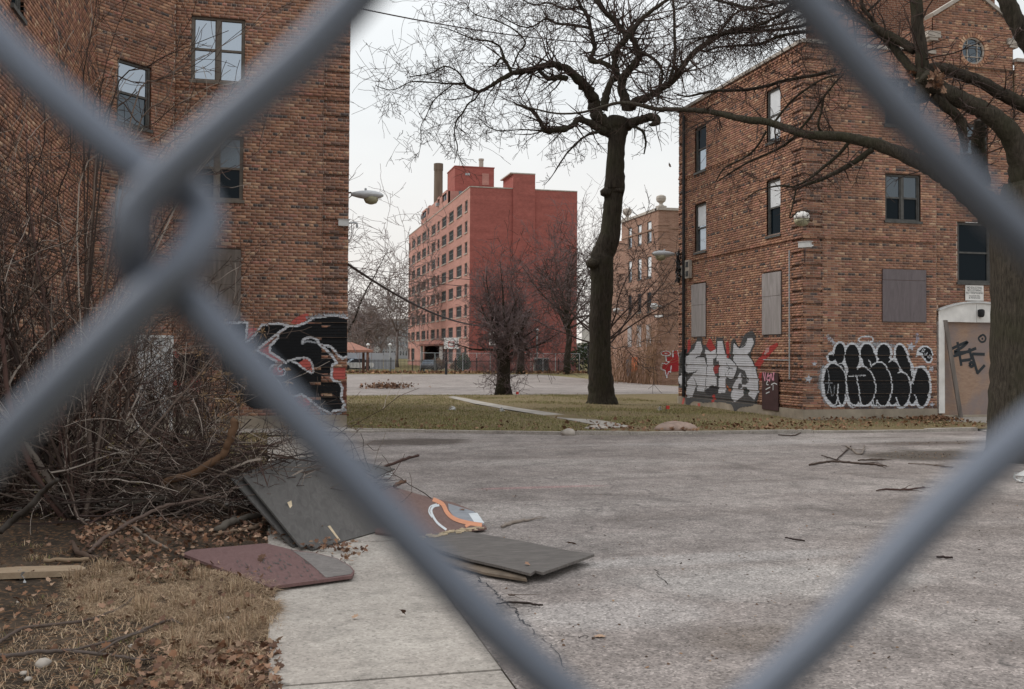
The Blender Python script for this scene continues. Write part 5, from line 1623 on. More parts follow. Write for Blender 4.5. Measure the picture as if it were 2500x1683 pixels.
def on_soil(sx, sy, off):
    z = 0.0
    for _ in range(8):
        d = ray(sx, sy); p = EYE+d*((z+off-H)/d.z); z = max(0, soil_z(p.x, p.y)) if p.x < 0 else .0
    return p
def branch_px(read, pts, off, label, col=None, t=None, name='fallen_branch', side=0, group='cut branches lying on the ground'):
    """one cut branch, traced at ground height + off (or at depth t)"""
    Q = []
    for i, p in enumerate(pts):
        sx, sy = read(p[0], p[1])
        o_ = off[i] if hasattr(off, '__len__') else off
        w = at_t(sx, sy, t) if t else (on_soil(sx, sy, o_) if o_ < .08 else on_g(sx, sy, o_))
        tt = (w-EYE).dot(_f); s1_, _ = read(p[0]+p[2], p[1])
        Q.append((w.x, w.y, w.z, (s1_-sx)*tt/FPX))
    S = smooth(Q, 5); v = [Vector(q[:3]) for q in S]; r = [max(.004, q[3])*R_.uniform(.88, 1.12) for q in S]
    for i in range(1, len(v)-1): v[i] += rv3(R_)*r[i]*.35
    m = CM(); m.cur = col or tuple(np.array(R_.choice(SHC))*R_.uniform(.8, 1.2)); m.tube(v, r, 8, keep=True)
    c0 = m.cur
    for _ in range(side):
        i = R_.randrange(1, len(v)-1); nd = ((v[i+1]-v[i]).normalized()+rv3(R_)*.8); nd.z = abs(nd.z)*.3
        m2p = [v[i]]; 
        for _k in range(4): nd = (nd.normalized()+rv3(R_)*.25); nd.z *= .4; m2p.append(m2p[-1]+nd.normalized()*R_.uniform(.03, .1))
        m.tube(m2p, [r[i]*.5*(1-.15*k) for k in range(5)], 4, keep=True)
    o = m.build(name, MAT['twig_pale'], None, smooth=True)
    return tag(o, label, 'branch', group)
BR = [
 (f3, [(565,690,13),(640,615,13),(800,512,13),(960,430,12),(1060,392,11),(1280,352,10),(1430,335,8)], [.03,.06,.12,.2,.25,.28,.3], 'long crooked branch slanting from the leaves up into the brush pile', (.12,.085,.07)),
 (f3, [(1050,240,28),(1130,285,26),(1230,322,22),(1330,360,16),(1440,410,9)], [.42,.38,.34,.3,.25], 'thick forked branch on the front of the brush pile', (.085,.062,.046), 10.9),
 (f3, [(1040,245,26),(1190,205,24),(1330,135,23),(1410,60,22),(1450,-20,24),(1490,-150,26)], [.42,.48,.52,.6,.72,.95], 'broken rusty brown branch standing up out of the brush pile', (.13,.075,.045), 10.85),
 (f3, [(690,392,13),(850,375,16),(960,360,14),(1080,345,10)], [.2,.22,.24,.24], 'short straight dark branch lying level in the brush', (.06,.05,.04), 10.8),
 (f3, [(1350,580,9),(1450,558,10),(1540,545,11),(1640,520,16),(1730,478,20)], .06, 'branch with a bare pale tip under the dark plywood', (.17,.12,.085)),
 (f3, [(1370,545,22),(1460,500,24),(1560,470,22),(1640,455,16)], .1, 'stubby grey branch with knots beside the plywood corner', (.10,.085,.07)),
 (f3, [(705,452,6),(850,532,9),(950,605,9),(1055,662,7)], .05, 'thin pale branch crossing the long crooked one', (.19,.15,.12)),
 (f3, [(460,622,10),(490,690,18),(560,712,16),(620,720,10)], .04, 'bent dark root-like branch beside the weathered plank', (.09,.06,.045)),
 (f3, [(275,740,14),(400,738,15),(560,733,13)], .03, 'short pale debarked branch just above the weathered plank', (.24,.17,.11)),
 (f3, [(0,560,20),(90,480,22),(190,395,20),(290,290,17),(360,230,14)], [.25,.35,.5,.65,.8], 'dark bent branch leaning up at the left edge', (.05,.042,.036)),
 (f3, [(-30,1275,11),(80,1200,11),(200,1158,11),(480,1128,10),(640,1088,9),(760,1040,8),(850,965,5)], .03, 'long thin curved branch on the bare soil, the upper of two', (.10,.075,.062)),
 (f3, [(-30,1345,16),(100,1338,14),(230,1318,13),(430,1312,12),(600,1325,11),(760,1345,10),(890,1368,7),(1000,1350,5)], .03, 'long thin branch along the bottom left soil', (.095,.075,.065)),
 (f3, [(450,1305,8),(620,1270,9),(780,1225,10),(900,1180,10),(1020,1130,9),(1090,1118,8),(1150,1145,6)], .04, 'thin branch rising to the dry grass from the bottom one', (.10,.078,.066)),
 (f3, [(620,1322,6),(740,1250,7),(850,1205,6),(930,1180,4)], .05, 'thin offshoot twig between the two bottom branches', (.10,.078,.066)),
]
for rd_, pts, off, lb, col, *tt_ in BR: branch_px(rd_, pts, off, lb, col, tt_[0] if tt_ else None)
f5w = Zf(1900, 1000, 3.8817)
for rd_, pts, lb, sd_ in (
 (f8, [(330,155,7),(420,125,9),(500,95,9),(575,75,7)], 'stick poking out from behind the dark plywood', 0),
 (f8, [(1065,1015,4),(1150,1003,7),(1250,1008,8),(1310,1018,7),(1362,1020,5)], 'curved pale stick on the asphalt by the crack', 0),
 (f8, [(1100,525,8),(1150,505,12),(1210,490,11),(1270,482,8)], 'small knotty dark twig on the asphalt behind the boards', 5),
 (f8, [(1140,955,4),(1160,958,6),(1185,955,4)], 'tiny curled twig near the curved stick', 2),
 (f5w, [(930,770,6),(1020,755,9),(1150,762,9),(1280,752,9),(1390,738,7)], 'bare forked twig lying on open asphalt, right of centre', 5),
 (f5w, [(295,525,9),(420,500,10),(520,492,9),(640,498,9),(800,512,10),(900,520,9),(1025,535,6)], 'largest twig of the scattered sticks below the bubble graffiti', 10),
 (f5w, [(540,488,5),(600,430,6),(660,375,6),(690,345,5)], 'thin twig sticking up from the scattered sticks', 3),
 (f5w, [(640,345,7),(700,380,9),(760,420,10),(800,405,8),(815,340,5)], 'tangled little twig with dry leaves near the dirt patches', 6),
 (f5w, [(755,482,6),(850,478,7),(1015,475,5)], 'straight twig just above the largest one', 3),
 (f5w, [(410,435,4),(480,455,6),(560,480,5)], 'short twig at the left of the scattered sticks', 2),
 (f5w, [(66,1215,7),(140,1228,8),(250,1245,8)], 'reddish stick lying alone on the asphalt', 0),
 (f5w, [(1500,1395,10),(1580,1400,12),(1655,1405,10)], 'short reddish stick by the lower right wire', 0),
 (f5w, [(0,240,5),(120,246,6),(180,235,6),(245,200,4)], 'thin twig on the lot below the corner of the right block', 2),
 (f5w, [(1230,512,4),(1420,520,5),(1560,538,6),(1660,548,7)], 'thin twig below the round dirt patch', 2)):
    w0 = on_g(*rd_(*pts[0][:2]))
    branch_px(rd_, pts, .012+max(q[2] for q in pts)*.0004*(w0-EYE).length*.4 if False else .02, lb, None, side=sd_, name='twig', group='twigs scattered on the lot')

# ---- plywood sheets
def plate(name, top, thick, mat, label, cat='plywood sheet', group='plywood sheets dumped by the path'):
    top = [Vector(p) for p in top]
    nrm = (top[1]-top[0]).cross(top[-1]-top[0]).normalized()
    if nrm.z < 0: nrm = -nrm; top = top[::-1]
    n = len(top); m = MB()
    bot = [p-nrm*thick for p in top]
    m.add([tuple(p) for p in top]+[tuple(p) for p in bot], [tuple(range(n)), tuple(range(2*n-1, n-1, -1))]+[(i, n+i, n+(i+1) % n, (i+1) % n) for i in range(n)])
    o = m.build(name, mat, None)
    tag(o, label, cat, group); return o, nrm
PLY['dark'] = plywood('plywood_dark', (.062,.057,.053), (.105,.097,.091), (5, 1, 1), 3, .75)
PLY['grey2'] = plywood('plywood_weathered', (.085,.076,.070), (.165,.147,.135), (1, 5, 1), 4, .85)
PLY['maroon'] = plywood('plywood_maroon', (.125,.070,.066), (.175,.102,.096), (4, 1.5, 1), 5, .8)
PLY['brown'] = plywood('plywood_brown', (.14,.085,.075), (.21,.135,.115), (4, 1, 1), 4, .85)
PLY['edge'] = simple('plywood_edge', (.15,.115,.085), .3, 10, .9)
a1 = on_g(757, 1344, .03); a2 = on_g(944, 1292, .03); a4 = Vector(at_t(589, 1157, 1.37*FPX/(1157-858)))
nA = (a2-a1).cross(a4-a1).normalized()
hitA = lambda sx, sy: on_plane(sx, sy, a1, nA)
topA = [hitA(589,1157), hitA(690,1120), hitA(800,1112), hitA(872,1125), hitA(930,1215), hitA(948,1290), hitA(764,1342), hitA(748,1330), hitA(742,1335), hitA(735,1336)]
sheetA, _n = plate('plywood_sheet', topA, .022, PLY['dark'], 'largest charcoal plywood sheet propped on the brush pile, with splintered holes')
if nA.z < 0: nA = -nA
def patch(pts, hit, nrm, lift, mat, name, parent):
    m = MB(); m.poly([hit(*p)+nrm*lift for p in pts]); 
    q = m.build(name, mat, parent); return q
MAT['raw_wood'] = simple('raw_wood', (.50,.40,.27), .25, 9, .9)
patch([f3(2070,525), f3(2085,520), f3(2150,612), f3(2140,616)], hitA, nA, .003, MAT['raw_wood'], 'splinter', sheetA)
patch([f3(1815,375), f3(1840,362), f3(1846,395), f3(1832,412)], hitA, nA, .003, MAT['raw_wood'], 'splinter', sheetA)
patch([f3(1800,385), f3(1815,378), f3(1822,400)], hitA, nA, .0035, MAT['black_metal'], 'hole', sheetA)
topA2 = [p-nA*.05+Vector((-.10,.02,0)) for p in topA[:6]]+[hitA(745,1325)-nA*.05+Vector((-.10,.03,0))]
plate('plywood_sheet', topA2, .02, PLY['dark'], 'second dark plywood sheet hidden just beneath the largest one')
hD = lambda sx, sy: on_g(sx, sy, .06)
topD = [hD(*f3(*p)) for p in ((1152,695),(1210,672),(1680,630),(1850,672),(1990,690),(2130,725),(2215,775),(2240,805),(2225,835),(1700,905))]
sheetD, _n = plate('plywood_sheet', topD, .025, PLY['maroon'], 'maroon painted sheet lying flat at the edge of the path')
PLY['frayed'] = plywood('plywood_frayed', (.10,.09,.085), (.26,.235,.22), (1, 5, 1), 9, .95)
patch([f3(1850,680), f3(1990,695), f3(2130,730), f3(2210,780), f3(2230,810), f3(2215,828), f3(2060,850), f3(1960,760)], hD, Vector((0,0,1)), .003, PLY['frayed'], 'frayed_patch', sheetD)
# peeled flakes on the maroon sheet
fl = MB()
for _ in range(110):
    x_, y_ = R_.gauss(1790, 170), R_.gauss(775, 55)
    q = [f3(x_, y_), f3(x_+R_.uniform(8, 22), y_+R_.uniform(10, 22)), f3(x_+R_.uniform(2, 10), y_+R_.uniform(10, 18))]
    if not (640 < y_ < 880): continue
    fl.poly([hD(*p)+Vector((0,0,.0028)) for p in q])
fl.build('peeled_flakes', PLY['dark'], sheetD, kind='stuff')
hC = lambda sx, sy: on_g(sx, sy, .09)
topC = [hC(*f8(*p)) for p in ((560,600),(700,565),(830,545),(1250,620),(1480,668),(1685,700),(1360,815),(1312,803),(1282,822),(1100,775),(900,730),(700,670))]
sheetC, _n = plate('plywood_sheet', topC, .022, PLY['grey2'], 'grey weathered plywood sheet on the asphalt with a notched corner and a leaf')
topC2 = [p+Vector((-.14,-.02,-.045)) for p in (topC[0], topC[2], topC[3], topC[6], topC[9], topC[11])]
plate('plywood_sheet', topC2, .02, PLY['edge'], 'pale edged sheet under the grey weathered one')
hB = lambda sx, sy: on_g(sx, sy, .045)
topB = [hB(*f8(*p)) for p in ((330,262),(430,278),(660,345),(790,372),(925,425),(1005,532),(830,552),(560,598),(300,560))]
sheetB, _n = plate('plywood_sheet', topB, .022, PLY['brown'], 'brown plywood sheet with orange and white spray paint')
MAT['paint_orange'] = simple('paint_orange', (.62,.27,.15), .12, 8, .7)
MAT['paint_white'] = simple('paint_white', (.62,.64,.65), .1, 8, .7)
MAT['paint_grey'] = simple('paint_grey', (.25,.26,.28), .15, 8, .7)
def stroke_on(read, pts, w, hit, nrm, lift, mat, parent, name='spray_paint'):
    S = smooth(pts, 4); m = MB(); L = []; Rr = []
    for i in range(len(S)):
        a = S[max(0, i-1)]; b = S[min(len(S)-1, i+1)]; d = np.array(b)-np.array(a); d = d/(np.hypot(*d)+1e-9)
        nn = np.array((-d[1], d[0]))*w/2
        L.append(hit(*read(*(S[i]+nn)))+nrm*lift); Rr.append(hit(*read(*(S[i]-nn)))+nrm*lift)
    m.add([tuple(p) for p in L]+[tuple(p) for p in Rr], [(i, i+1, len(L)+i+1, len(L)+i) for i in range(len(L)-1)])
    return m.build(name, mat, parent)
UPV = Vector((0,0,1))
patch([f8(760,380), f8(925,430), f8(990,515), f8(870,500), f8(800,470), f8(765,420)], hB, UPV, .003, MAT['paint_grey'], 'spray_paint', sheetB)
stroke_on(f8, [(665,355),(725,385),(755,440),(800,478),(880,503),(975,518)], 26, hB, UPV, .005, MAT['paint_orange'], sheetB)
stroke_on(f8, [(870,528),(910,510),(960,518)], 18, hB, UPV, .0055, MAT['paint_orange'], sheetB)
stroke_on(f8, [(705,392),(668,402),(655,435),(690,500),(750,548)], 14, hB, UPV, .0045, MAT['paint_white'], sheetB)
stroke_on(f8, [(690,385),(650,400),(640,435),(660,470)], 8, hB, UPV, .0045, MAT['paint_white'], sheetB)
patch([f8(890,445), f8(945,440), f8(990,505), f8(925,498)], hB, UPV, .0045, MAT['paint_white'], 'spray_paint', sheetB)
ra = MB()
for _ in range(60):
    x_ = R_.uniform(560, 960); y_ = lerp(600, 535, (x_-560)/400)+R_.uniform(-10, 14)
    p = hC(*f8(x_, y_))+Vector((0,0,.004)); ra.obox(p, Vector((R_.uniform(.02,.07), R_.uniform(-.01,.01), 0)), Vector((0, R_.uniform(.01,.025), 0)), Vector((0,0,R_.uniform(.004,.012))))
ra.build('splintered_edge', MAT['raw_wood'], sheetC, kind='stuff')
pE = [on_g(*f8(*p), .25) for p in ((190,108),(330,140),(425,158),(300,212),(220,170))]
plate('plywood_sheet', pE, .02, PLY['dark'], 'dark broken sheet furthest back, behind the diagonal wire')
m = MB(); q0 = on_g(*f8(300,215), .05); m.obox(q0, (.22,.02,0), (.06,.18,0), (0,0,.1)); m.build('crumpled_paper', MAT['frame_white'], None, label='scrap of white rubbish beside the furthest sheet', cat='litter')
branch_px(f8, [(420,270,12),(455,252,13),(490,238,10)], .1, 'cut branch stub beside the white rubbish scrap', (.13,.075,.05))
# weathered plank and stones at the left
pk = [on_soil(*f3(*p), .06) for p in ((-60,790),(130,776),(500,768),(545,785),(520,800),(-60,822))]
plate('plank', pk, .05, plywood('plank_old', (.22,.155,.10), (.38,.29,.20), (1, 9, 1), 6, .9), 'weathered grey brown plank on the soil at the left', 'plank', None)
for i, (x_, y_, s_, lb) in enumerate(((272,1408,.045,'pale fist sized stone on the bare soil'), (150,1462,.022,'small pale pebble near the bottom left corner'), (120,1005,.02,'small white pebble on soil, under the plank'), (1437,1110,.018,'small pale pebble in the dry grass'),
                                      (180,1498,.022,'pale pebble at the very bottom left'), (830,1290,.02,'pale pebble below the offshoot twig'))):
    p = on_soil(*f3(x_, y_), 0); bm = bmesh.new(); bmesh.ops.create_icosphere(bm, subdivisions=2, radius=s_)
    for v in bm.verts: v.co *= 1+R_.uniform(-.16, .16); v.co.z *= .65
    me = bpy.data.meshes.new('stone'); bm.to_mesh(me); bm.free(); me.materials.append(MAT['stone']); me.shade_smooth()
    o = link_mesh('stone', me, None, label=lb, cat='stone', group='stones on the soil'); o.location = p+Vector((0,0,s_*.4))
m = MB(); rr2 = random.Random(3)
for _ in range(26):
    p = on_g(*f3(rr2.gauss(145, 28), rr2.gauss(825, 10)), .02+.03*rr2.random()); d = rv3(rr2)*.05; m.add([tuple(p), tuple(p+d), tuple(p+rv3(rr2)*.05)], [(0,1,2)])
m.build('plastic_scrap', MAT['grey_metal'], None, kind='stuff', label='crumpled grey plastic scrap under the weathered plank', cat='litter')
# single leaves lying on the sheets and the lot
def single_leaf(sx, sy, off, size, lb):
    p = on_g(sx, sy, off) if not callable(off) else off(sx, sy)
    o = leaves_np('fallen_leaf', [tuple(p)], size, kind=None, tilt=.35); return tag(o, lb, 'leaf', 'single fallen leaves')
for read, x_, y_, off, s_, lb in ((f8,1540,640,.13,.17,'upright brown leaf at the far edge of the grey weathered sheet'), (f8,1262,768,.095,.12,'brown leaf lying on the grey weathered sheet'),
        (f3,1655,725,.066,.14,'dark curled leaf on the maroon sheet'), (f8,1180,335,.01,.16,'clump of pale brown leaves on the asphalt behind the boards'), (f8,1720,1215,.01,.16,'brown leaf clump on the asphalt, lower middle'),
        (f8,470,1082,.03,.13,'brown leaf curl in the slab joint of the path'), (f8,175,1098,.03,.10,'small brown leaf on the left end of the slab joint'),
        (f3,1955,888,.02,.09,'orange leaf at the front edge of the maroon sheet'), (f8,850,415,.06,.11,'dark leaf on the painted brown sheet')):
    single_leaf(*read(x_, y_), off, s_*.6, lb)
# dry weeds growing in front of the left graffiti and at the kerb
def weed(b, h, n, label, col):
    o_m = CM(); 
    for _ in range(n):
        o_m.cur = tuple(np.array(col)*R_.uniform(.7, 1.3))
        d = Vector((R_.gauss(0,.25), R_.gauss(0,.2), 1)).normalized(); p = b+Vector((R_.gauss(0,.06), R_.gauss(0,.05), 0)); pts = [p]; L = h*R_.uniform(.6, 1.1)
        for k in range(6): d = (d+rv3(R_)*.13).normalized(); pts.append(pts[-1]+d*L/6)
        o_m.tube(pts, [.006*(1-.12*k) for k in range(7)], 3, keep=True)
        for k in range(2, 7):
            for _j in range(9):
                dd = (rv3(R_)+Vector((0,0,.5))).normalized(); q = pts[k]; o_m.tube([q, q+dd*.05, q+dd*.10+Vector((0,0,-.02))], [.004, .011, .003], 3, keep=True)
    return tag(o_m.build('dry_weed', MAT['twig_pale'], None), label, 'weed', 'dry seed headed weeds')
w1 = at_t(655*DS, 940*DS, 20.0); w1.z = 0
weed(w1, 1.45, 9, 'tawny seed headed weed in front of the black graffiti', (.33,.22,.12))
w2 = at_t(500*DS, 940*DS, 14.5); w2.z = 0
weed(w2, 2.25, 10, 'taller tawny weed before the boarded window of the left block', (.30,.20,.115))
# rocks, rubbish and flags by the kerb and lawn
def rock(sx, sy, s_, lb, sq=.55, mat='stone', off=.05):
    p = on_g(sx, sy, off); bm = bmesh.new(); bmesh.ops.create_icosphere(bm, subdivisions=3, radius=s_)
    for v in bm.verts:
        v.co *= 1+.14*math.sin(v.co.x*9/s_*.3+v.co.y*5)+R_.uniform(-.04, .04); v.co.z *= sq; v.co.x *= 1.25
    me = bpy.data.meshes.new('rock'); bm.to_mesh(me); bm.free(); me.materials.append(MAT[mat]); me.shade_smooth()
    o = link_mesh('rock', me, None, label=lb, cat='rock', group='rocks along the kerb'); o.location = p
MAT['rock_pink'] = simple('rock_pinkish', (.30,.22,.18), .3, 5, .95, .3)
f5z = Zf(800, 540, 2.588)
rock(*f5z(2185, 1318), .42, 'pinkish boulder half sunk beside the kerb, under the silver graffiti', .45, 'rock_pink')
rock(*f5z(1690, 1312), .24, 'pale flat rock where the worn path meets the kerb', .35)
rock(*f5z(1515, 1340), .13, 'small grey rock at the kerb left of the worn path', .8)
def scrap(sx, sy, s_, lb, mat='frame_white', off=.06):
    m = MB(); p = on_g(sx, sy, off)
    for _ in range(12): m.add([tuple(p+rv3(R_)*s_*.5) for _k in range(3)], [(0,1,2)])
    tag(m.build('litter', MAT[mat], None), lb, 'litter', 'scraps of litter')
MAT['flag_red'] = simple('marker_red', (.55,.06,.05), .1, 5, .7)
scrap(*f5z(455, 1048), .35, 'white rubbish beside the leaf heap on the court', off=.1)
scrap(*f5z(785, 1195), .28, 'white scrap on the left lawn')
scrap(*f5z(1100, 1195), .2, 'white scrap beside the worn path', off=.08)
scrap(*f5z(2100, 1192), .25, 'white scrap on the lawn near the right block')
scrap(2495, 1168, .25, 'crumpled white wrapper on the lot at the right edge', off=.06)
for x_, y_, lb in ((1190,1108,'red marker flag beside the shaggy tree'), (2138,1212,'red marker flag on the lawn near the silver graffiti')):
    p = on_g(*f5z(x_, y_+18)); m = MB(); m.tube([p, p+Vector((0,0,.38))], .008, 4); fo = m.build('marker_flag', MAT['black_metal'], None, label=lb, cat='marker flag', group='red marker flags')
    m = MB(); m.box(p.x, p.x+.11, p.y-.006, p.y+.006, p.z+.2, p.z+.30); m.build('flag', MAT['flag_red'], fo)
# heap of leaves and twigs on the court
lc = on_g(*f5z(375, 1060)); pts = [(lc.x+R_.gauss(0,.7), lc.y+R_.gauss(0,.6), lc.z+abs(R_.gauss(0,.14))) for _ in range(420)]
tag(leaves_np('leaf_heap', pts, .17, tilt=.8), 'low heap of brown leaves and twigs on the court', 'leaf heap')
# ================================================================== lamps, cameras, pipes on the near blocks
def cobra(name_label, P, d, L, arm_from, cat='street lamp', scale=1.0):
    """cobra-head luminaire: P = centre, d = direction from the wall outward"""
    o = empty('street_lamp', arm_from, label=name_label, cat=cat, group='cobra head lamps on the walls')
    d = Vector(d).normalized(); s = Vector((0,0,1)).cross(d).normalized(); up = d.cross(s)
    prof = [(-.50,.03,.05),(-.42,.11,.07),(-.25,.20,.11),(0,.26,.14),(.22,.25,.13),(.40,.18,.09),(.50,.04,.03)]
    def shell(m, lo, hi, zo):
        vs = []; fs = []; n = 12
        for x_, w, h in prof:
            for k in range(n):
                q = lo+(hi-lo)*k/(n-1)
                vs.append(tuple(P+d*(x_*L)+s*(w*L*math.cos(q))+up*(h*L*math.sin(q)+zo)))
        for i in range(len(prof)-1):
            for k in range(n-1): fs.append((i*n+k, i*n+k+1, (i+1)*n+k+1, (i+1)*n+k))
        m.add(vs, fs)
    m = MB(); shell(m, 0, math.pi, 0); shell(m, math.pi, 2*math.pi, 0); 
    for k in (0,): m.lathe(P+d*(-.05*L)+up*(.12*L), [(.035*L,0),(.035*L,.05*L),(.045*L,.06*L),(.02*L,.09*L)], 8)
    m.build('lamp_head', MAT['lamp_shell'], o, smooth=True)
    m = MB(); m.lathe(P+d*(.12*L)-up*(.02*L), [(.23*L,-.04*L),(.22*L,-.14*L),(.17*L,-.23*L),(.06*L,-.27*L)], 14); m.build('lens', MAT['lamp_lens'], o, smooth=True)
    m = MB(); m.tube([arm_from, arm_from.lerp(P-d*(.45*L), .5)+Vector((0,0,.03)), P-d*(.40*L)], .022, 7)
    m.tube([arm_from-Vector((0,0,.14)), P-d*(.45*L)-Vector((0,0,.02))], .012, 5); m.build('arm', MAT['rust'], o)
    return o
f4c = Zf(800, 0, 2.588)
P = on_y(*f4c(250, 1232), YL+.35)
cobra('grey cobra head lamp on the edge of the left block, over the yard', P, (1,0,0), .80, Vector((XB, YL+.35, P.z+.02)))
f7c = Zf(1600, 540, 2.588)
P = on_y(*f7c(50, 208), YF-.25)
cobra('grey cobra head lamp on the far corner of the right block', P, (-1,0,0), .85, Vector((XR, YF-.25, P.z)))
def camera_box(P, ax, L, lb, mount):
    o = empty('security_camera', P, label=lb, cat='security camera', group='white security cameras')
    ax = Vector(ax).normalized(); s = Vector((0,0,1)).cross(ax)
    m = MB(); m.obox(P-ax*L/2-s*.07-Vector((0,0,.075)), ax*L, s*.14, Vector((0,0,.15))); m.obox(P-ax*(L/2+.02)-s*.085+Vector((0,0,.0755)), ax*(L+.05), s*.17, Vector((0,0,.012)))
    m.build('housing', MAT['frame_white'], o)
    m = MB(); m.tube([mount, mount.lerp(P, .6)+Vector((0,0,-.05)), P-Vector((0,0,.07))], .022, 7); m.build('bracket', MAT['frame_white'], o)
    return o
P = on_y(*f4c(100, 1410), YL-.14)
cb = camera_box(P, (1,0,0), .25, 'white security camera box on the right edge of the left block', Vector((P.x, YL, P.z-.02)))
m = MB(); q = P+Vector((.13,0,.0)); m.tube([q, q+Vector((.12,0,.02)), q+Vector((.19,0,.0)), q+Vector((.20,0,-.10))], [.02,.02,.024,.028], 8); m.build('elbow', MAT['grey_metal'], cb)
m = MB(); m.tube([q+Vector((.06,0,0)), q+Vector((.07,0,-.22)), q+Vector((.05,0,-.38)), q+Vector((0,0,-.42)), q+Vector((-.05,0,-.30))], .008, 5); m.build('loose_cable', MAT['wire_cable'], cb)
f6c = Zf(1600, 0, 2.588)
P = on_x(*f7c(945, 150), XR-.30); 
cb = camera_box(P, (.55,-.8,0), .32, 'white security camera box on the near corner of the right block', Vector((XR, P.y+.1, P.z)))
m = MB(); q = P+Vector((0,.05,-.07)); m.tube([q, q+Vector((.02,0,-.22)), q+Vector((.05,.05,-.40)), q+Vector((.12,.15,-.25)), q+Vector((.16,.2,.05))], .009, 5); m.build('loose_cable', MAT['wire_cable'], cb)
P = on_x(*f6c(925, 1385), XR-.32)
dl = empty('wall_lamp', P, label='white domed floodlight with a clear bowl on the corner of the right block', cat='wall lamp')
m = MB(); m.lathe(P, [(.215,-.0),(.21,.08),(.17,.16),(.08,.20),(.02,.205)], 18); m.build('dome', MAT['white_paint'], dl, smooth=True)
m = MB(); m.lathe(P-Vector((0,0,.002)), [(.205,0),(.20,-.07),(.16,-.15),(.09,-.19),(.02,-.20)], 18); m.build('bowl', MAT['lamp_lens'], dl, smooth=True)
m = MB(); m.tube([P+Vector((.1,0,.02)), Vector((XR+.02, P.y+.05, P.z-.02))], .04, 8); m.build('arm', MAT['rust'], dl)
# downpipe, cable bundle, boxes and conduit on the left face of the right block
up_ = rl.hit(*z7f(190, 300))[0]
m = MB(); m.tube([rl.P(up_, PL, .07), rl.P(up_, 3.2, .07), rl.P(up_, 6.2, .07), rl.P(up_, ZR-.25, .07)], .055, 8); m.build('downpipe', MAT['black_metal'], RB)
m = MB(); zc0 = rl.hit(*z7f(190, 200))[1]
for k in range(12):
    R2 = random.Random(k); pts = [rl.P(up_-.25+R2.gauss(0,.1), zc0+.05-.12*i+R2.gauss(0,.03), .10+R2.random()*.14) for i in range(10)]
    m.tube(pts, .016, 5)
m.build('cable_bundle', MAT['black_metal'], RB)
for (x0, y0, x1, y1, mt) in ((210, 250, 235, 360, 'stone'), (175, 285, 188, 345, 'stone')):
    r = rect_px(rl, *z7f(x0, y0), *z7f(x1, y1)); m = MB(); wbox(m, rl, *r, .03, .14); jb = m.build('meter_box', MAT[mt], RB)
    m = MB(); wbox(m, rl, r[0]+.06, r[1]-.06, r[3]-.25, r[3]-.06, .14, .15); wbox(m, rl, r[0]+.06, r[1]-.06, r[2]+.06, r[2]+.25, .14, .15); m.build('dark_opening', MAT['black_metal'], jb)
uc = rl.hit(*z7f(857, 600))[0]; zt0 = rl.hit(*z7f(857, 185))[1]; zb0 = rl.hit(*z7f(857, 1000))[1]
m = MB(); m.tube([rl.P(uc, zb0, .05), rl.P(uc, (zb0+zt0)/2, .05), rl.P(uc, zt0, .05)], .022, 6); m.build('conduit', MAT['grey_metal'], RB)
m = MB(); uc2 = rl.hit(*z7f(690, 877))[0]; zc2 = rl.hit(*z7f(690, 877))[1]; m.tube([rl.P(uc2, zc2, .045), rl.P(uc, zc2, .045)], .014, 5); m.build('conduit', MAT['grey_metal'], RB)
# dark painted hatch with a pink tag, low on the left face
r = rect_px(rl, *z7f(688, 955), *z7f(790, 1200)); m = MB(); wbox(m, rl, r[0], r[1], r[2], r[3], .05, .075)
MAT['hatch'] = simple('hatch_brown', (.060,.030,.030), .2, 3, .7)
hat = m.build('hatch', MAT['hatch'], RB)
# downpipe seam on the left block (thin dark joint) and small lamps on the third block
for (x_, y_, lb) in ((*mz3(305, 880), 'small white lamp on the near corner of the tan block'), (*mz3(18, 912), 'small white lamp beyond the big tree trunk, on the tan block')):
    P = on_x(x_, y_, XM-.6); o = empty('wall_lamp', P, label=lb, cat='wall lamp', group='small lamps on the tan block')
    m = MB(); m.lathe(P, [(.30,0),(.31,.12),(.25,.26),(.06,.33)], 12); m.build('shade', MAT['frame_white'], o, smooth=True)
    m = MB(); m.tube([P+Vector((.1,0,.1)), Vector((XM+.02, P.y, P.z+.1))], .06, 6); m.lathe(P-Vector((0,0,.001)), [(.24,0),(.19,-.13),(.06,-.2)], 10); m.build('bracket', MAT['grey_metal'], o)
P = on_x(*mz3(342, 948), XM-.3); camera_box(P, (.4,-.9,0), .8, 'small white security camera on the tan block', Vector((XM, P.y+.3, P.z)))

# ================================================================== cables
def cable(pts, sag, r, label):
    a, b = pts; n = 24; m = MB()
    q = [a.lerp(b, k/n)-Vector((0,0,sag*4*(k/n)*(1-k/n))) for k in range(n+1)]
    m.tube(q, r, 5); return m.build('overhead_cable', MAT['wire_cable'], None, label=label, cat='cable', group='overhead cables')
cable((at_t(600, -45, 27), at_t(1640, 110, 42)), .5, .022, 'overhead cable across the top sky into the big tree')
cable((Vector((XB, YL+6, at_t(840, 622, 30).z)), at_t(1300, 750, 85)), 1.9, .045, 'sagging dark cable from the left block towards the red tower')
cable((at_t(780, 640, 95), at_t(1420, 690, 105)), .6, .03, 'upper of the two thin cables before the red tower')
cable((at_t(780, 655, 97), at_t(1420, 700, 107)), .8, .03, 'lower of the two thin cables before the red tower')

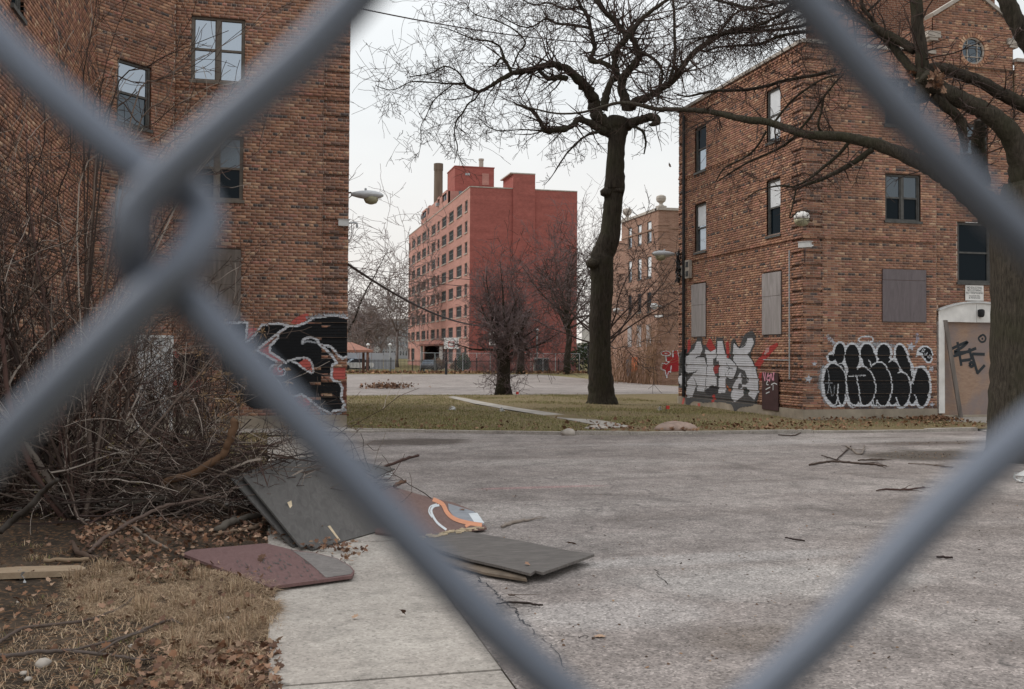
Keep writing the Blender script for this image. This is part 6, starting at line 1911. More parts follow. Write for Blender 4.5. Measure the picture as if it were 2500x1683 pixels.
# ================================================================== the yard behind: hoops, fences, pavilion, lamps
def hoop(px, py_base, x0, x1, y0, y1, label, face=1, plain=False):
    b = on_g(px, py_base); t = (b-EYE).dot(_f)
    c0 = at_t(x0, y0, t); c1 = at_t(x1, y1, t)
    o = empty('basketball_hoop', (b.x, b.y, zg(b.x, b.y)), label=label, cat='basketball hoop', group='basketball hoops on the court')
    m = MB(); m.tube([b, Vector((b.x, b.y, c1.z-.1)), Vector((b.x, b.y-.4, c1.z+.1)), Vector((b.x, b.y-.9, c1.z+.35))], [.13,.12,.10,.08], 8); m.build('pole', MAT['black_metal'], o)
    R = _r; w = (c1-c0).dot(_r); h = c0.z-c1.z; o0 = Vector((c0.x, b.y-1.0, c1.z))
    w = abs(w)
    m = MB(); m.obox(o0, Vector((w, 0, 0)), Vector((0,.05,0)), Vector((0,0,h))); bd = m.build('backboard', MAT['white_paint'], o)
    m = MB(); k = Vector((0,-.004,0)); a0 = o0+Vector((w*.30,0,h*.20)); W_, H_ = w*.40, h*.40
    for (dx, dz, ww, hh) in ((0,0,W_,.06),(0,H_,W_,.06),(0,.061,.06,H_-.062),(W_-.06,.061,.06,H_-.062)): m.obox(a0+Vector((dx,-.012,dz)), Vector((ww,0,0)), Vector((0,.01,0)), Vector((0,0,hh)))
    if not plain: m.build('target_frame', MAT['flag_red'], bd)
    return o, o0, w, h
hoop(1089, 915, 1080, 1116, 825, 852, 'white backboard with a red square on a black pole, left of the shaggy tree')
o_, o0, w_, h_ = hoop(1232, 915, 1188, 1258, 812, 845, 'white hooped board with dark stripes behind the shaggy tree', plain=True)
m = MB()
for zz, k in ((.15, 0), (.45, 1), (.75, 0)):
    S_ = [o0+Vector((w_*q, -.02, h_*(zz+.12*math.sin(q*3)))) for q in np.linspace(.05, .95, 10)]; m.tube(S_, .07, 5)
m.build('painted_stripe', MAT['black_metal'], o_)
hoop(1437, 914, 1413, 1452, 794, 838, 'plain white backboard partly hidden by the big tree trunk', plain=True)
# dark picket fence along the far side of the court, pale wire fence posts before the tower
yfe = on_g(1000, 912.5).y
fx0, fx1 = at_t(800, 900, 100).x, on_y(1430, 905, yfe).x
pf = empty('picket_fence', (fx0, yfe, zg(0, yfe)), label='low black iron picket fence along the far side of the court', cat='fence')
zf = zg(0, yfe)
m = MB(); m.box(fx0, fx1, yfe-.02, yfe+.02, zf+.25, zf+.30); m.build('rail', MAT['black_metal'], pf)
m = MB(); m.box(fx0, fx1, yfe-.02, yfe+.02, zf+1.35, zf+1.40); m.build('rail', MAT['black_metal'], pf)
pm = MB(); pm.box(-.02,.02,-.021,.021,.0,1.55); pme = pm.mesh('picket', MAT['black_metal'])
pm2 = MB(); pm2.box(-.05,.05,-.05,.05,0,1.75); pme2 = pm2.mesh('post', MAT['black_metal'])
x_ = fx0; k = 0; npk = int((fx1-fx0)/.15)
stf = MB()
for k in range(npk):
    x_ = fx0+.15*k
    if k % 16 == 0: o = link_mesh('post', pme2, pf); o.location = (x_, yfe, zf)
    elif k < 290: o = link_mesh('picket', pme, pf); o.location = (x_, yfe, zf)
    else: stf.box(x_-.02, x_+.02, yfe-.021, yfe+.021, zf, zf+1.55)
if stf.v: stf.build('picket_rest', MAT['black_metal'], pf, kind='stuff')
ywf = yfe+3.0
wf = empty('wire_fence', (at_t(1150, 900, 100).x, ywf, zf), label='tall wire fence with pale posts before the red tower', cat='fence')
for sx in (1027, 1062, 1130, 1164, 1197, 1264, 1296, 1326, 1356, 1389, 1415):
    p = on_y(sx, 880, ywf); m = MB(); m.tube([Vector((p.x, ywf, zf)), Vector((p.x, ywf, zf+2.3))], .045, 6); m.build('post', MAT['grey_metal'], wf)
xa, xb = on_y(1027, 880, ywf).x, on_y(1415, 880, ywf).x
m = MB(); m.tube([Vector((xa, ywf, zf+2.28)), Vector((xb, ywf, zf+2.28))], .03, 5); m.build('rail', MAT['grey_metal'], wf)
m = MB()
for k in range(int((xb-xa+2.3)/.30)):
    for sg in (1, -1):
        x0 = xa-2.3+.30*k if sg > 0 else xa+.30*k
        p0 = Vector((x0, ywf, zf)); p1 = Vector((x0+sg*2.25, ywf, zf+2.25))
        if p1.x > xb or p1.x < xa or p0.x < xa or p0.x > xb: continue
        m.tube([p0, p1], .006, 3, cap=False)
m.build('mesh', MAT['grey_metal'], wf, kind='stuff')
# leaf drift under the fence
pts = [(random.uniform(fx0, fx1), yfe-abs(random.gauss(0, 1.2)), zf+abs(random.gauss(.05,.06))) for _ in range(1300)]
leaves_np('fence_leaf_drift', pts, .34, [(.22,.12,.07),(.28,.16,.09),(.16,.09,.06)], tilt=.6)
# pavilion
pp = at_t(845, 890, 118); pg = zg(0, 118)
pv = empty('pavilion', (pp.x, pp.y, pg), label='open shelter with an orange roof at the far left of the court', cat='pavilion')
MAT['roof_orange'] = simple('roof_orange', (.27,.13,.095), .15, 2, .8); MAT['post_brown'] = simple('post_brown', (.20,.10,.075), .2, 3, .85)
x1 = on_y(908*1.0, 850, pp.y).x; x0 = x1-8.5; ze = on_y(905, 855, pp.y).z
m = MB(); zr = ze+.95
m.add([(x0,pp.y-.4,ze),(x1,pp.y-.4,ze),(x1,pp.y+6,ze),(x0,pp.y+6,ze),(x0+2,pp.y+2.8,zr),(x1-2.2,pp.y+2.8,zr)], [(0,1,5,4),(1,2,5),(2,3,4,5),(3,0,4),(0,3,2,1)])
m.box(x0-.05, x1+.05, pp.y-.45, pp.y+6.05, ze-.28, ze-.003); m.build('roof', MAT['roof_orange'], pv)
for xx in (x0+.5, x0+3, x0+5.4, x1-.5):
    for yy in (pp.y, pp.y+5.4):
        m = MB(); m.box(xx-.14, xx+.14, yy-.14, yy+.14, pg, ze-.285); m.build('post', MAT['post_brown'], pv)
m = MB(); m.box(x0+1.4, x0+4.4, pp.y+1.4, pp.y+2.2, pg+.72, pg+.8); m.box(x0+1.4, x0+4.4, pp.y+.8, pp.y+1.1, pg+.42, pg+.48); m.box(x0+2, x0+2.2, pp.y+1.6, pp.y+2, pg, pg+.72); m.box(x0+3.6, x0+3.8, pp.y+1.6, pp.y+2, pg, pg+.72); m.build('bench_table', MAT['post_brown'], pv)
# pale board fence, far blocks, cars, lamps
yb = pp.y+14; c0 = on_y(868, 870, yb); c1 = on_y(965, 870, yb)
bf = empty('board_fence', (c0.x, yb, pg), label='pale blue grey screen fence behind the pavilion', cat='fence')
MAT['screen'] = simple('screen_grey', (.36,.37,.40), .08, 1, .8)
zt_ = on_y(930, 862, yb).z
nP = 9
for k in range(nP):
    a = lerp(c0.x-9, c1.x, k/nP); b_ = lerp(c0.x-9, c1.x, (k+1)/nP); m = MB(); m.box(a+.03, b_-.03, yb, yb+.06, pg, zt_+random.uniform(-.03,.03)); m.build('panel', MAT['screen'], bf)
def far_block(x0, x1, y0, Y, lb, mat, rows=3, cols=8, dep=14):
    a = on_y(x0, y0, Y); b = on_y(x1, y0, Y)
    o = empty('far_building', (a.x, Y, ZG), label=lb, cat='building')
    w = Wall((a.x, Y, 0), (1,0,0), (0,-1,0), b.x-a.x, ZG, a.z); L = b.x-a.x; hs = (a.z-ZG)/rows; rr_ = []
    for r in range(rows):
        for c in range(cols):
            u = L*(c+.25)/cols; rr_.append((u, u+L*.5/cols, ZG+hs*(r+.35), ZG+hs*(r+.8)))
    m = MB(); panel_wall(m, w, rr_, depth=.3); m.box(a.x, b.x, Y+.31, Y+dep, ZG, a.z); wl_ = m.build('wall', mat, o)
    g = MB(); g.box(.01, L*.5/cols-.01, -.29, -.25, .01, hs*.45-.01)
    for r in rr_:
        m = MB(); m.box(a.x+r[0]+.01, a.x+r[1]-.01, Y+.22, Y+.28, r[2]+.01, r[3]-.01); m.build('window', MAT['glass_far'], o)
    m = MB(); m.box(a.x-.2, b.x+.2, Y-.2, Y+dep, a.z+.001, a.z+.5); m.build('roof', MAT['stone'], o)
MAT['far_grey'] = simple('far_wall_grey', (.33,.33,.34), .12, .3, .9); MAT['far_red'] = simple('far_wall_red', (.26,.15,.13), .15, .3, .9); MAT['far_pale'] = simple('far_wall_pale', (.48,.48,.47), .1, .3, .9)
far_block(815, 868, 778, 300, 'grey office block far off behind the left trees', MAT['far_grey'], 4, 9)
far_block(866, 913, 767, 290, 'dull red block far off behind the trees', MAT['far_red'], 5, 7)
far_block(912, 928, 767, 300, 'small pale block beside the dull red one far off', MAT['far_pale'], 5, 3)
far_block(926, 1010, 782, 310, 'long grey block far off at the left of the red tower', MAT['far_grey'], 4, 12)
far_block(1395, 1530, 842, 300, 'low grey building far off behind the big tree trunk', MAT['far_grey'], 2, 14)
def car(px, py, t, lb, col, ang=0):
    p = at_t(px, py, t); p.z = zg(p.x, p.y)
    o = empty('parked_car', p, label=lb, cat='car', group='cars parked beyond the court')
    MAT['car_'+lb[:4]] = simple('car_paint', col, .05, 2, .3, 0, 0, .5)
    Rz = Matrix.Rotation(ang, 3, 'Z')
    def sec(x, w, z0, z1): return [Rz @ Vector((x, -w, z0))+p, Rz @ Vector((x, -w, z1))+p, Rz @ Vector((x, w, z1))+p, Rz @ Vector((x, w, z0))+p]
    def loft(S, mat, nm):
        m = MB(); vs = [tuple(v) for s_ in S for v in s_]; fs = [(0,1,2,3), tuple(range(len(vs)-1, len(vs)-5, -1))]
        for i in range(len(S)-1):
            for k in range(4): fs.append((4*i+k, 4*(i+1)+k, 4*(i+1)+(k+1) % 4, 4*i+(k+1) % 4))
        m.add(vs, fs); return m.build(nm, mat, o)
    loft([sec(-2.2,.75,.45,.75), sec(-2.0,.86,.3,.9), sec(-.9,.88,.25,.95), sec(1.2,.88,.25,.95), sec(2.0,.86,.3,.92), sec(2.25,.78,.45,.8)], MAT['car_'+lb[:4]], 'body')
    loft([sec(-1.1,.80,.951,.96), sec(-.4,.68,.951,1.42), sec(.9,.68,.951,1.44), sec(1.7,.78,.951,.97)], MAT['glass_far'], 'cabin')
    for x_ in (-1.35, 1.35):
        for y_ in (-.85, .85):
            m = MB(); c = Rz @ Vector((x_, y_, .33))+p; m.lathe(c-Rz @ Vector((0,.1,0)), [(.33,0),(.34,.05),(.34,.15),(.33,.2)], 14, Rz @ Vector((0,1,0))); m.build('wheel', MAT['black_metal'], o)
car(868, 880, 128, 'white car glimpsed under the pavilion roof', (.7,.7,.7), .2)
car(1048, 893, 121, 'dark car parked before the red tower entrance', (.05,.05,.055), 1.3)
car(850, 880, 131, 'blue car glimpsed under the pavilion roof, further left', (.10,.14,.22), .1)
def lamp_post(sx, sy_b, sy_t, lb, plinth=False):
    b = on_g(sx, sy_b); t = (b-EYE).dot(_f); tp = at_t(sx, sy_t, t)
    o = empty('lamp_post', (b.x, b.y, zg(b.x, b.y)), label=lb, cat='lamp post', group='lamp posts beyond the court')
    m = MB(); m.tube([b, Vector((b.x, b.y, tp.z-.4))], [.13, .09], 8); m.build('post', MAT['grey_metal'], o)
    m = MB(); m.lathe((b.x, b.y, tp.z-.4), [(.1,0),(.22,.08),(.24,.22),(.14,.34),(.03,.4)], 12); m.build('lantern', MAT['frame_white'], o)
    if plinth: m = MB(); m.lathe((b.x, b.y, zg(b.x, b.y)), [(.45,0),(.42,1.1),(.3,1.25)], 8); m.build('base', MAT['stone'], o)
lamp_post(1311, 909, 802, 'lamp post on a stone base in front of the red tower end wall', True)
lamp_post(952, 905, 838, 'short lamp post by the screen fence, left of the red tower')
lamp_post(898, 905, 838, 'short lamp post behind the pavilion roof')
# bushes by the tower, utility box, dark bush at the right
def bush(sx, sy, t, w, h, lb, col, n=900):
    p = at_t(sx, sy, t); p.z = zg(p.x, p.y); C = []; pts = []
    while len(pts) < n:
        v = rv3()*R_.random()**.4
        pts.append((p.x+v.x*w, p.y+v.y*w, p.z+max(.05, (v.z*.5+.5)*h*(1-.3*v.x*v.x))))
    tag(leaves_np('bush', pts, .32, col, kind=None, tilt=1.3), lb, 'bush', 'bushes by the red tower')
GRN = [(.035,.05,.025),(.05,.065,.03),(.025,.035,.02)]; BRN = [(.20,.12,.08),(.15,.09,.06),(.25,.16,.10)]
bush(1132, 905, 120, .9, 2.2, 'small dark green bush at the corner of the red tower', GRN, 500)
bush(1120, 905, 121, 1.1, 1.3, 'brown bush left of the dark green one', BRN, 500)
bush(1066, 905, 122, 1.3, 1.5, 'brown bush beside the dark parked car', BRN, 600)
bush(1432, 905, 128, 2.4, 4.0, 'dark evergreen bush between the red tower and the big trunk', GRN, 1200)
p = on_y(1324, 890, yfe+3.6); m = MB(); m.box(p.x-.75, p.x+.75, p.y, p.y+.9, zf, zf+1.7); ub = m.build('utility_cabinet', MAT['black_metal'], None, label='dark utility cabinet beside the lamp post with the stone base', cat='cabinet')
m = MB(); m.box(p.x-.012, p.x+.012, p.y-.012, p.y-.001, zf+.1, zf+1.6); m.box(p.x-.8, p.x+.8, p.y-.05, p.y+.95, zf+1.701, zf+1.76); m.build('door_seam', MAT['grey_metal'], ub)
# dry saplings against the tan block
def sapling(sx, sy, h, n, lb, sd):
    global R_
    R_ = random.Random(sd); p = on_x(sx, sy, XM-.7); p.z = zg(p.x, p.y)
    o = empty('sapling', p, label=lb, cat='shrub', group='dry saplings against the tan block'); m = MB()
    for _ in range(n):
        d = Vector((R_.gauss(0,.22), R_.gauss(0,.3), 1)); grow(m, p+Vector((R_.gauss(0,.4), R_.gauss(0,.6), 0)), d, h*R_.uniform(.5, 1.1), .03, 0, dict(n=[1,4], len=[1,.4], seg=[.4,.3], gnarl=[.12,.2], lift=[.03,.02], fwd=1.0, rmin=.014, rmax=.03))
    m.build('stems', MAT['twig_dry'], o, kind='stuff')
MAT['twig_dry'] = simple('dry_stem', (.24,.145,.09), .3, 3, .95)
for x_, y_, h_, n_, lb, sd in ((*mz3(262, 1440), 6.0, 40, 'tallest dry sapling clump, near the corner of the tan block', 1), (*mz3(150, 1440), 2.0, 30, 'low dry sapling clump at the middle of the tan block', 2), (*mz3(45, 1440), 4.0, 30, 'dry sapling clump at the far end of the tan block', 3)):
    sapling(x_, y_, h_, n_, lb, sd)
# ================================================================== graffiti: paint on the bricks, row by row
def sd_poly(U, Z, P):
    """inside test on arrays (even-odd)"""
    ins = np.zeros(U.shape, bool); n = len(P); j = n-1
    for i in range(n):
        xi, yi = P[i]; xj, yj = P[j]
        with np.errstate(divide='ignore', invalid='ignore'):
            c = ((yi > Z) != (yj > Z)) & (U < (xj-xi)*(Z-yi)/(yj-yi+1e-12)+xi)
        ins ^= c; j = i
    return ins
def d_line(U, Z, P):
    d = np.full(U.shape, 1e9)
    for a, b in zip(P[:-1], P[1:]):
        vx, vy = b[0]-a[0], b[1]-a[1]; L = vx*vx+vy*vy+1e-12
        t = np.clip(((U-a[0])*vx+(Z-a[1])*vy)/L, 0, 1)
        d = np.minimum(d, np.hypot(U-a[0]-t*vx, Z-a[1]-t*vy))
    return d
MAT['spray'] = None
def spray_mat():
    n = NT('spray_paint'); c = n.attr(); v = n.co('Object')
    f = n.noise(v, 26, 5, .75); g = n.noise(v, 3, 4)
    c = n.mix(c, n.ramp(f, [(.3, .72), (.7, 1.12)]), .8, 'MULTIPLY'); c = n.mix(c, n.ramp(g, [(.3, .85), (.7, 1.1)]), .7, 'MULTIPLY')
    n.color(c); n.rough(.75); n.b.inputs['Specular IOR Level'].default_value = .2
    # worn: here and there the brick shows through
    w = n.ramp(n.noise(n.co('Object', (1,1,2.5)), 17, 5, .8), [(.30, 0.), (.36, 1.)])
    n.l.new(w, n.b.inputs['Alpha']); n.bump(f, .4, .004)
    return n.m
MAT['spray'] = spray_mat()
def paint(w, read, layers, parent, bbox, du=.017, extra_z=(), zmin=None, label=None):
    """layers: list of (kind, data, colour[, width px]); read: window of the photograph; rasterised on wall w at brick relief"""
    (ua, za), (ub, zb) = w.hit(*read(bbox[0], bbox[1])), w.hit(*read(bbox[2], bbox[3]))
    u0, u1 = max(0.002, min(ua, ub)), min(w.w-.002, max(ua, ub)); z1, z0 = max(za, zb), min(za, zb)
    us = np.arange(u0, u1, du); rows = []
    c0 = int((max(z0, w.z0)-w.z0)/CH); c1 = int((z1-w.z0)/CH)+1
    for c in range(c0, c1):
        zb_ = w.z0+c*CH; f0, f1 = zb_+JT/2, zb_+CH-JT/2
        for k in range(3): rows.append((f0+(f1-f0)*k/3, f0+(f1-f0)*(k+1)/3, c, 0))
        rows.append((f1, f1+JT, c, 1))
    if zmin is not None:                              # carried on down the plinth
        zz = zmin
        while zz < w.z0-.001: rows.append((zz, min(zz+.025, w.z0), -1, 2)); zz += .025
    rows.sort()
    Zc = np.array([(r[0]+r[1])/2 for r in rows]); U, Z = np.meshgrid(us+du/2, Zc)
    idx = np.zeros(U.shape, int); cols = [None]
    conv = lambda P: [w.hit(*read(*p)) for p in P]
    pxm = abs(w.hit(*read(bbox[0], bbox[1]))[1]-w.hit(*read(bbox[0], bbox[1]+100))[1])/100
    jit = np.array([[0]])
    fz = rng.normal(0, .35, U.shape)*du
    for L in layers:
        kind, data, col = L[:3]
        cols.append(np.array(col)); k = len(cols)-1
        if kind == 'fill': m = sd_poly(U, Z, conv(smooth(list(data)+[data[0]], 5)[:-1]))
        elif kind == 'poly': m = sd_poly(U, Z, conv(data))
        elif kind == 'ell':
            cx, cy, rx, ry, rot = data; q = np.linspace(0, 2*np.pi, 40)[:-1]
            P = [(cx+rx*math.cos(a)*math.cos(rot)-ry*math.sin(a)*math.sin(rot), cy+rx*math.cos(a)*math.sin(rot)+ry*math.sin(a)*math.cos(rot)) for a in q]
            m = sd_poly(U, Z, conv(P))
        elif kind == 'line': m = d_line(U, Z, conv(smooth(data, 5)))+fz*.6 < L[3]*pxm/2
        elif kind == 'seg': m = d_line(U, Z, conv(data))+fz*.6 < L[3]*pxm/2
        elif kind == 'mist':
            dd = d_line(U, Z, conv(smooth(data, 4)))/(L[3]*pxm); m = rng.random(U.shape) < .8*np.exp(-dd*dd*1.5)
        idx[m] = k
    for a, b, q, r in w.rects: idx[(U > a) & (U < b) & (Z > q) & (Z < r)] = 0
    V = []; F = []; C = []; n = 0
    for i, (za_, zb_, c, kind) in enumerate(rows):
        row = idx[i]; j = 0; nn = len(row)
        while j < nn:
            k = row[j]; e = j+1
            while e < nn and row[e] == k and e-j < 40: e += 1
            if k:
                ua_, ub_ = us[j], us[e-1]+du
                if kind == 2: o = .046
                elif kind == 1: o = min(w.off(c, (ua_+ub_)/2), .016)-.011+.003
                else: o = w.off(c, (ua_+ub_)/2)+.0055
                for p in (w.P(ua_, za_, o), w.P(ub_, za_, o), w.P(ub_, zb_, o), w.P(ua_, zb_, o)): V.append(tuple(p)); C.append(cols[k]*(1 if kind != 1 else .62))
                F.append((n, n+1, n+2, n+3)); n += 4
            j = e
    if not V: return None
    me = np_mesh('graffiti', V, F, MAT['spray'], np.array(C))
    return link_mesh('graffiti', me, parent, label=label)
BLK = (.012,.013,.015); WHT = (.64,.66,.70); RED = (.42,.055,.05); SIL = (.58,.59,.63); GRY = (.085,.085,.088); LGR = (.33,.35,.38); PNK = (.56,.13,.11)

# --- big black piece on the left block
fg = Zf(560, 760, 5.2267)
O1 = 30
paint(front, fg, [
 ('fill', [(780,150),(860,170),(960,130),(1010,80),(1000,30),(920,50),(840,90)], PNK),
 ('poly', [(225,225),(330,215),(380,260),(225,400)], PNK),
 # left stroke of the K
 ('poly', [(-120,150),(225,140),(215,400),(300,330),(410,170),(600,165),(760,185),(610,290),(340,500),(600,640),(540,700),(500,760),(600,880),(660,980),(760,1090),(820,1190),(700,1240),(300,1240),(120,1150),(-60,900),(-120,500)], BLK),
 # right body
 ('poly', [(760,185),(860,190),(990,140),(1080,90),(1250,70),(1380,75),(1500,110),(1500,590),(1440,600),(1300,480),(1310,520),(1380,650),(1310,700),(1300,840),(1330,890),(1420,930),(1435,1010),(1430,1150),(1460,1200),(1400,1260),(1290,1310),(1160,1250),(1100,1210),(960,1070),(800,1080),(700,1010),(600,860),(560,760),(640,700),(720,655),(600,560),(510,490),(530,450),(620,330)], BLK),
 ('poly', [(340,500),(430,440),(600,300),(620,340),(520,440),(515,520),(700,640),(600,640)], PNK),
 ('poly', [(345,500),(480,430),(600,310),(610,345),(515,445)], (.22,.12,.09)),
 ('poly', [(1310,720),(1480,715),(1480,870),(1330,870)], PNK), ('poly', [(1440,880),(1490,880),(1490,1150),(1460,1130),(1440,1000)], (.20,.08,.06)),
 ('poly', [(870,670),(960,610),(1030,620),(1060,700),(1050,790),(960,735)], PNK),
 ('poly', [(750,1110),(920,1070),(1010,1130),(1010,1220),(840,1220)], (.17,.09,.07)),
 ('ell', (935,1150,95,75,.2), PNK), ('ell', (620,775,70,60,.3), PNK),
 ('poly', [(190,590),(370,640),(280,720),(240,800),(190,760)], PNK),
 # white outlines
 ('seg', [(-120,160),(225,140),(215,400),(310,320),(420,175),(620,160),(760,185),(860,190),(970,150),(1080,85),(1250,60),(1400,60),(1500,85)], WHT, O1),
 ('seg', [(760,185),(610,290),(340,500),(600,640)], WHT, O1), ('seg', [(620,300),(620,340),(520,445),(515,520),(720,655)], WHT, O1),
 ('line', [(925,415),(935,370),(1000,335),(1080,345),(1140,400),(1080,400),(1000,385),(925,415)], LGR, 26), ('line', [(930,410),(960,355),(1050,335),(1120,370),(1160,430),(1290,455),(1370,540),(1440,600),(1490,580)], WHT, O1),
 ('line', [(1160,430),(1220,480),(1300,560),(1370,660)], WHT, O1+4), ('seg', [(1370,660),(1310,690),(1300,850),(1330,890),(1410,910),(1440,980),(1425,1100),(1470,1190),(1440,1240)], WHT, O1),
 ('line', [(740,640),(800,620),(880,600),(980,600),(1040,640),(1065,720),(1060,790),(960,740),(860,665),(800,640)], WHT, O1-4),
 ('line', [(590,680),(540,700),(510,760),(560,830),(640,920),(665,975)], WHT, O1-4), ('line', [(660,690),(620,720),(640,770),(700,740),(710,780),(690,820),(600,830)], WHT, 16),
 ('seg', [(190,580),(370,640),(280,720),(300,790)], WHT, O1-4),
 ('seg', [(760,1105),(920,1065),(1010,1120),(1150,1230),(1290,1310),(1330,1270),(1470,1250)], WHT, O1), ('seg', [(760,1105),(820,1190)], WHT, 14),
 ('mist', [(1150,1270),(1300,1340),(1470,1260)], LGR, 30), ('mist', [(1000,90),(1250,45),(1480,55)], LGR, 24),
], LB, (-120, 0, 1520, 1420), zmin=.10, label='large black graffiti with white outlines and red spots')
# small black and red throw at the far left of the same wall
fz2 = Zf(0, 560, 2.588)
paint(front, fz2, [('fill', [(1085,800),(1300,790),(1330,860),(1200,940),(1085,935)], BLK), ('ell', (1238,985,42,42,0), PNK), ('ell', (1118,980,24,24,0), PNK), ('line', [(1190,950),(1150,990),(1140,1030),(1180,1045),(1185,1000)], LGR, 12), ('ell', (1163,1020,14,20,0), BLK), ('seg', [(1100,775),(1120,800)], PNK, 22)],
      LB, (1075, 770, 1340, 1060))
# --- black bubble letters on the front of the right block
fb5 = Zf(1960, 780, 6.0306)
bub = [ # (cx, cy, rx, ry, tilt)
 (540,500,75,150,.05), (430,560,48,62,.5), (725,560,105,190,0), (945,500,95,140,-.05), (1190,500,95,130,0), (1455,560,80,185,-.22),
 (470,955,170,320,0), (560,960,85,310,0), (740,980,110,300,0), (905,975,160,290,0), (980,600,100,120,.2), (1130,950,180,325,0), (1190,640,90,120,.3), (1330,800,100,210,-.1), (1320,1120,70,140,0), (1450,1030,125,260,0), (1540,760,70,160,-.2), (1610,1100,60,150,0), (1745,995,115,290,0), (1055,1200,48,75,0), (1200,1150,70,120,0)]
lay = [('mist', [(370,260),(460,350)], (.5,.52,.58), 28), ('mist', [(1690,210),(1680,330)], (.40,.38,.46), 30), ('mist', [(300,700),(250,950),(330,1200)], LGR, 40), ('mist', [(600,390),(1000,360),(1400,400)], LGR, 40), ('mist', [(560,1260),(900,1310),(1450,1310),(1800,1290)], (.10,.09,.10), 30)]
for b in bub: lay.append(('ell', (b[0], b[1], b[2]+34, b[3]+28, b[4]), WHT))
for b in bub: lay.append(('ell', b, BLK))
lay += [('line', [(300,760),(290,950),(330,1150),(420,1265)], WHT, 40), ('line', [(290,780),(330,690),(440,645),(520,675),(590,740),(630,850),(640,1000),(620,1180),(580,1260),(530,1220),(510,1100),(515,960)], WHT, 20),
 ('line', [(510,1150),(480,1250),(400,1270)], WHT, 18), ('line', [(800,700),(880,690),(980,750),(1050,880),(1070,1000),(1050,1130),(980,1240),(900,1270),(850,1230),(825,1050),(790,850)], WHT, 20),
 ('line', [(640,950),(660,1100),(700,1240),(850,1285)], WHT, 24), ('line', [(1000,690),(1080,635),(1170,640),(1250,740),(1300,880),(1310,1000),(1290,1130),(1230,1250),(1170,1285),(1110,1240),(1085,1190)], WHT, 20),
 ('line', [(1000,690),(985,630),(965,600)], WHT, 16), ('line', [(1265,630),(1310,600),(1380,640),(1430,720),(1440,770)], WHT, 18), ('line', [(1400,790),(1440,770),(1520,810),(1570,900),(1585,1010),(1570,1130),(1520,1240),(1450,1290),(1400,1240),(1370,1150)], WHT, 20),
 ('line', [(1500,440),(1560,560),(1590,700),(1605,840)], WHT, 20), ('line', [(1605,760),(1640,720),(1720,700),(1800,750),(1850,850),(1870,960),(1850,1120),(1800,1250),(1740,1290),(1690,1240),(1650,1110)], WHT, 20),
 ('line', [(1085,1190),(1070,1270),(1040,1250),(1030,1180)], WHT, 16), ('line', [(1250,1230),(1310,1270),(1370,1230)], WHT, 18), ('line', [(1545,1230),(1610,1270),(1650,1200)], WHT, 18), ('line', [(460,540),(430,510),(390,530)], WHT, 10),
 ('seg', [(675,835),(920,828)], WHT, 18), ('seg', [(790,835),(812,960)], WHT, 14), ('line', [(360,730),(380,850),(380,1000),(350,1110)], LGR, 14), ('seg', [(330,938),(440,938)], LGR, 12), ('line', [(400,990),(420,1100),(450,1120),(460,980)], LGR, 12),
 ('line', [(815,300),(850,265),(930,258),(1010,265),(1035,300),(1010,330),(920,338),(840,330),(815,300)], WHT, 22)]
def star(cx, cy, r, rot=.0):
    return ('poly', [(cx+(r if k % 2 == 0 else r*.42)*math.cos(-math.pi/2+k*math.pi/5+rot), cy+(r if k % 2 == 0 else r*.42)*math.sin(-math.pi/2+k*math.pi/5+rot)) for k in range(10)], (.52,.54,.60))
for s_ in ((1590,400,75,.2), (1895,730,48,.4), (1895,1255,46,.1), (165,655,42,.1), (78,880,72,.1)): lay.append(star(*s_))
lay += [('fill', [(1665,560),(1690,440),(1780,385),(1880,420),(1915,520),(1890,630),(1830,645),(1780,600),(1740,530)], WHT), ('fill', [(1700,480),(1780,410),(1870,440),(1895,530),(1870,610),(1830,620),(1790,560),(1750,500)], BLK),
 ('line', [(1740,490),(1775,430),(1795,455),(1760,480)], WHT, 10), ('line', [(1790,500),(1800,540),(1830,490)], WHT, 10), ('ell', (1865,550,22,26,0), WHT), ('ell', (1865,550,11,15,0), BLK)]
paint(rf, fb5, lay, RB, (0, 200, 1965, 1350), label='black bubble letters with white outlines, halo and stars')
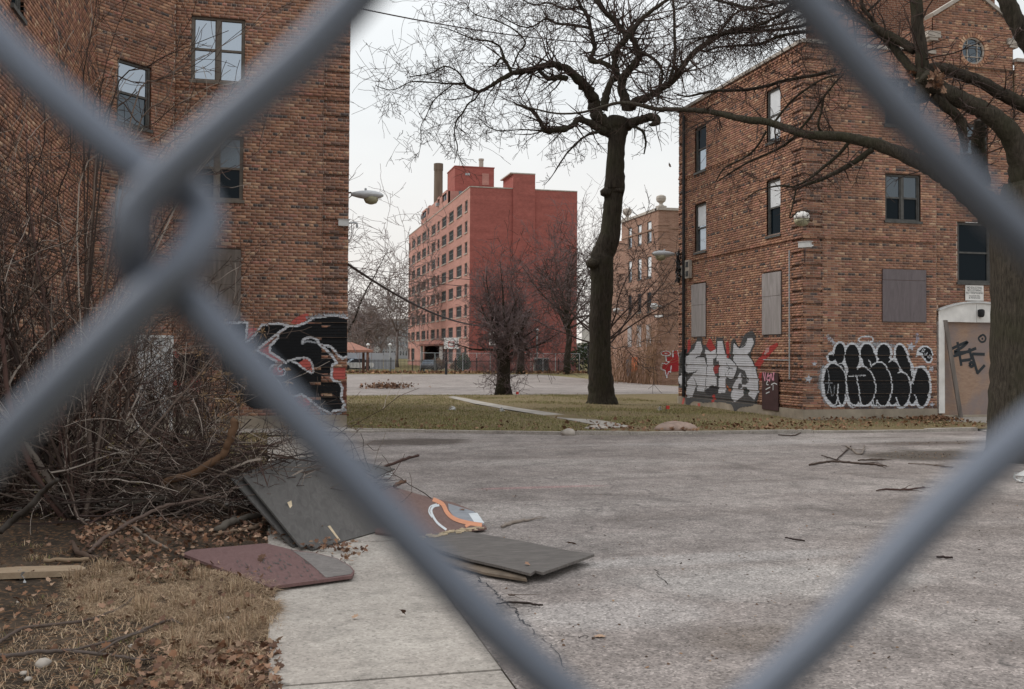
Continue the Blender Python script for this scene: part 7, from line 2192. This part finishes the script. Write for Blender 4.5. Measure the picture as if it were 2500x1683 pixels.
# --- silver letters on the left face of the right block
fs4 = Zf(1640, 760, 5.2278)
paint(rl, fs4, [
 ('fill', [(100,540),(170,490),(300,400),(330,340),(390,345),(400,430),(480,420),(560,440),(570,350),(650,345),(680,450),(740,560),(760,400),(800,350),(860,450),(930,300),(1040,260),(1070,400),(1010,560),(1080,700),(1110,900),(1110,1090),(1060,1200),(900,1230),(820,1280),(770,1190),(580,1160),(430,1170),(300,1150),(200,1210),(180,1000),(90,960),(100,700)], GRY),
 ('poly', [(205,380),(235,350),(245,470),(200,540)], RED), ('fill', [(440,440),(485,345),(530,420),(560,480),(500,510)], RED), ('poly', [(690,400),(725,380),(745,600),(705,600)], RED), ('poly', [(1060,680),(1210,470),(1350,400),(1360,440),(1200,620),(1110,740)], RED), ('poly', [(1200,480),(1250,450),(1240,520),(1180,570)], (.50,.30,.28)), ('poly', [(1120,790),(1165,780),(1140,890),(1115,890)], RED),
 ('poly', [(520,1060),(560,1050),(560,1160),(525,1165)], RED), ('poly', [(700,930),(770,920),(755,1030),(720,1010)], (.42,.13,.05)), ('poly', [(160,1110),(185,1110),(150,1270),(120,1270)], PNK), ('poly', [(345,1170),(380,1180),(375,1290),(355,1290)], PNK), ('poly', [(540,700),(600,680),(600,790),(540,800)], (.30,.05,.05)),
 # letters
 ('poly', [(155,610),(210,560),(290,480),(320,390),(370,385),(395,490),(375,540),(335,590),(420,590),(445,680),(445,860),(420,1025),(330,1020),(320,930),(285,850),(240,840),(310,770),(290,790),(190,790),(150,740)], SIL),
 ('poly', [(85,860),(130,790),(190,850),(175,960),(105,945)], SIL), ('fill', [(200,900),(260,840),(310,900),(300,1000),(250,1100),(190,1080),(195,980)], SIL),
 ('poly', [(430,485),(500,520),(565,480),(570,590),(535,610),(535,750),(575,860),(580,950),(500,960),(435,1000),(445,860),(455,720),(455,600),(430,560)], SIL),
 ('poly', [(585,385),(650,380),(670,480),(700,590),(800,640),(835,740),(800,850),(740,870),(690,850),(690,1040),(600,1045),(605,870),(610,660),(575,640)], SIL),
 ('poly', [(790,400),(860,470),(930,430),(970,345),(1030,340),(1050,400),(1000,520),(960,560),(1030,620),(1080,740),(1110,880),(1110,1030),(1060,1130),(985,1070),(960,960),(920,1080),(850,1130),(790,1165),(760,1080),(790,930),(880,780),(960,870),(990,910),(940,760),(840,720),(790,640),(780,520)], SIL),
 ('poly', [(885,790),(920,830),(985,910),(940,940),(860,920),(850,1000),(920,970),(950,970),(990,1060),(930,1080),(910,1010)], GRY), ('fill', [(920,1060),(950,970),(990,1040)], (.05,.06,.06)),
 ('poly', [(700,870),(790,860),(840,780),(880,780),(800,930),(760,1010),(700,930)], GRY),
 # dark edges
 ('line', [(310,600),(350,580),(420,585)], BLK, 12), ('line', [(445,600),(450,730),(440,870),(430,1010)], BLK, 10), ('line', [(575,470),(575,640),(605,660),(600,900),(595,1040)], BLK, 12), ('line', [(655,390),(680,500),(760,610),(830,690),(835,770),(790,855),(740,870),(700,850)], BLK, 12), ('line', [(690,790),(695,880)], BLK, 10), ('line', [(790,400),(780,520),(790,620)], BLK, 14), ('line', [(800,390),(860,465),(940,430),(960,350)], BLK, 12),
 ('seg', [(700,660),(740,740),(720,760)], BLK, 9), ('seg', [(700,720),(785,735)], BLK, 9), ('seg', [(740,770),(725,810)], BLK, 9), ('line', [(160,730),(200,790),(300,780),(330,750)], BLK, 12), ('line', [(290,860),(320,930),(320,1020)], BLK, 10), ('line', [(1000,560),(1060,690),(1110,870),(1110,1070),(1060,1180)], BLK, 12), ('fill', [(440,1010),(500,950),(580,970),(580,1060),(450,1060)], (.04,.04,.045)),
 ('fill', [(120,560),(150,500),(180,520),(150,600),(150,700),(110,720)], (.03,.03,.03)),
], RB, (80, 250, 1380, 1320), zmin=.02, label='silver and grey letters with red flames')
# --- pink tag on the hatch, drawn on its flat face
def flat_tag(w, read, strokes, d, parent, mat, wd, name='graffiti'):
    for pts in strokes:
        S = smooth(pts, 5); m = MB(); L = []; Rr = []
        q = [np.array(w.hit(*read(*s_))) for s_ in S]
        for i in range(len(q)):
            t_ = q[min(i+1, len(q)-1)]-q[max(0, i-1)]; t_ = t_/(np.hypot(*t_)+1e-9); nn = np.array((-t_[1], t_[0]))*wd/2
            L.append(w.P(*(q[i]+nn), d)); Rr.append(w.P(*(q[i]-nn), d))
        m.add([tuple(p) for p in L]+[tuple(p) for p in Rr], [(i, i+1, len(L)+i+1, len(L)+i) for i in range(len(L)-1)])
        m.build(name, mat, parent)
        d += .0012
MAT['paint_pink'] = simple('paint_pink', (.62,.28,.36), .15, 10, .7)
flat_tag(rl, fs4, [[(1195,775),(1220,890)],[(1225,780),(1220,890)],[(1265,790),(1245,870),(1280,880)],[(1250,835),(1290,820)],[(1280,900),(1300,800),(1320,880),(1340,780)],[(1330,780),(1335,890)]], .078, hat, MAT['paint_pink'], .045)
flat_tag(rl, fs4, [[(1255,890),(1240,930),(1265,940)],[(1300,940),(1340,920),(1375,935)],[(1325,940),(1325,1010)],[(1230,1000),(1290,970)],[(1235,1050),(1280,1030)]], .078, hat, MAT['paint_white'], .03)
# --- black tag on the boarded door
fd = Zf(2250, 520, 2.904)
flat_tag(ga, fd, [[(262,915),(290,1085)],[(218,965),(330,915),(300,950),(240,990),(345,985)],[(215,1020),(290,1000),(395,960)],[(345,960),(365,1040)],[(285,1050),(355,1040)],[(362,1000),(405,1140)],[(365,1000),(455,1003)],[(400,1140),(455,1080)],[(215,1048),(232,1030)],[(345,1075),(360,1060),(378,1075),(360,1090),(345,1075)]], -.0475, dply, MAT['ink'], .085)
flat_tag(ga, fd, [[(430,870),(412,890),(430,915),(455,910),(462,885),(445,865),(425,875)],[(438,885),(440,900)]], -.0475, dply, MAT['ink'], .06)
# --- red throw on the third block
fr5 = Zf(1400, 700, 6.03)
mfz0 = mf.z0
mf2 = Wall(mf.O+mf.N*.055, mf.U, mf.N, mf.w, mf.z0, mf.z1)
paint(mf2, fr5, [('ell', (1362,985,80,40,.05), WHT), ('ell', (1362,985,62,28,.05), (.36,.03,.035)), ('ell', (1362,985,20,8,0), WHT), ('poly', [(1450,950),(1535,945),(1560,1050),(1550,1250),(1430,1255),(1380,1340),(1350,1250),(1300,1220),(1300,1130),(1370,1110),(1375,1040),(1450,1035)], (.36,.03,.035)),
 ('seg', [(1465,950),(1465,1030)], WHT, 20), ('seg', [(1360,1030),(1370,1100),(1410,1110),(1370,1140),(1300,1130),(1290,1210),(1350,1240),(1375,1340),(1400,1250),(1430,1260),(1440,1170)], WHT, 14), ('seg', [(1530,945),(1555,1050)], WHT, 10)], MBd, (1270, 920, 1600, 1360), du=.05)
ml2 = Wall(ml.O+ml.N*.04, ml.U, ml.N, ml.w, ml.z0, ml.z1)
paint(ml2, fr5, [('poly', [(860,1040),(940,1040),(945,1240),(860,1260)], (.55,.17,.08))], MBd, (850, 1020, 960, 1290), du=.05)
paint(ml2, fr5, [('line', [(630,1120),(620,1250),(640,1150)], WHT, 10)], MBd, (590, 1080, 680, 1290), du=.05)
# ================================================================== the chain link fence right in front of the lens
FD = .088                                       # its distance
C0 = (385.0, 545.0); VI = (2118.0, 232.0); VJ = (121.0, 2347.0)      # one diamond, in the 2329 px reading
WR = .00185
cf = empty('chain_link_fence', EYE+_f*FD, label='blurred grey chain link fence close in front of the camera', cat='fence')
def fpt(i, j, depth=0.0, dx=0.0, dy=0.0):
    x_, y_ = C0[0]+VI[0]*i+VJ[0]*j+dx, C0[1]+VI[1]*i+VJ[1]*j+dy
    return at_t(x_*DS, y_*DS, FD+depth)
def galv():
    n = NT('galvanised_wire'); v = n.co('Object')
    n.color((.135, .152, .188)); n.b.inputs['Metallic'].default_value = .45; n.rough(.5); n.b.inputs['Specular IOR Level'].default_value = .4
    return n.m
MAT['galv'] = galv()
hook = 66                                       # how far a bend reaches past the crossing
for ks in range(-9, 13):
    pts = []; k = ks/2
    for jj in range(-5, 6):
        j = jj+(.5 if ks % 2 else 0)
        # left bend at (k, j), right bend at (k+.5, j+.5): down-right legs lie behind, down-left legs in front
        a = (k, j); b = (k+.5, j+.5)
        R0 = WR*1.05
        A = fpt(*a); B = fpt(*b); A2 = fpt(k, j+1)
        # the bend at the crossing in view has slipped; the others sit square
        if abs(a[0]) < .01 and abs(a[1]) < .01: ha = ((-1.0, -38, -112), (-.9, -84, -8), (0, -80, 58), (.9, -34, 108), (1.0, 60, 158))
        else: ha = ((-.9, 25, -85), (-.7, -48, -44), (0, -70, 0), (.7, -48, 44), (.9, 25, 85))
        if abs(b[0]) < .01 and abs(b[1]) < .01: hb = ((1.0, -60, -155), (.9, 40, -108), (0, 78, -45), (-.9, 40, 48), (-1.0, -62, 148))
        else: hb = ((.9, -25, -85), (.7, 48, -44), (0, 70, 0), (-.7, 48, 44), (-.9, -25, 85))
        pts += [fpt(a[0], a[1], R0*d_, x_, y_) for d_, x_, y_ in ha]
        own = abs(k) < .01 and abs(j) < .01
        for q, y_ in ((.35, 62), (.65, 36)): pts.append(fpt(k+.5*q, j+.5*q, R0*.95, 0, y_ if own else 0))
        pts += [fpt(b[0], b[1], R0*d_, x_, y_) for d_, x_, y_ in hb]
        lo = abs(k+.5) < .01 and abs(j+.5) < .01; hi = abs(k) < .01 and abs(j+1) < .01
        for q in (.35, .65): pts.append(fpt(k+.5-.5*q, j+.5+.5*q, -R0*.95, -20 if hi else 0, 62 if lo else (-72 if hi else 0)))
    S = [Vector(v) for v in smooth([tuple(p) for p in pts], 4)]
    m = MB(); m.tube(S, WR, 10); m.build('wire', MAT['galv'], cf, smooth=True)
